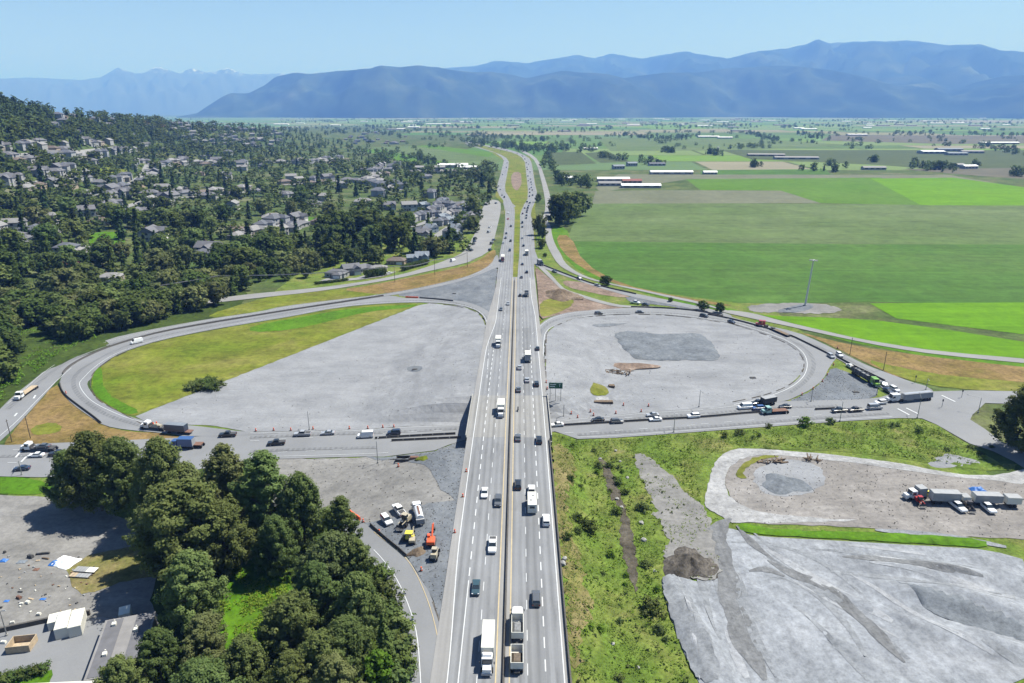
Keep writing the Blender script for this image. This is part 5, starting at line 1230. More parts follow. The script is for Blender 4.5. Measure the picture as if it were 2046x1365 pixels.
# ------------------------------------------------------------------ vehicles
def paint(name, c, metal=.0): 
    m, t, b = nodes(name); b.inputs['Base Color'].default_value = (*c, 1); b.inputs['Roughness'].default_value = .35; b.inputs['Metallic'].default_value = metal
    b.inputs['Coat Weight'].default_value = .6; b.inputs['Coat Roughness'].default_value = .1
    n = noise(t, coords(t), 3, 3); lnk(t, ramp(t, n, [(.35, tuple(x * .9 for x in c)), (.7, tuple(min(1, x * 1.06) for x in c))]), b.inputs['Base Color']); MATS[name] = m
for nm_, c_ in (('white', (.62, .62, .62)), ('silver', (.27, .28, .30)), ('grey', (.075, .08, .088)), ('black', (.012, .013, .015)), ('navy', (.018, .028, .055)), ('teal', (.025, .055, .068)), ('red', (.30, .022, .018)), ('maroon', (.14, .03, .03)), ('lime', (.17, .33, .045)),
                ('blue', (.03, .075, .20)), ('brown', (.055, .042, .035)), ('orange', (.62, .10, .03)), ('yellow', (.62, .52, .05)), ('beige', (.34, .30, .22)), ('aluminium', (.33, .35, .36)), ('green_cab', (.22, .36, .33))):
    paint('paint_' + nm_, c_)
plain('tyre', (.02, .02, .02), .9); plain('lamp_white', (.6, .6, .62), .2, var=.02); plain('lamp_red', (.30, .015, .012), .3, var=.05); plain('steel_dark', (.05, .05, .052), .7)
plain('container_white', (.52, .51, .46), .6, var=.06, scale=.4); plain('trailer_grey', (.22, .225, .235), .6, var=.12, scale=.6); plain('tarp_white', (.68, .69, .71), .6, var=.04); plain('tarp_blue', (.03, .12, .36), .5, var=.2, scale=1.5)
plain('load_grey', (.15, .155, .16), .95, var=.3, scale=2); plain('load_brown', (.10, .08, .06), .95, var=.3, scale=2); plain('drum_orange', (.60, .10, .03), .6, var=.1); plain('timber', (.13, .095, .065), .95, var=.35, scale=1.2); plain('plywood', (.33, .26, .18), .9, var=.2)
plain('steel_pole', (.20, .205, .21), .5, metal=.3); plain('wood_pole', (.085, .07, .055), .95, var=.25); plain('wire', (.16, .16, .165), .6); plain('sign_green', (.008, .075, .04), .45, var=.05); plain('sign_white', (.6, .6, .6), .5)
plain('rust_red', (.13, .07, .05), .9, var=.25)
wheel_me = MB().tube((0, -.12, 0), (0, .12, 0), .34, .34, 12).mesh('wheel', 'tyre'); twheel_me = MB().tube((0, -.16, 0), (0, .16, 0), .5, .5, 12).mesh('wheel', 'tyre')
rim_me = MB().tube((0, -.125, 0), (0, .125, 0), .2, .2, 10).mesh('rim', 'paint_silver')
def bev(me, w=.06, seg=2):
    bm = bmesh.new(); bm.from_mesh(me); bmesh.ops.bevel(bm, geom=list(bm.edges), offset=w, segments=seg, affect='EDGES', clamp_overlap=True); bm.to_mesh(me); bm.free()
    me.polygons.foreach_set('use_smooth', [False] * len(me.polygons)); return me
SPEC = {  # length, width, side outline of the lower body (x,z), cabin bottom x0,x1, top x0,x1, belt z, roof z
    'sedan': (4.75, 1.84, [(-2.37, .32), (2.33, .3), (2.37, .62), (2.2, .82), (1.1, .96), (-1.5, 1.0), (-2.25, .98), (-2.37, .75)], (-1.6, 1.05), (-1.0, .2), .97, 1.45),
    'suv': (4.75, 1.92, [(-2.37, .36), (2.33, .34), (2.37, .75), (2.2, 1.0), (1.15, 1.12), (-2.3, 1.14), (-2.37, .9)], (-2.28, 1.1), (-2.0, .35), 1.12, 1.74),
    'pickup': (5.85, 2.0, [(-2.92, .45), (2.85, .42), (2.92, .85), (2.75, 1.1), (1.45, 1.2), (-2.92, 1.18)], (-.95, 1.4), (-.75, .6), 1.18, 1.9),
    'van': (5.6, 2.05, [(-2.8, .38), (2.75, .36), (2.8, .8), (2.6, 1.1), (1.9, 1.25), (-2.75, 1.28)], (-2.75, 1.9), (-2.65, 1.1), 1.26, 2.35)}
CARM = {}
def car_meshes(kind, col):
    if (kind, col) in CARM: return CARM[(kind, col)]
    L, Wd, prof, (b0, b1), (t0, t1), zb, zr = SPEC[kind]; w = Wd / 2
    mb = MB(); n = len(prof)
    for s, q in ((-1, .94), (-.86, 1.0), (.86, 1.0), (1, .94)):
        for (x, z) in prof: mb.v.append((x * (.975 if abs(s) == 1 else 1), s * w, z if abs(s) != 1 else (z if z < .6 else z - .07)))
    for k in range(3):
        for i in range(n): j = (i + 1) % n; mb.f.append((k * n + i, k * n + j, (k + 1) * n + j, (k + 1) * n + i))
    mb.f.append(tuple(reversed(range(n)))); mb.f.append(tuple(3 * n + i for i in range(n)))
    if kind == 'pickup':
        pass
    body = mb.mesh('body', 'paint_' + col)
    wt, wb = w * .74, w * .93
    B = [(b0, -wb, zb), (b1, -wb, zb), (b1, wb, zb), (b0, wb, zb)]; Tp = [(t0, -wt, zr - .05), (t1, -wt, zr - .05), (t1, wt, zr - .05), (t0, wt, zr - .05)]
    parts = {'body': body}
    parts['roof'] = MB().box(((t0 + t1) / 2, 0, zr - .03), (t1 - t0 + .12, 2 * wt + .06, .07), taper=(.93, .93)).mesh('roof', 'paint_' + col)
    parts['windshield'] = MB().poly([B[1], B[2], Tp[2], Tp[1]]).mesh('windshield', 'window_glass'); parts['rear_window'] = MB().poly([B[3], B[0], Tp[0], Tp[3]]).mesh('rear_window', 'window_glass')
    parts['side_window'] = MB().poly([B[0], B[1], Tp[1], Tp[0]]).mesh('side_window', 'window_glass' if kind != 'van' else 'paint_' + col); parts['side_window_b'] = MB().poly([B[2], B[3], Tp[3], Tp[2]]).mesh('side_window', 'window_glass' if kind != 'van' else 'paint_' + col)
    if kind == 'pickup': parts['cargo_bed'] = MB().box((-1.93, 0, 1.185), (1.75, 1.62, .03)).mesh('cargo_bed', 'steel_dark')
    for nm, x, mt in (('headlight', L / 2 - .06, 'lamp_white'), ('taillight', -L / 2 + .04, 'lamp_red')):
        parts[nm] = MB().box((x, w * .74, .74), (.14, .34, .16)).mesh(nm, mt); parts[nm + '_b'] = MB().box((x, -w * .74, .74), (.14, .34, .16)).mesh(nm, mt)
    # single mesh for the far ones
    me = body.copy(); bm = bmesh.new(); bm.from_mesh(me)
    for k in ('roof', 'windshield', 'rear_window', 'side_window', 'side_window_b'): 
        before = len(bm.faces); bm.from_mesh(parts[k]); bm.faces.ensure_lookup_table()
        for f in bm.faces[before:]: f.material_index = 0 if (k == 'roof' or (kind == 'van' and k.startswith('side'))) else 1
    bm.to_mesh(me); bm.free(); me.materials.append(MATS['window_glass']); parts['_far'] = me
    CARM[(kind, col)] = parts; return parts
def on_highway(X, Y): return Y0 - 5 < Y < Y1 + 8 and -14 < X - hx(Y) < 13.8
def place(p, h=.8):
    """ground point under a thing whose middle, h metres up, is seen at pixel p"""
    d = ray(*p); z = 0.0
    for _ in range(30):
        s = (z + h - CAM_H) / d[2]; X, Y = d[0] * s, d[1] * s
        z = z + .6 * ((zh(Y) + .22 if on_highway(X, Y) else E(X, Y) + .17) - z)
    return Vector((X, Y, z))
def heading(p, hd):
    if hd == 'up': return math.pi / 2 - .01
    if hd == 'dn': return -math.pi / 2 - .01
    if isinstance(hd, (int, float)): return hd
    a, b = at(*p), at(*hd); return math.atan2(b.y - a.y, b.x - a.x)
def pitch_for(q, rz):
    if not on_highway(q.x, q.y): return 0.0
    s = (zh(q.y + 2) - zh(q.y - 2)) / 4; return -math.atan(s) * math.sin(rz)
def car(kind, col, p, hd, label, group=None, far=False, name=None):
    q = place(p, .8); rz = heading(p, hd); M = car_meshes(kind, col)
    name = name or {'sedan': 'sedan_car', 'suv': 'suv_car', 'pickup': 'pickup_truck', 'van': 'van'}[kind]
    cat = {'sedan': 'car', 'suv': 'car', 'pickup': 'pickup', 'van': 'van'}[kind]
    if far:
        o = link(bpy.data.objects.new(name, M['_far'])); o.location = q; o.rotation_euler = (0, pitch_for(q, rz), rz); return tag(o, label, cat, group)
    root = empty(name, q, rz); root.rotation_euler = (0, pitch_for(q, rz), rz); tag(root, label, cat, group)
    for k, me in M.items():
        if k == '_far': continue
        link(bpy.data.objects.new(k.replace('_b', ''), me), root) if k != 'cargo_bed' else link(bpy.data.objects.new(k, me), root)
    L, Wd = SPEC[kind][:2]
    for sx in (L * .31, -L * .29):
        for sy in (-1, 1):
            o = link(bpy.data.objects.new('wheel', wheel_me), root); o.location = (sx, sy * (Wd / 2 - .12), .34)
            r_ = link(bpy.data.objects.new('rim', rim_me), o)
    return root
TM = {}
def truck(p, hd, label, build, key, name='truck', cat='truck', h=1.5, group=None):
    """build() -> list of (part name, material, MB) and wheel spots"""
    q = place(p, h); rz = heading(p, hd)
    if key not in TM: parts, wh = build(); TM[key] = ([(n_, mb.mesh(n_, mt)) for n_, mt, mb in parts], wh)
    root = empty(name, q, rz); root.rotation_euler = (0, pitch_for(q, rz), rz); tag(root, label, cat, group)
    for n_, me in TM[key][0]: link(bpy.data.objects.new(n_, me), root)
    for (x, y) in TM[key][1]: o = link(bpy.data.objects.new('wheel', twheel_me), root); o.location = (x, y, .5)
    return root
def cab(parts, x, col, conv=True, hgt=2.7):
    """tractor cab whose back is at x; bonnet in front when conv"""
    c = 'paint_' + col
    parts.append(('cab', c, MB().box((x + .95, 0, hgt / 2 + .45), (1.9, 2.3, hgt - .5), taper=(.86, .9))))
    if conv: parts.append(('bonnet', c, MB().box((x + 2.6, 0, 1.15), (1.5, 1.9, 1.1), taper=(.95, .85))))
    xf = x + (1.9 if conv else 1.9)
    parts.append(('windshield', 'window_glass', MB().poly([(xf + .02, -1.0, 1.75), (xf + .02, 1.0, 1.75), (xf - .12, .92, hgt + .05), (xf - .12, -.92, hgt + .05)])))
    parts.append(('bumper', 'aluminium' if 0 else 'paint_silver', MB().box((x + (3.42 if conv else 1.98), 0, .65), (.14, 2.2, .4))))
    for s in (-1, 1):
        parts.append(('side_window', 'window_glass', MB().box((x + 1.1, s * 1.12, 2.1), (1.0, .05, .7))))
        parts.append(('mirror', 'steel_dark', MB().box((x + 1.85, s * 1.4, 2.0), (.12, .2, .6))))
        parts.append(('headlight', 'lamp_white', MB().box((x + (3.4 if conv else 1.97), s * .8, 1.0), (.1, .3, .22))))
W6 = lambda xs, w=1.05: [(x, s * w) for x in xs for s in (-1, 1)]
def chassis(parts, x0, x1): parts.append(('chassis', 'steel_dark', MB().box(((x0 + x1) / 2, 0, .8), (x1 - x0, 1.1, .35))))
def box_truck(col='white', box='container_white', L=6.0, sleeper=False):
    P = []; chassis(P, -L / 2 - 1.4, L / 2 + 1.0); x = L / 2 - 1.4
    P.append(('cargo_box', box, MB().box((-1.4 - .1, 0, 2.35), (L, 2.5, 2.7))))
    P.append(('rear_door', 'trailer_grey', MB().box((-1.5 - L / 2 - .02, 0, 2.3), (.06, 2.3, 2.4))))
    cab(P, x + .2, col, True)
    if sleeper: P.append(('wind_deflector', 'paint_' + col, MB().box((x + 1.0, 0, 3.05), (1.3, 1.9, .6), taper=(.5, .9))))
    return P, W6([x + 2.4, -L / 2 - .2, -L / 2 - 1.3 + .0])
def semi_trailer(mat='trailer_grey', L=13.5, tall=2.8):
    P = []; P.append(('cargo_box', mat, MB().box((0, 0, 1.2 + tall / 2), (L, 2.6, tall)))); P.append(('roof_panel', 'aluminium' if 0 else 'trailer_grey', MB().box((0, 0, 1.2 + tall + .03), (L - .1, 2.5, .06))))
    chassis(P, -L / 2 + .2, L / 2 - .5); P.append(('landing_leg', 'steel_dark', MB().box((L / 2 - 2.6, 0, .5), (.2, 1.8, 1.0)))); P.append(('rear_door', 'container_white', MB().box((-L / 2 - .02, 0, 1.2 + tall / 2), (.06, 2.4, tall - .2))))
    return P, W6([-L / 2 + 1.2, -L / 2 + 2.5])
def tractor(col):
    P = []; chassis(P, -3.2, 2.6); cab(P, -.4, col, True, 3.0); P.append(('sleeper', 'paint_' + col, MB().box((-1.2, 0, 2.0), (1.5, 2.3, 2.4), taper=(.9, .9)))); P.append(('fuel_tank', 'paint_silver', MB().tube((-.5, -1.05, .75), (1.0, -1.05, .75), .3, .3, 10).tube((-.5, 1.05, .75), (1.0, 1.05, .75), .3, .3, 10)))
    return P, W6([2.1, -1.9, -3.0])
def open_box(mb, cx, L, Wd, z0, z1, th=.1):
    mb.box((cx, 0, z0 + .05), (L, Wd, .1))
    for s in (-1, 1): mb.box((cx, s * (Wd / 2 - th / 2), (z0 + z1) / 2 + .1), (L, th, z1 - z0))
    for s in (-1, 1): mb.box((cx + s * (L / 2 - th / 2), 0, (z0 + z1) / 2 + .1), (th, Wd - 2 * th - .01, z1 - z0))
    return mb
def dump(col='white', body='trailer_grey', load='load_grey', Lb=5.4, pup=False):
    P = []; chassis(P, -4.3, 3.2); P.append(('dump_body', body, open_box(MB(), -1.3, Lb, 2.5, 1.2, 2.7))); P.append(('load', load, MB().box((-1.6, 0, 1.75), (Lb * .8, 2.2, .8), taper=(.5, .55))))
    if not pup: cab(P, 1.5, col, True); P.append(('cab_guard', body, MB().box((1.7, 0, 3.02), (1.1, 2.3, .08))))
    else: P.append(('drawbar', 'steel_dark', MB().box((3.2, 0, .8), (3.0, .2, .2))))
    return P, W6([3.9, -2.2, -3.4] if not pup else [.4, -2.2, -3.2])
def flatbed(col='white', L=7.0, deck='plywood', extra=None):
    P = []; chassis(P, -L / 2 - 1.4, L / 2 + .9); P.append(('flat_deck', deck, MB().box((-1.5, 0, 1.15), (L, 2.45, .18)))); P.append(('headboard', 'steel_dark', MB().box((-1.5 + L / 2, 0, 1.7), (.1, 2.3, 1.0)))); cab(P, L / 2 - 1.3, col, True)
    if extra: extra(P)
    return P, W6([L / 2 + 1.2, -L / 2 - .2, -L / 2 - 1.4])
def rv():
    P = []; P.append(('body', 'container_white', MB().box((0, 0, 1.75), (6.6, 2.45, 2.5), taper=(.96, .97)))); P.append(('roof_vent', 'trailer_grey', MB().box((-.9, .3, 3.05), (.6, .6, .14)).box((1.3, -.3, 3.05), (.6, .6, .14)))); P.append(('rear_window', 'window_glass', MB().box((-3.28, 0, 2.2), (.05, 1.3, .6)))); P.append(('drawbar', 'steel_dark', MB().box((3.9, 0, .6), (1.4, .2, .15))))
    for s in (-1, 1): P.append(('side_window', 'window_glass', MB().box((1.2, s * 1.22, 2.1), (1.2, .05, .6))))
    return P, W6([-.5, .6], 1.0)
# ---- the highway, towards the viewer
H_ = 'dn'
car('sedan', 'teal', (951, 1172), H_, 'dark teal sedan passing the end of the gravel gore')
r = car('pickup', 'white', (984, 1088), H_, 'white pickup with dark bed on the highway near the excavator works')
car('suv', 'grey', (995, 1000), H_, 'dark grey suv beside the yellow median line before the white sedan')
car('sedan', 'white', (968, 983), H_, 'white sedan passing the white tank truck works')
truck((975, 1292), H_, 'white box truck with pale box and roof fairing heading down the highway', lambda: box_truck('white', 'container_white', 7.6, True), 'bt1', 'box_truck', h=1.7)
truck((1001, 817), H_, 'white box truck driving on the overpass deck', lambda: box_truck('white', 'container_white', 5.6), 'bt2', 'box_truck')
truck((995.5, 684), H_, 'white box truck merging beside the left loop ramp', lambda: box_truck('white', 'container_white', 5.6), 'bt2', 'box_truck')
car('sedan', 'grey', (1001, 617), H_, 'grey car in the right lane beside the left loop gore')
car('sedan', 'silver', (1015, 606), H_, 'silver car beside the median barrier near its start')
truck((1004.5, 517), H_, 'maroon cabbed lorry with white roof passing the houses', lambda: box_truck('maroon', 'container_white', 8.0), 'bt3', 'box_truck')
# ---- away from the viewer
U_ = 'up'
truck((1034, 1246), U_, 'white dump truck with loaded grey box beside the median barrier', lambda: dump('white', 'container_white', 'load_grey'), 'du1', 'dump_truck', h=1.4)
truck((1033, 1306), U_, 'pup trailer with brown box behind the white dump truck', lambda: dump('white', 'container_white', 'load_brown', 4.8, True), 'du2', 'dump_trailer', 'trailer', 1.4)
car('suv', 'grey', (1071, 1194), U_, 'dark suv in the darker middle lane behind nothing ahead')['label'] = 'dark grey suv on the dark repaved lane level with the dump truck'
car('suv', 'white', (1091, 1038), U_, 'white suv in the outer lane beside the ditch slope barrier')
truck((1063, 1004), U_, 'white travel trailer with roof vents on the dark repaved lane', rv, 'rv', 'travel_trailer', 'trailer', 1.6)
car('pickup', 'white', (1062, 981), U_, 'white pickup towing the travel trailer')
car('suv', 'black', (1035, 967), U_, 'black suv beside the median barrier passing the travel trailer')
car('sedan', 'grey', (1035, 873), U_, 'dark sedan coming up to the overpass deck')
car('suv', 'black', (1077, 878), U_, 'black suv in the outer lane at the overpass joint')
# motorcycle
mq = place((1035, 818), .6); mo = empty('motorcycle', mq, math.pi / 2); tag(mo, 'small dark motorcycle with rider on the overpass deck', 'motorcycle')
for x in (-.7, .7): o = link(bpy.data.objects.new('wheel', wheel_me), mo); o.location = (x, 0, .34); o.scale = (1, .5, 1)
MB().box((0, 0, .7), (1.3, .35, .45), taper=(.7, .6)).build('frame', 'paint_black', mo)
rb = MB().tube((-.15, 0, .85), (.05, 0, 1.45), .2, .16, 8).tube((.05, 0, 1.45), (.12, 0, 1.75), .11, .12, 8).tube((.05, .2, 1.35), (.55, .3, 1.05), .07, .05, 6).tube((.05, -.2, 1.35), (.55, -.3, 1.05), .07, .05, 6).tube((-.1, .15, .85), (.3, .25, .4), .1, .07, 6).tube((-.1, -.15, .85), (.3, -.25, .4), .1, .07, 6).build('rider', 'steel_dark', None); rb.location = mq; rb.rotation_euler = (0, 0, math.pi / 2); rb.name = 'person'; tag(rb, 'person in dark clothes riding the motorcycle', 'person')
car('sedan', 'grey', (1036, 777), U_, 'grey sedan on the inner lane just past the overpass'); car('suv', 'black', (1072, 766), U_, 'black suv beside the green road sign'); car('sedan', 'silver', (1053, 758), U_, 'silver sedan on the dark repaved lane past the overpass'); car('sedan', 'silver', (1038, 733), U_, 'silver sedan on the inner lane behind the white roofed lorry')
truck((1054.5, 712), U_, 'white roofed lorry with grey rear beside the right loop exit', lambda: box_truck('white', 'aluminium' if 0 else 'container_white', 6.0), 'bt4', 'box_truck')
car('sedan', 'black', (1074, 695), U_, 'black car entering the right loop exit lane')
car('sedan', 'black', (1039.5, 589), U_, 'black car beside the median barrier start'); truck((1052, 586), U_, 'silver dump truck climbing towards the median grass', lambda: dump('silver', 'trailer_grey', 'load_grey'), 'du3', 'dump_truck')
car('sedan', 'grey', (1042, 553), U_, 'dark car level with the tip of the grass median'); car('suv', 'black', (1052.5, 543), U_, 'black suv ahead of the silver dump truck'); car('sedan', 'navy', (1043.7, 527), U_, 'navy car beside the narrow grass median')
truck((1052.5, 505), U_, 'white roofed lorry beside the exit ramp and bushes', lambda: box_truck('white', 'container_white', 5.6), 'bt2', 'box_truck')
fr = random.Random(4)
def farcars(txt, hd, where, kinds=('sedan', 'suv', 'sedan', 'suv', 'van'), cols=('black', 'grey', 'navy', 'grey', 'black', 'silver', 'white')):
    for p in path(txt):
        k, c = fr.choice(kinds), fr.choice(cols); lab = c + ' ' + {'sedan': 'sedan', 'suv': 'suv', 'van': 'van', 'pickup': 'pickup'}[k] + ' ' + where
        car(k, c, p, hd, lab, lab + ' group', True)
farcars('S 670,850 560,725 600,640 685,690 612,560 690,440 640,210', 'dn', 'on the highway beside the wide street')
car('sedan', 'red', px('S', 640, 315), 'dn', 'red car on the far highway beside the wide street', None, True)
farcars('R 615,1070 660,1110 625,670 685,600 715,440 700,530 650,500 580,960', 'dn', 'on the far highway bend beyond the houses')
farcars('S 905,770 885,640 885,450 885,380', 'up', 'on the highway beside the frontage trees')
car('suv', 'maroon', px('S', 890, 225), 'up', 'maroon suv at the tail of the far queue', None, True)
farcars('S 950,300 955,255 960,200 968,165 978,130 992,90 1010,45 925,130 965,25 | R 1160,1210 1100,1195 1210,1070 1150,1090 1155,1015 1205,970 1185,920 1150,950 1180,820 1170,760 1125,790 1120,700 1160,620 1110,570 1100,530 1130,470 1085,445 1060,370 1020,320 1190,860', 'up', 'in the slow queue on the far highway', cols=('black', 'grey', 'navy', 'black', 'grey', 'silver'))
farcars('O 150,348 200,355 240,362 300,372 340,385 390,395 440,392 480,405 520,415 560,430', 3.0, 'on the distant bend of the highway', cols=('white', 'grey', 'silver', 'black'))
farcars('S 330,460 315,540 395,670 365,735 335,840 435,50', 1.2, 'on the wide street beside the packed houses'); farcars('S 15,850 70,700 80,660 150,430 52,745', 1.2, 'parked along the packed houses')
car('van', 'white', px('U', 1535, 648), (940, 508), 'white van parked at the frontage road houses'); car('sedan', 'white', px('U', 842, 780), (700, 560), 'white car parked beside the clipped hedge', None, True); car('sedan', 'red', px('B', 110, 600), (80, 640), 'red car on the frontage road under the trees', None, True)
# ---- exit ramp and right loop
truck(px('S', 1190, 1068), px('S', 1300, 1140), 'grey lorry on the exit ramp beside the bush', lambda: box_truck('navy', 'trailer_grey', 5.6), 'bt5', 'box_truck')
for (c_, x, y, k, col, tx, ty, lab) in [('C', 655, 240, 'sedan', 'grey', 800, 295, 'grey sedan on the exit ramp behind the lorry'), ('C', 850, 297, 'suv', 'grey', 1000, 350, 'grey suv on the exit ramp beside the dirt mound'), ('C', 990, 347, 'sedan', 'silver', 1150, 390, 'silver sedan on the exit ramp beside the round bush'),
        ('C', 1285, 482, 'pickup', 'white', 1400, 500, 'white pickup parked on the dark gravel gore'), ('C', 1365, 497, 'sedan', 'black', 1450, 512, 'black car beside the white pickup on dark gravel'), ('C', 1000, 567, 'suv', 'black', 1250, 550, 'black suv at the top of the right loop'), ('C', 1320, 555, 'sedan', 'grey', 1500, 556, 'grey car at the top of the right loop'),
        ('C', 1820, 587, 'suv', 'black', 2000, 625, 'black suv following the right loop bend'), ('D', 195, 512, 'sedan', 'navy', 300, 550, 'navy car on the right loop beside the barrier'),
        ('a', 160, 162, 'suv', 'silver', 400, 330, 'silver suv behind the lime green lorry queue'), ('a', 295, 142, 'suv', 'white', 420, 250, 'white suv on the outer side of the barrier'), ('a', 470, 322, 'sedan', 'white', 700, 450, 'white car directly behind the dump trailer'), ('a', 995, 602, 'sedan', 'silver', 1100, 680, 'silver car ahead of the lime green lorry'),
        ('a', 1160, 682, 'suv', 'white', 1300, 760, 'white suv waiting at the junction stop line'), ('a', 1060, 702, 'sedan', 'navy', 1200, 780, 'dark car waiting beside the white suv at the junction'), ('a', 940, 890, 'suv', 'white', 700, 910, 'white suv turning past the silver van'), ('a', 850, 972, 'van', 'silver', 1050, 960, 'silver van waiting at the junction'), ('a', 290, 1017, 'pickup', 'black', 100, 1030, 'black pickup on the cross road before the brown pickup'), ('a', 545, 1007, 'pickup', 'brown', 350, 1020, 'dark brown pickup behind the black pickup'),
        ('b', 450, 267, 'suv', 'blue', 300, 275, 'blue suv between the white van and green lorry'), ('b', 775, 247, 'sedan', 'black', 600, 255, 'black car behind the green cabbed lorry'), ('b', 290, 258, 'van', 'white', 150, 268, 'white van leading the cross road queue'), ('b', 450, 205, 'pickup', 'black', 380, 215, 'black pickup leaving the right loop'),
        ('G', 840, 382, 'sedan', 'white', 700, 392, 'white car coming out from under the overpass'), ('G', 1160, 342, 'sedan', 'black', 1000, 352, 'black sedan on the cross road near the timber stack'), ('G', 1310, 357, 'suv', 'grey', 1450, 350, 'grey suv on the cross road median lane'), ('G', 1590, 305, 'sedan', 'silver', 1400, 315, 'silver car on the upper lane of the cross road'), ('G', 1612, 340, 'sedan', 'white', 1400, 350, 'white car beside the silver car on the cross road'), ('G', 1910, 315, 'suv', 'white', 1700, 328, 'white suv on the cross road beside the cones'),
        ('F', 410, 457, 'pickup', 'silver', 250, 462, 'silver pickup on the cross road below the lamp post'), ('F', 610, 447, 'sedan', 'silver', 400, 455, 'silver car on the cross road behind the silver pickup'), ('F', 905, 470, 'van', 'white', 700, 480, 'white passenger van on the cross road beside the barrier end'), ('F', 1130, 445, 'suv', 'navy', 950, 455, 'navy suv on the cross road beside the orange cones'), ('F', 205, 527, 'pickup', 'black', 50, 538, 'black pickup on the middle lane of the cross road'), ('E', 1790, 462, 'pickup', 'black', 1600, 470, 'black pickup behind the blue container trailer'),
        ('Z', 370, 347, 'sedan', 'white', 150, 355, 'white sedan waiting beside the tow truck'), ('Z', 595, 335, 'pickup', 'black', 400, 345, 'black pickup half hidden by the corner tree'), ('Z', 220, 482, 'sedan', 'navy', 50, 495, 'navy sedan on the lowest lane of the cross road'), ('B', 1065, 712, 'van', 'white', 900, 750, 'white van on the left loop ramp beside the lawn')]:
    car(k, col, px(c_, x, y), px(c_, tx, ty), lab)
def lowboy():
    P = []; P.append(('deck', 'steel_dark', MB().box((0, 0, .8), (13.0, 2.5, .25)))); P.append(('gooseneck', 'steel_dark', MB().box((6.0, 0, 1.3), (2.4, 1.4, .3)))); P.append(('outrigger', 'timber', MB().box((-1, 0, .96), (9, 2.3, .06)))); return P, W6([-5.6, -4.4, -3.2])
q1, q2 = px('D', 385, 527), px('D', 505, 578)
truck(q1, px('D', 280, 515), 'red tractor pulling an empty lowboy along the loop barrier', lambda: tractor('red'), 'tr_red', 'tractor_unit'); truck(q2, q1, 'empty dark lowboy trailer behind the red tractor', lowboy, 'lowboy', 'lowboy_trailer', 'trailer', .9)
truck(px('a', 850, 575), px('a', 960, 660), 'lime green tractor unit waiting at the junction', lambda: tractor('lime'), 'tr_lime', 'tractor_unit')
def dump_trailer():
    P = []; P.append(('tub', 'load_brown' if 0 else 'steel_dark', open_box(MB(), 0, 11.5, 2.5, 1.2, 3.0))); P.append(('load', 'load_grey', MB().box((0, 0, 2.4), (10.5, 2.2, .6), taper=(.9, .6)))); P.append(('rib', 'trailer_grey', MB().box((-3, 0, 2.2), (.12, 2.62, 1.8)).box((0, 0, 2.2), (.12, 2.62, 1.8)).box((3, 0, 2.2), (.12, 2.62, 1.8)))); chassis(P, -5.5, 5.5); return P, W6([-4.6, -3.4, -2.2])
truck(px('a', 640, 445), px('a', 800, 540), 'dark dump trailer behind the lime green tractor', dump_trailer, 'dtr', 'dump_trailer', 'trailer', 1.8)
def tank_trailer():
    P = []; P.append(('tank', 'trailer_grey', MB().box((0, 0, 2.35), (13.0, 2.5, 2.1), taper=(.97, .8)))); P.append(('top_rail', 'paint_silver', MB().box((0, 0, 3.45), (12, 1.2, .1)))); P.append(('hopper', 'trailer_grey', MB().box((-3.3, 0, 1.0), (3, 1.6, .7), taper=(1, 1)).box((3.3, 0, 1.0), (3, 1.6, .7)))); chassis(P, -6.3, 6.3); return P, W6([-5.4, -4.2, 2.0 - 6.0 + .9])
truck(px('a', 1150, 825), px('a', 1000, 835), 'white tractor unit crossing the junction', lambda: tractor('white'), 'tr_white', 'tractor_unit'); truck(px('a', 1510, 795), px('a', 1300, 815), 'long silver bulk trailer behind the white tractor', tank_trailer, 'tank', 'bulk_trailer', 'trailer', 2.0)
truck(px('b', 655, 290), px('b', 500, 300), 'green cabbed flatbed lorry in the cross road queue', lambda: flatbed('green_cab', 6.5, 'rust_red'), 'fb1', 'flatbed_truck')
truck(px('b', 575, 185), px('b', 420, 215), 'white topped box trailer behind the black pickup', lambda: semi_trailer('steel_dark', 6.0, 2.0), 'st6', 'box_trailer', 'trailer', 1.6)
# left cross road lorries
def load_frame(P): P.append(('machinery', 'paint_beige', MB().box((-.8, 0, 1.7), (2.6, 1.6, .9), taper=(.7, .7)).box((-2.6, .2, 1.6), (1.0, 1.2, .7)))); P.append(('marker_drum', 'drum_orange', MB().tube((-.2, .4, 2.1), (-.2, .4, 2.7), .25, .2, 8).tube((-.9, -.4, 2.1), (-.9, -.4, 2.7), .25, .2, 8)))
truck(px('E', 1210, 395), px('E', 1100, 385), 'white flatbed lorry carrying beige machinery and orange drums', lambda: flatbed('white', 5.6, 'steel_dark', load_frame), 'fb2', 'flatbed_truck', h=1.3)
def blue_trailer():
    P = []; P.append(('container', 'paint_navy', MB().box((0, 0, 2.2), (7.6, 2.5, 2.4)))); P.append(('roof_panel', 'roof_blue', MB().box((0, 0, 3.43), (7.5, 2.4, .06)))); P.append(('drawbar', 'steel_dark', MB().box((4.4, 0, .8), (1.8, .25, .2)))); P.append(('tail_deck', 'rust_red', MB().box((-4.8, 0, .9), (2.2, 2.3, .2)))); chassis(P, -5.8, 3.8); return P, W6([-2.6, -1.4, 2.2])
truck(px('E', 1385, 412), px('E', 1250, 402), 'blue roofed container trailer behind the white flatbed', blue_trailer, 'blt', 'container_trailer', 'trailer', 1.9)
truck(px('E', 1430, 537), px('E', 1250, 535), 'blue topped lorry box half hidden by the pointed tree', lambda: box_truck('blue', 'paint_blue', 5.0), 'bt7', 'box_truck'); truck(px('E', 1515, 540), px('E', 1400, 538), 'rusty low trailer behind the blue lorry', lambda: flatbed('maroon', 3.6, 'rust_red'), 'fb5', 'flatbed_truck', h=1.0)
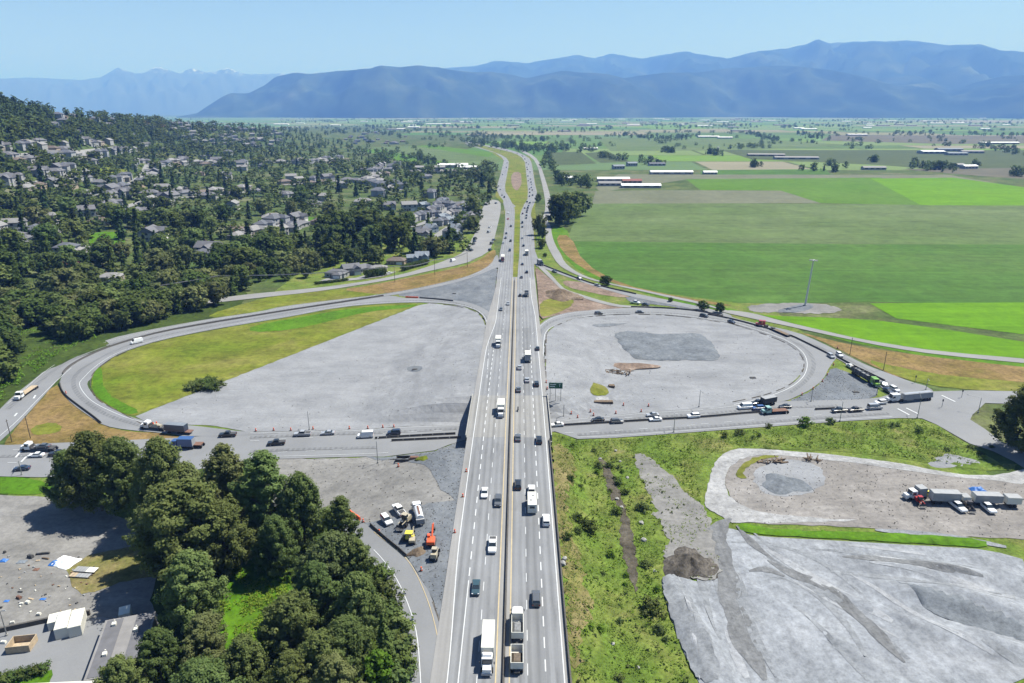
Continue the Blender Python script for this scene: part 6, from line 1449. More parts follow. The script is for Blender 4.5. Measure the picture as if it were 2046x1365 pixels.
truck(px('Z', 400, 272), px('Z', 250, 270), 'white tow truck with a grey car on its deck', lambda: flatbed('white', 7.6, 'steel_dark'), 'fb3', 'tow_truck', h=1.2)
tc = car('sedan', 'grey', px('Z', 468, 240), px('Z', 300, 245), 'grey car carried on the tow truck deck'); tq = place(px('Z', 440, 275), 1.2); tc.location = tq + Vector((0, 0, 1.1))
truck(px('E', 205, 130), px('E', 60, 230), 'white lorry with long empty flat deck on the outer ramp', lambda: flatbed('white', 9.5, 'plywood'), 'fb4', 'flatbed_truck', h=1.0)
# ---- parked in the haul yard on the right
truck(px('c', 310, 300), px('c', 180, 310), 'small white cabbed lorry with grey box beside the red machine', lambda: box_truck('white', 'trailer_grey', 2.4), 'bt8', 'box_truck', h=1.3)
q = px('c', 780, 340); truck(q, px('c', 1100, 352), 'long grey semi trailer parked in the haul yard', lambda: semi_trailer('aluminium' if 0 else 'trailer_grey', 7.8, 2.5), 'st1', 'semi_trailer', 'trailer', 2.0)
q = px('c', 1450, 372); truck(q, px('c', 1800, 384), 'pale grey semi trailer parked near the blue tarp', lambda: semi_trailer('trailer_grey', 7.6, 2.2), 'st2', 'semi_trailer', 'trailer', 1.8)
truck(px('c', 1850, 405), px('c', 2100, 415), 'short white box trailer at the end of the parked row', lambda: semi_trailer('container_white', 4.0, 2.0), 'st3', 'box_trailer', 'trailer', 1.6); truck(px('c', 1095, 375), px('c', 1200, 378), 'small white cargo trailer between the semi trailers', lambda: semi_trailer('container_white', 2.2, 1.2), 'st4', 'box_trailer', 'trailer', 1.2)
car('pickup', 'white', px('c', 985, 482), px('c', 1090, 560), 'white pickup parked in front of the grey semi trailer'); car('pickup', 'white', px('c', 1460, 500), px('c', 1550, 575), 'white pickup parked in front of the pale semi trailer')
def machine(col, s=1.0):
    P = []; P.append(('body', 'paint_' + col, MB().box((-.5 * s, 0, 1.3 * s), (1.8 * s, 1.5 * s, .9 * s), taper=(.85, .9)))); P.append(('cab', 'window_glass', MB().box((.2 * s, 0, 2.0 * s), (1.0 * s, 1.1 * s, 1.0 * s), taper=(.85, .85)))); P.append(('cab_roof', 'paint_' + col, MB().box((.2 * s, 0, 2.55 * s), (1.1 * s, 1.2 * s, .1 * s))))
    P.append(('arm', 'paint_' + col, MB().box((1.4 * s, -.5 * s, 1.2 * s), (1.6 * s, .18, .2)).box((1.4 * s, .5 * s, 1.2 * s), (1.6 * s, .18, .2)))); P.append(('bucket', 'steel_dark', MB().prism([(2.1 * s, .3), (2.9 * s, .3), (2.3 * s, .6), (2.2 * s, 1.1)], -.9 * s, .9 * s, 'y'))); return P, W6([-.9 * s, .9 * s], .75 * s)
truck(px('c', 372, 392), px('c', 450, 470), 'red compact loader beside the grey semi trailer', lambda: machine('red'), 'm_red', 'compact_loader', 'machine', 1.2); truck(px('c', 1165, 470), px('c', 1230, 540), 'dark dirty loader between the two white pickups', lambda: machine('brown'), 'm_br', 'compact_loader', 'machine', 1.2)
truck(px('c', 495, 295), px('c', 560, 300), 'small yellow machine behind the grey semi trailer', lambda: machine('yellow', .7), 'm_ye', 'compact_loader', 'machine', .8)
# ---- works area on the left
car('suv', 'white', px('V', 290, 525), px('V', 400, 640), 'white suv parked on the gravel beside the barrier'); car('pickup', 'white', px('V', 520, 345), px('V', 430, 250), 'white pickup with dark bed parked beside the loader')
truck(px('V', 640, 530), px('V', 560, 620), 'beige wheel loader between pickup and tank truck', lambda: machine('beige', 1.25), 'm_be', 'wheel_loader', 'machine', 1.3)
def tank_truck():
    P = []; chassis(P, -3.6, 3.6); P.append(('tank', 'paint_white', MB().tube((-3.6, 0, 1.9), (1.6, 0, 1.9), 1.05, 1.05, 16))); P.append(('walkway', 'rust_red', MB().box((-1.0, 0, 2.98), (4.2, .5, .08)))); P.append(('rear_cabinet', 'trailer_grey', MB().box((-3.9, 0, 1.4), (.7, 2.2, 1.3)))); cab(P, 1.8, 'white', True); return P, W6([4.0, -1.8, -3.0])
truck(px('V', 870, 400), px('V', 830, 250), 'white tank truck with red brown walkway in the works area', tank_truck, 'tt', 'tank_truck', h=1.6)
def excavator(root_px, toward, col, label, s=1.0, boomdir=1):
    q = place(root_px, 1.2); rz = heading(root_px, toward); ex = empty('excavator', q, rz); ex.scale = (s, s, s); tag(ex, label, 'excavator')
    for sy in (-1, 1): MB().prism([(-1.9, .0), (1.9, 0), (2.15, .35), (1.9, .75), (-1.9, .75), (-2.15, .35)], sy * 1.15 - .28, sy * 1.15 + .28, 'y').build('track', 'steel_dark', ex)
    MB().box((-.6, 0, 1.5), (3.2, 2.5, 1.1), taper=(.92, .92)).build('body', 'paint_' + col, ex); cb = MB().box((.7, .75, 2.0), (1.4, .95, 1.5), taper=(.85, .9)).build('cab', 'paint_' + col, ex); MB().box((.75, .75, 2.15), (1.42, .97, .8), taper=(.9, .92)).build('window', 'window_glass', cb)
    MB().box((-1.9, 0, 1.5), (.7, 2.4, .9)).build('counterweight', 'paint_' + col, ex)
    a, b_, c = Vector((.9, -.2, 1.9)), Vector((3.6, -.2, 4.3)), Vector((5.9, -.2, 3.3)); d = Vector((6.3, -.2, 1.4))
    mb = MB().tube(a, b_, .3, .26, 6).tube(b_, c, .26, .2, 6); mb.build('boom', 'paint_' + col, ex); MB().tube(c, d, .2, .14, 6).build('arm', 'paint_' + col, ex)
    MB().prism([(5.7, 1.5), (6.5, 1.5), (6.6, .8), (6.2, .5), (5.6, .7)], -.7, .4, 'y').build('bucket', 'steel_dark', ex); return ex
excavator(px('V', 1105, 890), px('V', 1145, 640), 'orange', 'orange excavator with raised boom in the works area', .82)
excavator(px('V', 760, 860), px('V', 780, 720), 'beige', 'beige excavator under the yellow umbrella shape beside the trench', .62)['label'] = 'small beige excavator beside the yellow roller and trench'
def roller():
    P = []; P.append(('drum', 'steel_dark', MB().tube((1.2, -.8, .6), (1.2, .8, .6), .6, .6, 14))); P.append(('body', 'paint_yellow', MB().box((-.4, 0, 1.1), (2.2, 1.4, .9), taper=(.9, .85)))); P.append(('canopy', 'paint_yellow', MB().box((-.2, 0, 2.3), (1.9, 1.6, .12)))); P.append(('post', 'steel_dark', MB().box((-.9, .6, 1.9), (.08, .08, .8)).box((-.9, -.6, 1.9), (.08, .08, .8)).box((.5, .6, 1.9), (.08, .08, .8)).box((.5, -.6, 1.9), (.08, .08, .8)))); return P, W6([-1.0], .65)
truck(px('V', 690, 815), px('V', 600, 820), 'yellow canopied roller beside the trench', roller, 'roller', 'road_roller', 'machine', 1.4)
truck(px('V', 1165, 1165), px('V', 1200, 1050), 'beige compact machine with its forks near the brown heap', lambda: machine('beige', 1.05), 'm_b2', 'compact_loader', 'machine', 1.0)
# ------------------------------------------------------------------ heaps, piles and yard things
def mound(name, mat, p, rx, ry, h, rz, label, cat='heap', seed=1, flat=.0, rough=.12):
    q = at(*p); rnd = random.Random(seed); V, Fc = [(0, 0, h)], []; nr, na = 9, 30
    for i in range(1, nr + 1):
        u = i / nr
        for k in range(na):
            a = 2 * math.pi * k / na; e = 1 + .16 * math.sin(3 * a + seed) + .09 * math.sin(5 * a + 2 * seed)
            z = h * (1 - max(0, (u - flat) / (1 - flat))) if u > flat else h
            z += h * rough * rnd.uniform(-1, 1) * (1 if 0 < i < nr else 0)
            V.append((rx * e * u * math.cos(a), ry * e * u * math.sin(a), max(z, 0) if i < nr else -.15))
    for k in range(na): Fc.append((0, 1 + k, 1 + (k + 1) % na))
    for i in range(nr - 1):
        for k in range(na): a, b_ = 1 + i * na + k, 1 + i * na + (k + 1) % na; Fc.append((a, a + na, b_ + na, b_))
    o = mesh_obj(name, V, Fc, mat, None, True, q + Vector((0, 0, .1))); o.rotation_euler = (0, 0, rz); return tag(o, label, cat)
mound('soil_heap', 'brown_dirt', (1122, 592), 11, 13, 4.5, .5, 'brown earth mound between highway and exit ramp', seed=3, rough=.1)
mound('soil_heap', 'rock_soil', px('L', 215, 355), 7.2, 6.6, 2.5, .3, 'brown rocky soil heap beside the gravel yard', seed=4, rough=.2)
mound('soil_heap', 'brown_dirt', px('V', 870, 1120), 2.4, 1.8, 1.1, .6, 'small brown earth heap in front of the orange excavator', seed=6)
mound('soil_heap', 'pink_dirt', px('C', 1200, 985), 14, 5, .9, .1, 'low pale dirt spread behind the stump pile', seed=8)
mound('gravel_heap', 'gravel_pile', px('H', 530, 850), 7.5, 6, 1.2, .1, 'low blue grey gravel heap in the haul yard', seed=9, rough=.05)
mound('gravel_heap', 'gravel', px('H', 1600, 700), 9, 5, .5, .1, 'flat grey gravel spread on the junction verge', seed=10, rough=.05)
mound('grass_bank', 'lawn', px('F', 1360, 655), 2.2, 1.6, .7, .1, 'small straw coloured heap beside the trench box', 'heap', seed=11)
def log_pile(p, n, L, spread, label, name='stump_pile', seed=1):
    q = at(*p); r = random.Random(seed); root = empty(name, q + Vector((0, 0, .1))); tag(root, label, 'wood pile')
    for k in range(n):
        l = r.uniform(.5, 1) * L; a = r.uniform(-.5, .5) + (r.choice([0, 1.3]) if L < 4 else 0); x, y = r.uniform(-spread, spread), r.uniform(-spread * .35, spread * .35); z = r.uniform(.2, 1.2) * (1 - abs(x) / spread * .6); dz = r.uniform(-.3, .6)
        MB().tube((x - l / 2 * math.cos(a), y - l / 2 * math.sin(a), z), (x + l / 2 * math.cos(a), y + l / 2 * math.sin(a), z + dz), r.uniform(.16, .32), r.uniform(.08, .2), 7).build('log', 'timber', root)
log_pile(px('C', 1150, 1035), 34, 3.6, 5.8, 'heap of brown stumps and logs on the loop gravel', seed=1); log_pile(px('H', 445, 705), 20, 3.0, 4.0, 'brown brush and log heap in the haul yard', seed=2); log_pile(px('H', 670, 698), 14, 2.6, 4.2, 'smaller scattered brush heap in the haul yard', seed=3)
for (w, lab, L) in ((('C', 1035, 1268), 'long brown timber stack near the cross road cones', 7.6), (('C', 1100, 1143), 'short brown timber stack on the loop gravel', 2.6)):
    q = at(*px(*w)); root = empty('timber_stack', q + Vector((0, 0, .06))); tag(root, lab, 'timber')
    for i in range(4):
        for j in range(2): MB().box((0, (i - 1.5) * .45, .2 + j * .42), (L - j * .3, .4, .36)).build('beam', 'timber', root)
q = at(*px('C', 1010, 1205)); S_('dirt_patch', 'lawn', 'C 950,1110 1000,1120 1070,1150 1085,1210 960,1215 930,1180', .12, 1); S_('dirt_patch', 'haul_road', 'C 970,1220 1075,1220 1085,1260 980,1260', .14, 1)
# trench box and rings near the bridge
q = at(*px('F', 1200, 668)); tb = empty('trench_box', q); tag(tb, 'black steel trench box frame on the gravel by the overpass', 'trench box')
for c, d in (((0, 1.2, .5), (4.4, .16, 1.0)), ((0, -1.2, .5), (4.4, .16, 1.0))): MB().box(c, d).build('side_plate', 'steel_dark', tb)
for x in (-2.0, 2.0): MB().box((x, 0, .6), (.2, 2.2, .3)).build('spreader', 'steel_dark', tb)
tag(MB().box((0, 0, .35), (3.0, 1.6, .7), taper=(.8, .7)).build('debris_heap', 'rust_red', None, at(*px('F', 1290, 655))), 'rusty scrap heap beside the trench box', 'scrap')
# drains on the loops
for (w, lab) in ((('A', 1283, 932), 'dark drain grate on the left loop gravel'), (('D', 330, 872), 'dark drain grate on the right loop gravel'), (('a', 550, 740), 'dark drain grate on the dark gravel gore'), (('A', 1590, 340), 'dark drain grate on the upper gravel gore')):
    q = at(*px(*w)); root = empty('drain_inlet', q + Vector((0, 0, .08))); tag(root, lab, 'drain'); MB().box((0, 0, .12), (2.4, 1.5, .24)).build('frame', 'steel_dark', root); MB().box((0, 0, .26), (2.0, .12, .06)).box((0, .35, .26), (2.0, .12, .06)).box((0, -.35, .26), (2.0, .12, .06)).build('grate', 'concrete_dark', root)
S_('wet_patch', 'gravel_dark', 'A 1210,925 1250,905 1320,900 1350,925 1310,950 1240,950', .11, 2, grid=3.2)
# cones and drums
drum = MB()
for (a, b_, r) in ((.05, .35, .3), (.35, .7, .26), (.7, 1.0, .22)): drum.tube((0, 0, a), (0, 0, b_), r, r - .03, 10)
drum = drum.mesh('drum_body', 'drum_orange'); band = MB().tube((0, 0, .45), (0, 0, .6), .275, .27, 10).mesh('reflective_band', 'paint_white'); dbase = MB().tube((0, 0, 0), (0, 0, .06), .42, .42, 10).mesh('base', 'steel_dark')
def cones(txt, label):
    P = path(txt)
    for p in P:
        q = at(*p); root = empty('traffic_drum', q + Vector((0, 0, .16 if not on_highway(q.x, q.y) else .2))); tag(root, label, 'traffic drum', label + ' row' if len(P) > 1 else None); root.scale = (.95, .95, 1.0)
        for n_, me in (('drum_body', drum), ('reflective_band', band), ('base', dbase)): link(bpy.data.objects.new(n_, me), root)
cones('F 45,440 185,435 320,435 495,425 780,422 925,420 1043,412 1130,410', 'orange traffic drum along the upper edge of the cross road'); cones('G 950,305 1000,335 1100,290 1125,318 1300,302 1360,238 1500,288 1557,245', 'orange traffic drum beside the right side of the cross road'); cones('G 162,565 125,762 98,960', 'orange traffic drum on the highway edge by the overpass')
cones('K 332,245', 'orange traffic drum on the gravel edge near the orange excavator'); cones('K 82,528', 'orange traffic drum at the end of the works barrier'); cones('F 1165,720', 'orange traffic drum beside the trench box'); cones('J 845,165 965,245', 'orange traffic drum against the works barrier'); cones('D 866,685', 'orange traffic drum on the exit ramp edge beside the white suv'); cones('E 520,145', 'orange traffic drum on the left loop bend'); cones('e 1085,735 1105,860', 'orange traffic drum beside the green road sign'); cones('C 545,630', 'orange traffic drum at the tip of the dirt gore'); cones('H 800,158 770,200 710,248 640,285 840,95', 'orange traffic drum around the dark gravel gore')
# orange water barriers
def water_barrier(P, label):
    P = resample(P, 2.0); root = empty('water_barrier', P[0] + Vector((0, 0, .12))); tag(root, label, 'barrier')
    for i in range(len(P) - 1):
        a, b_ = P[i], P[i + 1]; o = MB().box((0, 0, .5), (1.94, .55, 1.0), taper=(.97, .5)).build('barrier_segment', 'drum_orange', root); o.location = (a + b_) / 2 - P[0]; o.rotation_euler = (0, 0, math.atan2(b_.y - a.y, b_.x - a.x))
water_barrier(wpath('J 745,95 790,130 850,165'), 'orange plastic water barrier at the edge of the wood'); water_barrier(wpath('A 1210,372 1260,374 1312,376'), 'orange plastic water barrier at the top of the left loop')
# ---- signs, lamps, poles
q = at(*px('G', 825, 198)); sg = empty('road_sign', q, -.05); tag(sg, 'green road sign on three posts beside the overpass', 'road sign')
for x in (-2.0, 0, 2.0): MB().tube((x, 0, -.2), (x, 0, 7.4), .09, .09, 8).build('post', 'steel_pole', sg)
pn = MB().box((0, -.14, 6.1), (5.2, .1, 2.4)).build('panel', 'sign_green', sg); MB().box((0, -.195, 7.2), (5.0, .012, .07)).box((0, -.195, 5.0), (5.0, .012, .07)).box((-2.46, -.195, 6.1), (.07, .012, 2.1)).box((2.46, -.195, 6.1), (.07, .012, 2.1)).build('border', 'sign_white', pn)
MB().box((-1.0, -.198, 6.55), (2.2, .012, .28)).box((-1.2, -.198, 5.75), (1.8, .012, .28)).box((1.5, -.198, 6.2), (.16, .012, 1.1)).box((1.5, -.198, 6.65), (.6, .012, .16), rz=0).build('legend', 'sign_white', pn)
def lamp(p, ty, label, arm=2.2, rz=0.0, name='street_lamp'):
    q = at(*p); h = max(5.0, min(14, top_height(p, ty))); root = empty(name, q, rz); tag(root, label, 'street lamp')
    MB().tube((0, 0, -.2), (0, 0, h), .13, .08, 8).build('pole', 'steel_pole', root); MB().tube((0, 0, h - .1), (arm, 0, h + .3), .06, .05, 6).build('arm', 'steel_pole', root); MB().box((arm + .3, 0, h + .3), (.9, .32, .16), taper=(.8, .7)).build('lamp_head', 'trailer_grey', root); MB().tube((0, 0, -.1), (0, 0, .5), .3, .28, 10).build('base', 'concrete', root)
lamp(px('F', 465, 430), 822, 'slim lamp post above the silver pickup on the cross road', 1.8, 1.5); lamp(px('F', 1003, 690), 882, 'lamp post with concrete base on the tan gravel', 1.8, 1.5); lamp(px('G', 1755, 450), 832, 'lamp post on the verge beside the cross road edge', 1.8, 1.5); lamp(px('G', 890, 325), 815, 'lamp post on the dark gravel below the green sign', 1.6, -1.5); lamp(px('H', 880, 450), 803, 'lamp post below the black pickup on the cross road', 1.8, 1.5); lamp(px('C', 1780, 1300), 780, 'lamp post with base on the loop gravel by the cones', 2.4, -1.5); lamp(px('b', 1085, 195), 790, 'short lamp post at the dark gravel gore', 1.2, -1.5); lamp(px('H', 1370, 430), 795, 'signal pole at the junction corner', 4.0, 1.2); lamp(px('H', 1755, 395), 795, 'signal pole on the junction island', 4.0, 2.6); lamp(px('a', 875, 785), 765, 'signal pole in front of the lime green tractor', 3.0, 0.2); lamp(px('a', 1650, 700), 765, 'signal pole at the grass corner of the junction', 3.0, -2.0); lamp(px('Z', 225, 560), 928, 'signal pole on the verge below the navy sedan', 2.5, 1.9)
for k, (w, lab) in enumerate(((('H', 1525, 362), 'small signal post on the junction crossing'), (('H', 1650, 300), 'small signal post beside the tree corner'), (('H', 1355, 208), 'signal box on the junction verge'))):
    q = at(*px(*w)); root = empty('signal_post', q); tag(root, lab, 'signal'); MB().tube((0, 0, 0), (0, 0, 3.2), .09, .07, 8).build('pole', 'steel_pole', root); MB().box((0, 0, 3.0), (.35, .35, .9)).build('signal_head', 'steel_dark', root)
# high mast
q = at(*px('D', 660, 415)); hm = empty('high_mast_light', q); tag(hm, 'tall white high mast light pole beside the big green field', 'mast'); hh = 27.0
MB().tube((0, 0, 0), (1.2, 0, hh), .6, .34, 12).build('pole', 'container_white', hm); cr = MB().tube((1.2, 0, hh - .2), (1.2, 0, hh + .25), .9, .9, 14).build('lamp_ring', 'trailer_grey', hm)
for k in range(6): a = k * math.pi / 3; MB().box((1.2 + 1.7 * math.cos(a), 1.7 * math.sin(a), hh), (1.5, .7, .3), rz=a).build('lamp_head', 'trailer_grey', hm)
MB().tube((0, 0, 0), (0, 0, .6), 1.0, 1.0, 12).build('base', 'concrete', hm)
S_('gravel_area', 'gravel_dark', 'D 470,450 560,425 640,400 700,405 720,425 640,455 540,460', .12, 1)
# power poles and wires along the left frontage road
pole_px = [((-40, 650), 585), (px('B', 95, 560), 588), (px('B', 1715, 330), 555), (px('U', 910, 885), 540), (px('U', 1340, 805), 520), (px('U', 1690, 720), 515)]
tops = []
for i, (p, ty) in enumerate(pole_px):
    q = at(*p); h = 11.0; root = empty('utility_pole', q, .35); tag(root, ['wooden utility pole at the edge of the wooded bank', 'wooden utility pole above the red car', 'wooden utility pole beside the bank trees', 'wooden utility pole on the dry grass before the hedge', 'wooden utility pole on the dry grass by the blue house', 'wooden utility pole at the bend of the wide street'][i], 'utility pole')
    MB().tube((0, 0, -.4), (0, 0, h), .17, .11, 8).build('pole', 'wood_pole', root); MB().box((0, 0, h - .6), (.14, 2.4, .14)).build('crossarm', 'wood_pole', root)
    for s in (-1, 0, 1): MB().tube((0, s, h - .5), (0, s, h - .2), .06, .05, 6).build('insulator', 'trailer_grey', root)
    tops.append(q + Vector((0, 0, h - .25)))
for i in range(len(tops) - 1):
    for s in (-1, 0, 1):
        a, b_ = tops[i] + Vector((0, s, 0)), tops[i + 1] + Vector((0, s, 0)); mb = MB(); prev = a
        for k in range(1, 13): u = k / 12; c = a.lerp(b_, u) - Vector((0, 0, 1.6 * 4 * u * (1 - u))); mb.tube(prev, c, .10, .10, 4, False); prev = c
        o = mb.build('power_wire', 'wire'); tag(o, 'thin overhead wire strung between the wooden utility poles', 'wire', 'overhead wires')
for (w, lab) in ((('E', 240, 495), 'thin pole on the dry grass island'), (('E', 95, 525), 'short pole at the edge of the dry grass island'), (('a', 985, 385), 'wooden pole on the dry grass beside the exit ramp'), (('a', 455, 150), 'thin pole at the top of the dry grass')):
    q = at(*px(*w)); root = empty('utility_pole', q); tag(root, lab, 'pole'); MB().tube((0, 0, -.3), (0, 0, 8.5), .14, .1, 8).build('pole', 'wood_pole', root); MB().box((0, 0, 8.0), (.1, 1.2, .1)).build('crossarm', 'wood_pole', root)
# hedges
def hedge(P, h, w, label):
    P = resample(P, 1.3); root = empty('hedge', P[0]); tag(root, label, 'hedge')
    for i, p in enumerate(P):
        o = link(bpy.data.objects.new('foliage', PROTO['shrub'][1][0]), root); o.location = p - P[0]; s = h / 2.2; o.scale = (w / 3 * 1.25, w / 3 * 1.25, s); o.rotation_euler = (0, 0, i * 1.7)
hedge(wpath('U 610,835 700,820 815,805'), 5.0, 3.2, 'tall clipped dark hedge beside the frontage road'); hedge(wpath('U 1000,760 1120,720 1250,690'), 3.4, 3.0, 'long clipped hedge before the pale blue houses'); hedge(wpath('U 60,905 200,890 400,865'), 1.6, 1.6, 'low hedge along the frontage road driveway')
S_('driveway', 'asphalt_pale', 'U 80,880 200,835 450,850 620,800 800,790 950,760 830,815 640,845 420,870 120,890', .22, 1)
S_('driveway', 'asphalt_pale', 'M 360,1140 460,1080 520,1090 480,1150 420,1180 360,1190', .5, 1, grid=6); S_('driveway', 'asphalt_pale', 'M 1900,1260 2028,1215 2100,1300 2028,1340', .5, 1, grid=6); S_('driveway', 'asphalt_pale', 'N 0,1220 180,1180 250,1110 330,1090 440,1120 420,1150 280,1170 150,1230 0,1290', .4, 1, grid=6); S_('driveway', 'asphalt_pale', 'M 560,1300 700,1290 760,1340 720,1365 560,1365', .4, 1, grid=6); S_('driveway', 'asphalt_pale', 'M 0,1240 110,1220 100,1260 0,1290', .4, 1, grid=6); S_('driveway', 'asphalt_pale', 'M 590,1030 820,1030 840,1060 640,1070', .4, 1, grid=6)
S_('lawn_patch', 'lawn_bright', 'M 700,1200 860,1180 970,1210 980,1290 800,1320 690,1300', .45, 1, grid=6); S_('lawn_patch', 'lawn', 'M 760,680 1000,690 990,720 800,740', .45, 1, grid=6); S_('lawn_patch', 'lawn_bright', 'N 290,1080 520,1070 520,1110 300,1110', .45, 1, grid=6)
S_('lawn_patch', 'dry_grass', 'M 1080,300 1230,300 1300,350 1280,370 1100,350', .6, 1, grid=12); S_('lawn_patch', 'lawn', 'M 700,270 1050,280 1120,330 800,380 720,320', .5, 1, grid=12)
# ---- farm buildings in the fields
def barn(p, L, Wd, hgt, rz, roof, wall, label, h_roof=2.6):
    q = at(*p); root = empty('barn', q, rz); tag(root, label, 'barn')
    MB().box((0, 0, hgt / 2 - .2), (L, Wd, hgt + .4)).build('wall', wall, root); mb = MB(); hip_roof(mb, L, Wd, hgt + .15, h_roof, .6, True); mb.build('roof', roof, root)
    MB().box((L / 2 + .04, 0, 1.8), (.1, 4.0, 3.6)).build('door', 'trailer_grey', root)
    for k in range(4): MB().box((-L / 2 + (k + .5) * L / 4, -Wd / 2 - .04, hgt * .6), (L / 7, .1, hgt * .4)).build('window', 'window_glass', root)
for (x, y, L, Wd, hg, rz, rf, wl, lab) in [
    (1225, 362, 52, 14, 4.0, 0, 'roof_white', 'wall_white', 'long white barn behind the farmyard'), (1262, 366, 30, 14, 4, 0, 'roof_red', 'wall_tan', 'red brown roofed barn between the white barns'), (1218, 371, 34, 14, 4, 0, 'roof_pale', 'wall_white', 'pale barn beside the farmyard trees'), (1280, 375, 58, 14, 3.5, 0, 'roof_white', 'wall_white', 'long white barn at the edge of the green field'), (1134, 360, 16, 10, 4, 0, 'roof_white', 'wall_white', 'small white shed among the farmyard trees'),
    (1341, 348, 76, 14, 4, 0, 'roof_white', 'wall_grey', 'long white roofed barn standing alone beyond the field'), (1418, 348, 24, 12, 3.5, 0, 'roof_white', 'wall_grey', 'short white roofed shed beside the long barn'), (1745, 339, 44, 12, 4, 0, 'roof_pale', 'wall_white', 'pale blue roofed barn standing alone on the far field'), (1235, 338, 22, 14, 6, .2, 'roof_blue', 'wall_grey', 'blue roofed farmhouse beside the olive field'), (1262, 332, 20, 14, 6, .2, 'roof_blue', 'wall_grey', 'second blue roofed farmhouse behind the first'), (1312, 331, 34, 14, 4, .1, 'roof_slate', 'wall_grey', 'dark roofed shed beyond the blue farmhouses'), (1180, 299, 40, 14, 4, 0, 'roof_white', 'wall_white', 'small pale barn beside the valley tree belt'),
    (1530, 312, 90, 16, 4, -.12, 'roof_pale', 'wall_tan', 'long low pinkish greenhouse range'), (1590, 318, 100, 18, 4, -.1, 'roof_pale', 'wall_white', 'long pale greenhouse range beside a hedge'), (1860, 307, 60, 30, 6, 0, 'roof_white', 'wall_white', 'large white farm building on the far right'), (1895, 302, 70, 24, 6, 0, 'roof_blue', 'wall_white', 'blue white farm building behind the large white one'), (1910, 310, 50, 20, 5, 0, 'roof_blue', 'wall_white', 'low blue roofed shed beside the white farm building'), (1940, 306, 60, 20, 5, 0, 'roof_pale', 'wall_white', 'pale barn at the end of the farm group'), (1995, 288, 130, 20, 5, 0, 'roof_white', 'wall_tan', 'very long white roofed barn at the right'), (1415, 275, 90, 24, 5, 0, 'roof_white', 'wall_white', 'long white barn far beyond the fallow field'), (1448, 277, 60, 20, 5, 0, 'roof_white', 'wall_white', 'white barn beside the far long barn'), (1712, 271, 90, 20, 5, 0, 'roof_white', 'wall_white', 'white barns at the edge of the far brown field'), (1935, 337, 30, 14, 5, .2, 'roof_white', 'wall_white', 'white farmhouse beside the dark tree row'), (1915, 334, 18, 12, 5, .2, 'roof_pale', 'wall_white', 'small pale house among the dark tree row'),
    (858, 340, 60, 26, 6, .1, 'roof_pale', 'wall_white', 'pale roofed warehouse at the edge of the left field'), (905, 335, 60, 24, 6, .1, 'roof_white', 'wall_white', 'white roofed warehouse row beside the left field'), (935, 339, 40, 20, 5, .1, 'roof_white', 'wall_white', 'small white warehouse beside the row'), (880, 346, 110, 18, 4, .05, 'roof_pale', 'wall_grey', 'long grey terrace below the white warehouses'), (940, 347, 60, 16, 4, .05, 'roof_brown', 'wall_grey', 'brown roofed terrace near the highway bend')]:
    barn((x, y), L, Wd, hg, rz, rf, wl, lab)
br_ = random.Random(12); farb = []
for k in range(70):
    x = br_.uniform(560, 2046); y = 237 + 26 * br_.random() ** 1.6; p = at(x, y); s = br_.uniform(.8, 1.8) * (1 + p.y / 9000)
    rf = br_.choice(['roof_white', 'roof_white', 'roof_pale']); o = MB().box((0, 0, 2.4), (40 * s, 16 * s, 5.2)); hip_roof(o, 40 * s, 16 * s, 5.1, 3.0, .5, True); o = o.build('farm_shed', rf, None, p); tag(o, ('white' if rf == 'roof_white' else 'pale grey') + ' farm shed scattered over the distant valley floor', 'shed', 'distant farm sheds ' + rf)
# silo-like white tower
q = at(1434, 304); tw = empty('silo', q); tag(tw, 'small white silo standing in the far field', 'silo'); MB().tube((0, 0, 0), (0, 0, 12), 3, 3, 12).build('wall', 'wall_white', tw); MB().tube((0, 0, 12), (0, 0, 15), 3.1, .3, 12).build('roof', 'wall_white', tw)
# ---- lower left yards
def box_thing(name, cat, px_, hd, dims, mat, label, h=None):
    q = place(px_, dims[2] * .6); q.z = E(q.x, q.y) + .1; rz = heading(px_, hd); root = empty(name, q, rz); tag(root, label, cat); L, Wd, hg = dims
    MB().box((0, 0, hg / 2), (L, Wd, hg)).build('shell', mat, root)
    for k in range(int(L / .6)): x = -L / 2 + .3 + k * .6
    mb = MB()
    for k in range(int(L / .7)):
        x = -L / 2 + .4 + k * .7
        for s in (-1, 1): mb.box((x, s * (Wd / 2 + .02), hg / 2), (.3, .05, hg - .3))
    mb.build('corrugation', mat, root); MB().box((L / 2 + .02, 0, hg / 2), (.06, Wd - .2, hg - .2)).build('door', 'trailer_grey', root); MB().box((0, 0, hg + .015), (L - .2, Wd - .2, .05)).build('roof_panel', mat, root); return root
d0, d1 = px('Y', 880, 420), px('Y', 930, 150)
box_thing('shipping_container', 'container', px('Y', 810, 290), px('Y', 860, 100), (6.1, 2.45, 2.6), 'container_white', 'white shipping container standing next to the small white box')
box_thing('shipping_container', 'container', px('Y', 985, 265), px('Y', 1035, 80), (6.1, 2.45, 2.6), 'container_white', 'white shipping container at the outer side of the pair')
box_thing('storage_box', 'container', px('Y', 690, 255), px('Y', 720, 120), (3.2, 2.0, 2.0), 'container_white', 'small white storage box beside the container pair'); box_thing('storage_box', 'container', px('Y', 1600, 165), px('Y', 1610, 60), (3.0, 2.3, 2.5), 'container_white', 'small white storage box at the end of the flat roofed building')
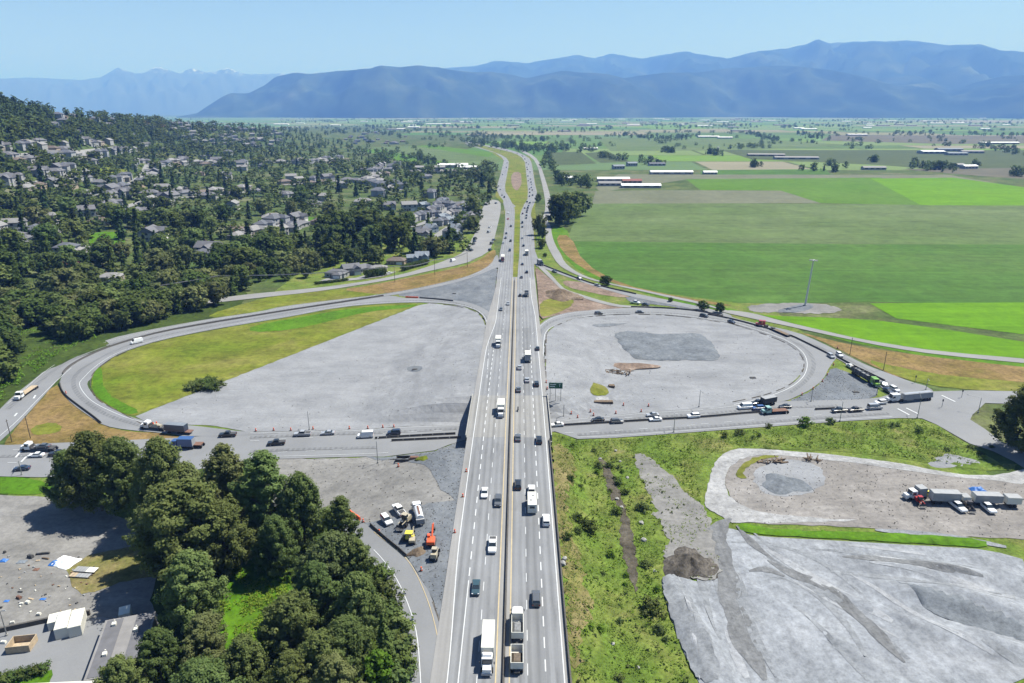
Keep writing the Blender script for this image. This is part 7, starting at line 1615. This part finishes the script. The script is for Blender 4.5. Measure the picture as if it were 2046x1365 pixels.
# flat roofed site building
q = place(px('Y', 1560, 560), 3.0); rz = heading(px('Y', 1480, 800), px('Y', 1640, 300)); fb = empty('site_building', Vector((q.x, q.y, .1)), rz); tag(fb, 'long low building with two dark roof strips under the trees', 'building')
MB().box((0, 0, 1.5), (17, 9.6, 3.0)).build('wall', 'wall_white', fb); rf = MB().box((0, 0, 3.1), (17.4, 10.0, .2)).build('roof', 'roof_pale', fb)
for y in (-2.9, 2.9): MB().box((0, y, 3.23), (16.6, 3.2, .08)).build('roof_strip', 'roof_grey', rf)
for (x, y) in ((-2.5, 2.6), (3.4, -2.0), (6.5, 2.8)): MB().box((x, y, 3.5), (.9, .8, .6)).tube((x + .8, y, 3.2), (x + .8, y, 3.9), .15, .15, 8).build('roof_vent', 'container_white', rf)
for k in range(4): MB().box((-6 + k * 4, 4.84, 1.7), (1.6, .08, 1.0)).build('window', 'window_glass', fb)
q = at(*px('Y', 960, 1040)); wb = empty('shed', Vector((q.x + 1.5, q.y - 7.5, .1)), .06); tag(wb, 'white metal roofed shed beside the green hedge corner', 'shed'); MB().box((0, 0, 1.5), (14, 8, 3.0)).build('wall', 'wall_white', wb); rr = MB(); hip_roof(rr, 14, 8, 3.1, 1.4, .4, True); rr = rr.build('roof', 'container_white', wb); mb = MB()
for k in range(14): mb.prism([(-4.3, 3.15), (0, 4.58), (0, 4.64), (-4.3, 3.22)], -6.9 + k * 1.03, -6.8 + k * 1.03)
mb.build('roof_rib', 'trim', rr)
# open skip with pallets
q = at(*px('Y', 290, 600)); sk = empty('open_skip', q + Vector((0, 0, .1)), .15); tag(sk, 'open timber bin on the paved yard', 'bin'); open_box(MB(), 0, 4.6, 3.4, 0, 1.6, .12).build('bin_wall', 'plywood', sk); MB().box((.9, -.4, .5), (1.8, 1.6, .5)).build('pallet', 'plywood', sk)
# tarps, pallets and litter
def tarp(p, rx, ry, h, mat, label, seed, rz=0.0):
    q = at(*p); V, Fc = [], []; n = 16
    for i in range(n + 1):
        for j in range(n + 1):
            u, v = i / n * 2 - 1, j / n * 2 - 1; e = max(abs(u), abs(v)); z = h * max(0, 1 - e ** 1.6) * (.75 + .35 * fbm(u * 3 + seed, v * 3, 1.0, 3)) + .12 * fbm(u * 6 + seed, v * 5, 1.2, 2)
            V.append((u * rx * (1 + .12 * fbm(v * 2 + seed, u, 1, 2)), v * ry * (1 + .15 * fbm(u * 2, v + seed, 1, 2)), max(.02, z)))
    for i in range(n):
        for j in range(n): a = i * (n + 1) + j; Fc.append((a, a + n + 1, a + n + 2, a + 1))
    o = mesh_obj('tarpaulin', V, Fc, mat, None, True, q + Vector((0, 0, .05))); o.rotation_euler = (0, 0, rz); return tag(o, label, 'tarp')
tarp(px('X', 1190, 400), 2.9, 2.2, 1.5, 'tarp_white', 'white tarpaulin over a heap in the littered yard', 1, -.3); tarp(px('X', 1010, 420), 1.4, 1.1, .9, 'tarp_blue', 'blue tarpaulin bundle against the white one', 2); tarp(px('X', 70, 370), .9, .7, .6, 'tarp_blue', 'bright blue tarpaulin scrap at the yard edge', 3); tarp(px('X', 400, 390), 1.1, .7, .3, 'roof_blue', 'pale blue sheet lying beside the dark table', 4); tarp(px('X', 660, 530), .7, .5, .35, 'rust_red', 'faded red sheet on the yard gravel', 5); tarp(px('X', 780, 1068), .7, .4, .25, 'tarp_blue', 'small blue sheet on the lower yard', 6); tarp(px('X', 120, 1105), .6, .4, .25, 'tarp_blue', 'small blue bag beside the brown crate', 7); tarp(px('c', 1310, 245), 2.2, 1.5, 1.8, 'tarp_blue', 'blue tarpaulin heap behind the pale semi trailer', 8)
q = at(*px('X', 1530, 600)); pl = empty('pallet_stack', q + Vector((0, 0, .05)), -.1); tag(pl, 'stack of pale boards and pallets beside the white tarp', 'pallet stack')
for k in range(7): MB().box((-2.4 + k * .8, .8, .55), (.7, 1.9, .12)).build('board', 'container_white' if k > 3 else 'trailer_grey', pl)
for k in range(6): MB().box((-2.3 + k * .85, -1.1, .3), (.75, 1.5, .1)).build('board', 'plywood' if k < 2 else 'trailer_grey', pl)
for y in (-1.7, -.5, .2, 1.5): MB().box((0, y, .15), (5.4, .14, .3)).build('bearer', 'timber', pl)
lr = random.Random(31)
LIT = [('X', 350, 1050, 'rust_red', (1.3, .7, .5), 'brown wooden crate among the yard litter'), ('X', 510, 1140, 'container_white', (1.0, .7, .5), 'white appliance lying on the lower yard'), ('X', 370, 940, 'steel_dark', (1.2, .3, .2), 'dark beam lying on the yard'), ('X', 780, 250, 'steel_dark', (3.4, .5, .4), 'dark steel beam behind the tarps'), ('X', 560, 310, 'steel_dark', (1.6, .8, .7), 'dark table among the yard litter'), ('X', 90, 225, 'steel_dark', (.6, .5, .5), 'dark box at the upper yard edge'), ('X', 830, 335, 'timber', (2.0, .4, .3), 'dark timber offcut beside the blue bundle'), ('X', 690, 370, 'plywood', (1.0, .5, .1), 'pale board on the yard gravel'), ('X', 560, 1065, 'plywood', (1.6, .4, .08), 'pale plank on the lower yard'), ('X', 390, 1160, 'container_white', (.8, .5, .3), 'pale sack on the lower yard'), ('X', 20, 1230, 'steel_dark', (.5, .4, .3), 'black bin bag at the yard edge'), ('X', 1580, 800, 'rust_red', (.5, .3, .2), 'rusty scrap below the pallet stack'), ('X', 1070, 840, 'plywood', (.6, .3, .2), 'small wood scrap on the yard'), ('Y', 500, 185, 'container_white', (.9, .6, .5), 'white drum beside the retaining edge'), ('Y', 50, 545, 'container_white', (1.1, .6, .5), 'white cart on the paved yard'), ('Y', 160, 290, 'container_white', (.8, .5, .4), 'white crate at the foot of the yard lamp')]
for (c_, x, y, mt, d, lab) in LIT:
    q = at(*px(c_, x, y)); o = MB().box((0, 0, d[2] / 2), d, taper=(.9, .85)).box((d[0] * .15, 0, d[2] * 1.05), (d[0] * .5, d[1] * .5, d[2] * .25)).build('yard_litter', mt, None, q + Vector((0, 0, .08))); o.rotation_euler = (0, 0, lr.uniform(-.4, .4)); tag(o, lab, 'litter')
for k in range(46):
    q = at(lr.uniform(0, 190), lr.uniform(1110, 1225)); s = lr.uniform(.15, .4); mt = lr.choice(['container_white', 'plywood', 'steel_dark', 'trailer_grey', 'rust_red']); o = MB().box((0, 0, s * .3), (s * 1.6, s, s * .5), taper=(.7, .8)).build('litter_scrap', mt, None, q + Vector((0, 0, .06))); o.rotation_euler = (0, 0, lr.uniform(0, 3)); tag(o, {'container_white': 'white', 'plywood': 'pale wood', 'steel_dark': 'dark', 'trailer_grey': 'grey', 'rust_red': 'rusty'}[mt] + ' scrap scattered over the littered yard', 'litter', 'scraps ' + mt)
lamp(px('Y', 90, 450), 1222, 'yellow topped lamp pole in the paved yard', .6, 0)
# retaining edge and chain link fence
P = resample(wpath('Y -40,420 100,385 300,345 640,270 | Y 1080,190 1280,160', 1), 3.0); rw = empty('retaining_wall', P[0]); tag(rw, 'low brown block wall behind the shipping containers', 'wall')
for i in range(len(P) - 1):
    a, b_ = P[i], P[i + 1]; o = MB().box((0, 0, .6), ((b_ - a).length - .05, .5, 1.2)).build('block', 'concrete_dark', rw); o.location = (a + b_) / 2 - P[0]; o.rotation_euler = (0, 0, math.atan2(b_.y - a.y, b_.x - a.x))
P = resample(wpath('Y -40,1010 150,985 320,940 480,890 640,850', 1), 2.4); fc = empty('wire_fence', P[0]); tag(fc, 'thin wire fence above the green hedge', 'fence')
for p in P: MB().tube((0, 0, 0), (0, 0, 2.0), .05, .05, 6).build('post', 'steel_pole', fc, p - P[0])
mb = MB()
for i in range(len(P) - 1):
    for z in (.3, .8, 1.3, 1.95): mb.tube(P[i] - P[0] + Vector((0, 0, z)), P[i + 1] - P[0] + Vector((0, 0, z)), .02, .02, 4, False)
mb.build('wire', 'steel_pole', fc); hedge(wpath('Y -20,1050 200,1000 420,950 640,890'), 1.6, 2.2, 'bright green hedge below the wire fence')
# loose stones on the gravel slopes and boulders in the ditch
rock = bpy.data.meshes.new('stone'); bm = bmesh.new(); bmesh.ops.create_icosphere(bm, subdivisions=1, radius=.5)
for v in bm.verts: v.co *= lr.uniform(.75, 1.15); v.co.z *= .7
bm.to_mesh(rock); bm.free(); rock.materials.append(MATS['concrete'])
for w in 'K 1140,480 1150,445 1725,175 1745,305 1825,540 1510,1085 1700,1260 | G 1300,600 1335,685 1390,815 1500,1165 1310,980 1345,1045 1175,665'.split('|'):
    for p in path(w): o = link(bpy.data.objects.new('boulder', rock)); o.location = at(*p) + Vector((0, 0, .45)); s = lr.uniform(.9, 1.8); o.scale = (s, s, s); o.rotation_euler = (0, 0, lr.uniform(0, 6)); tag(o, 'pale boulder lying in the weeds of the ditch slope', 'boulder', 'pale boulders of the ditch slope')
C, n0, Vs, Fs = [], 0, [], []
rr_ = np.random.default_rng(3); base = np.array([(1, 0, -.2), (-.5, .8, -.2), (-.5, -.8, -.2), (0, 0, .6)])
for ring, k in [(r, 700) for r in SHEETS['gravel_area'][:9]] + [(SHEETS['haul_yard'][0], 1000)]:
    xs = [p[0] for p in ring]; ys = [p[1] for p in ring]; g_ = 0
    while g_ < k:
        x, y = rr_.uniform(min(xs), max(xs)), rr_.uniform(min(ys), max(ys)); g_ += 1
        if not inside(x, y, ring): continue
        s = rr_.uniform(.08, .28); Vs.append(base * s * rr_.uniform(.7, 1.3, (4, 3)) + np.array([x, y, E(x, y) + .12])); Fs.append(np.array([(0, 1, 3), (1, 2, 3), (2, 0, 3), (0, 2, 1)]) + n0); n0 += 4
me = np_mesh('loose_stones', np.concatenate(Vs), np.concatenate(Fs), 'concrete_dark', 3); struct(link(bpy.data.objects.new('loose_stones', me)), 'stuff')
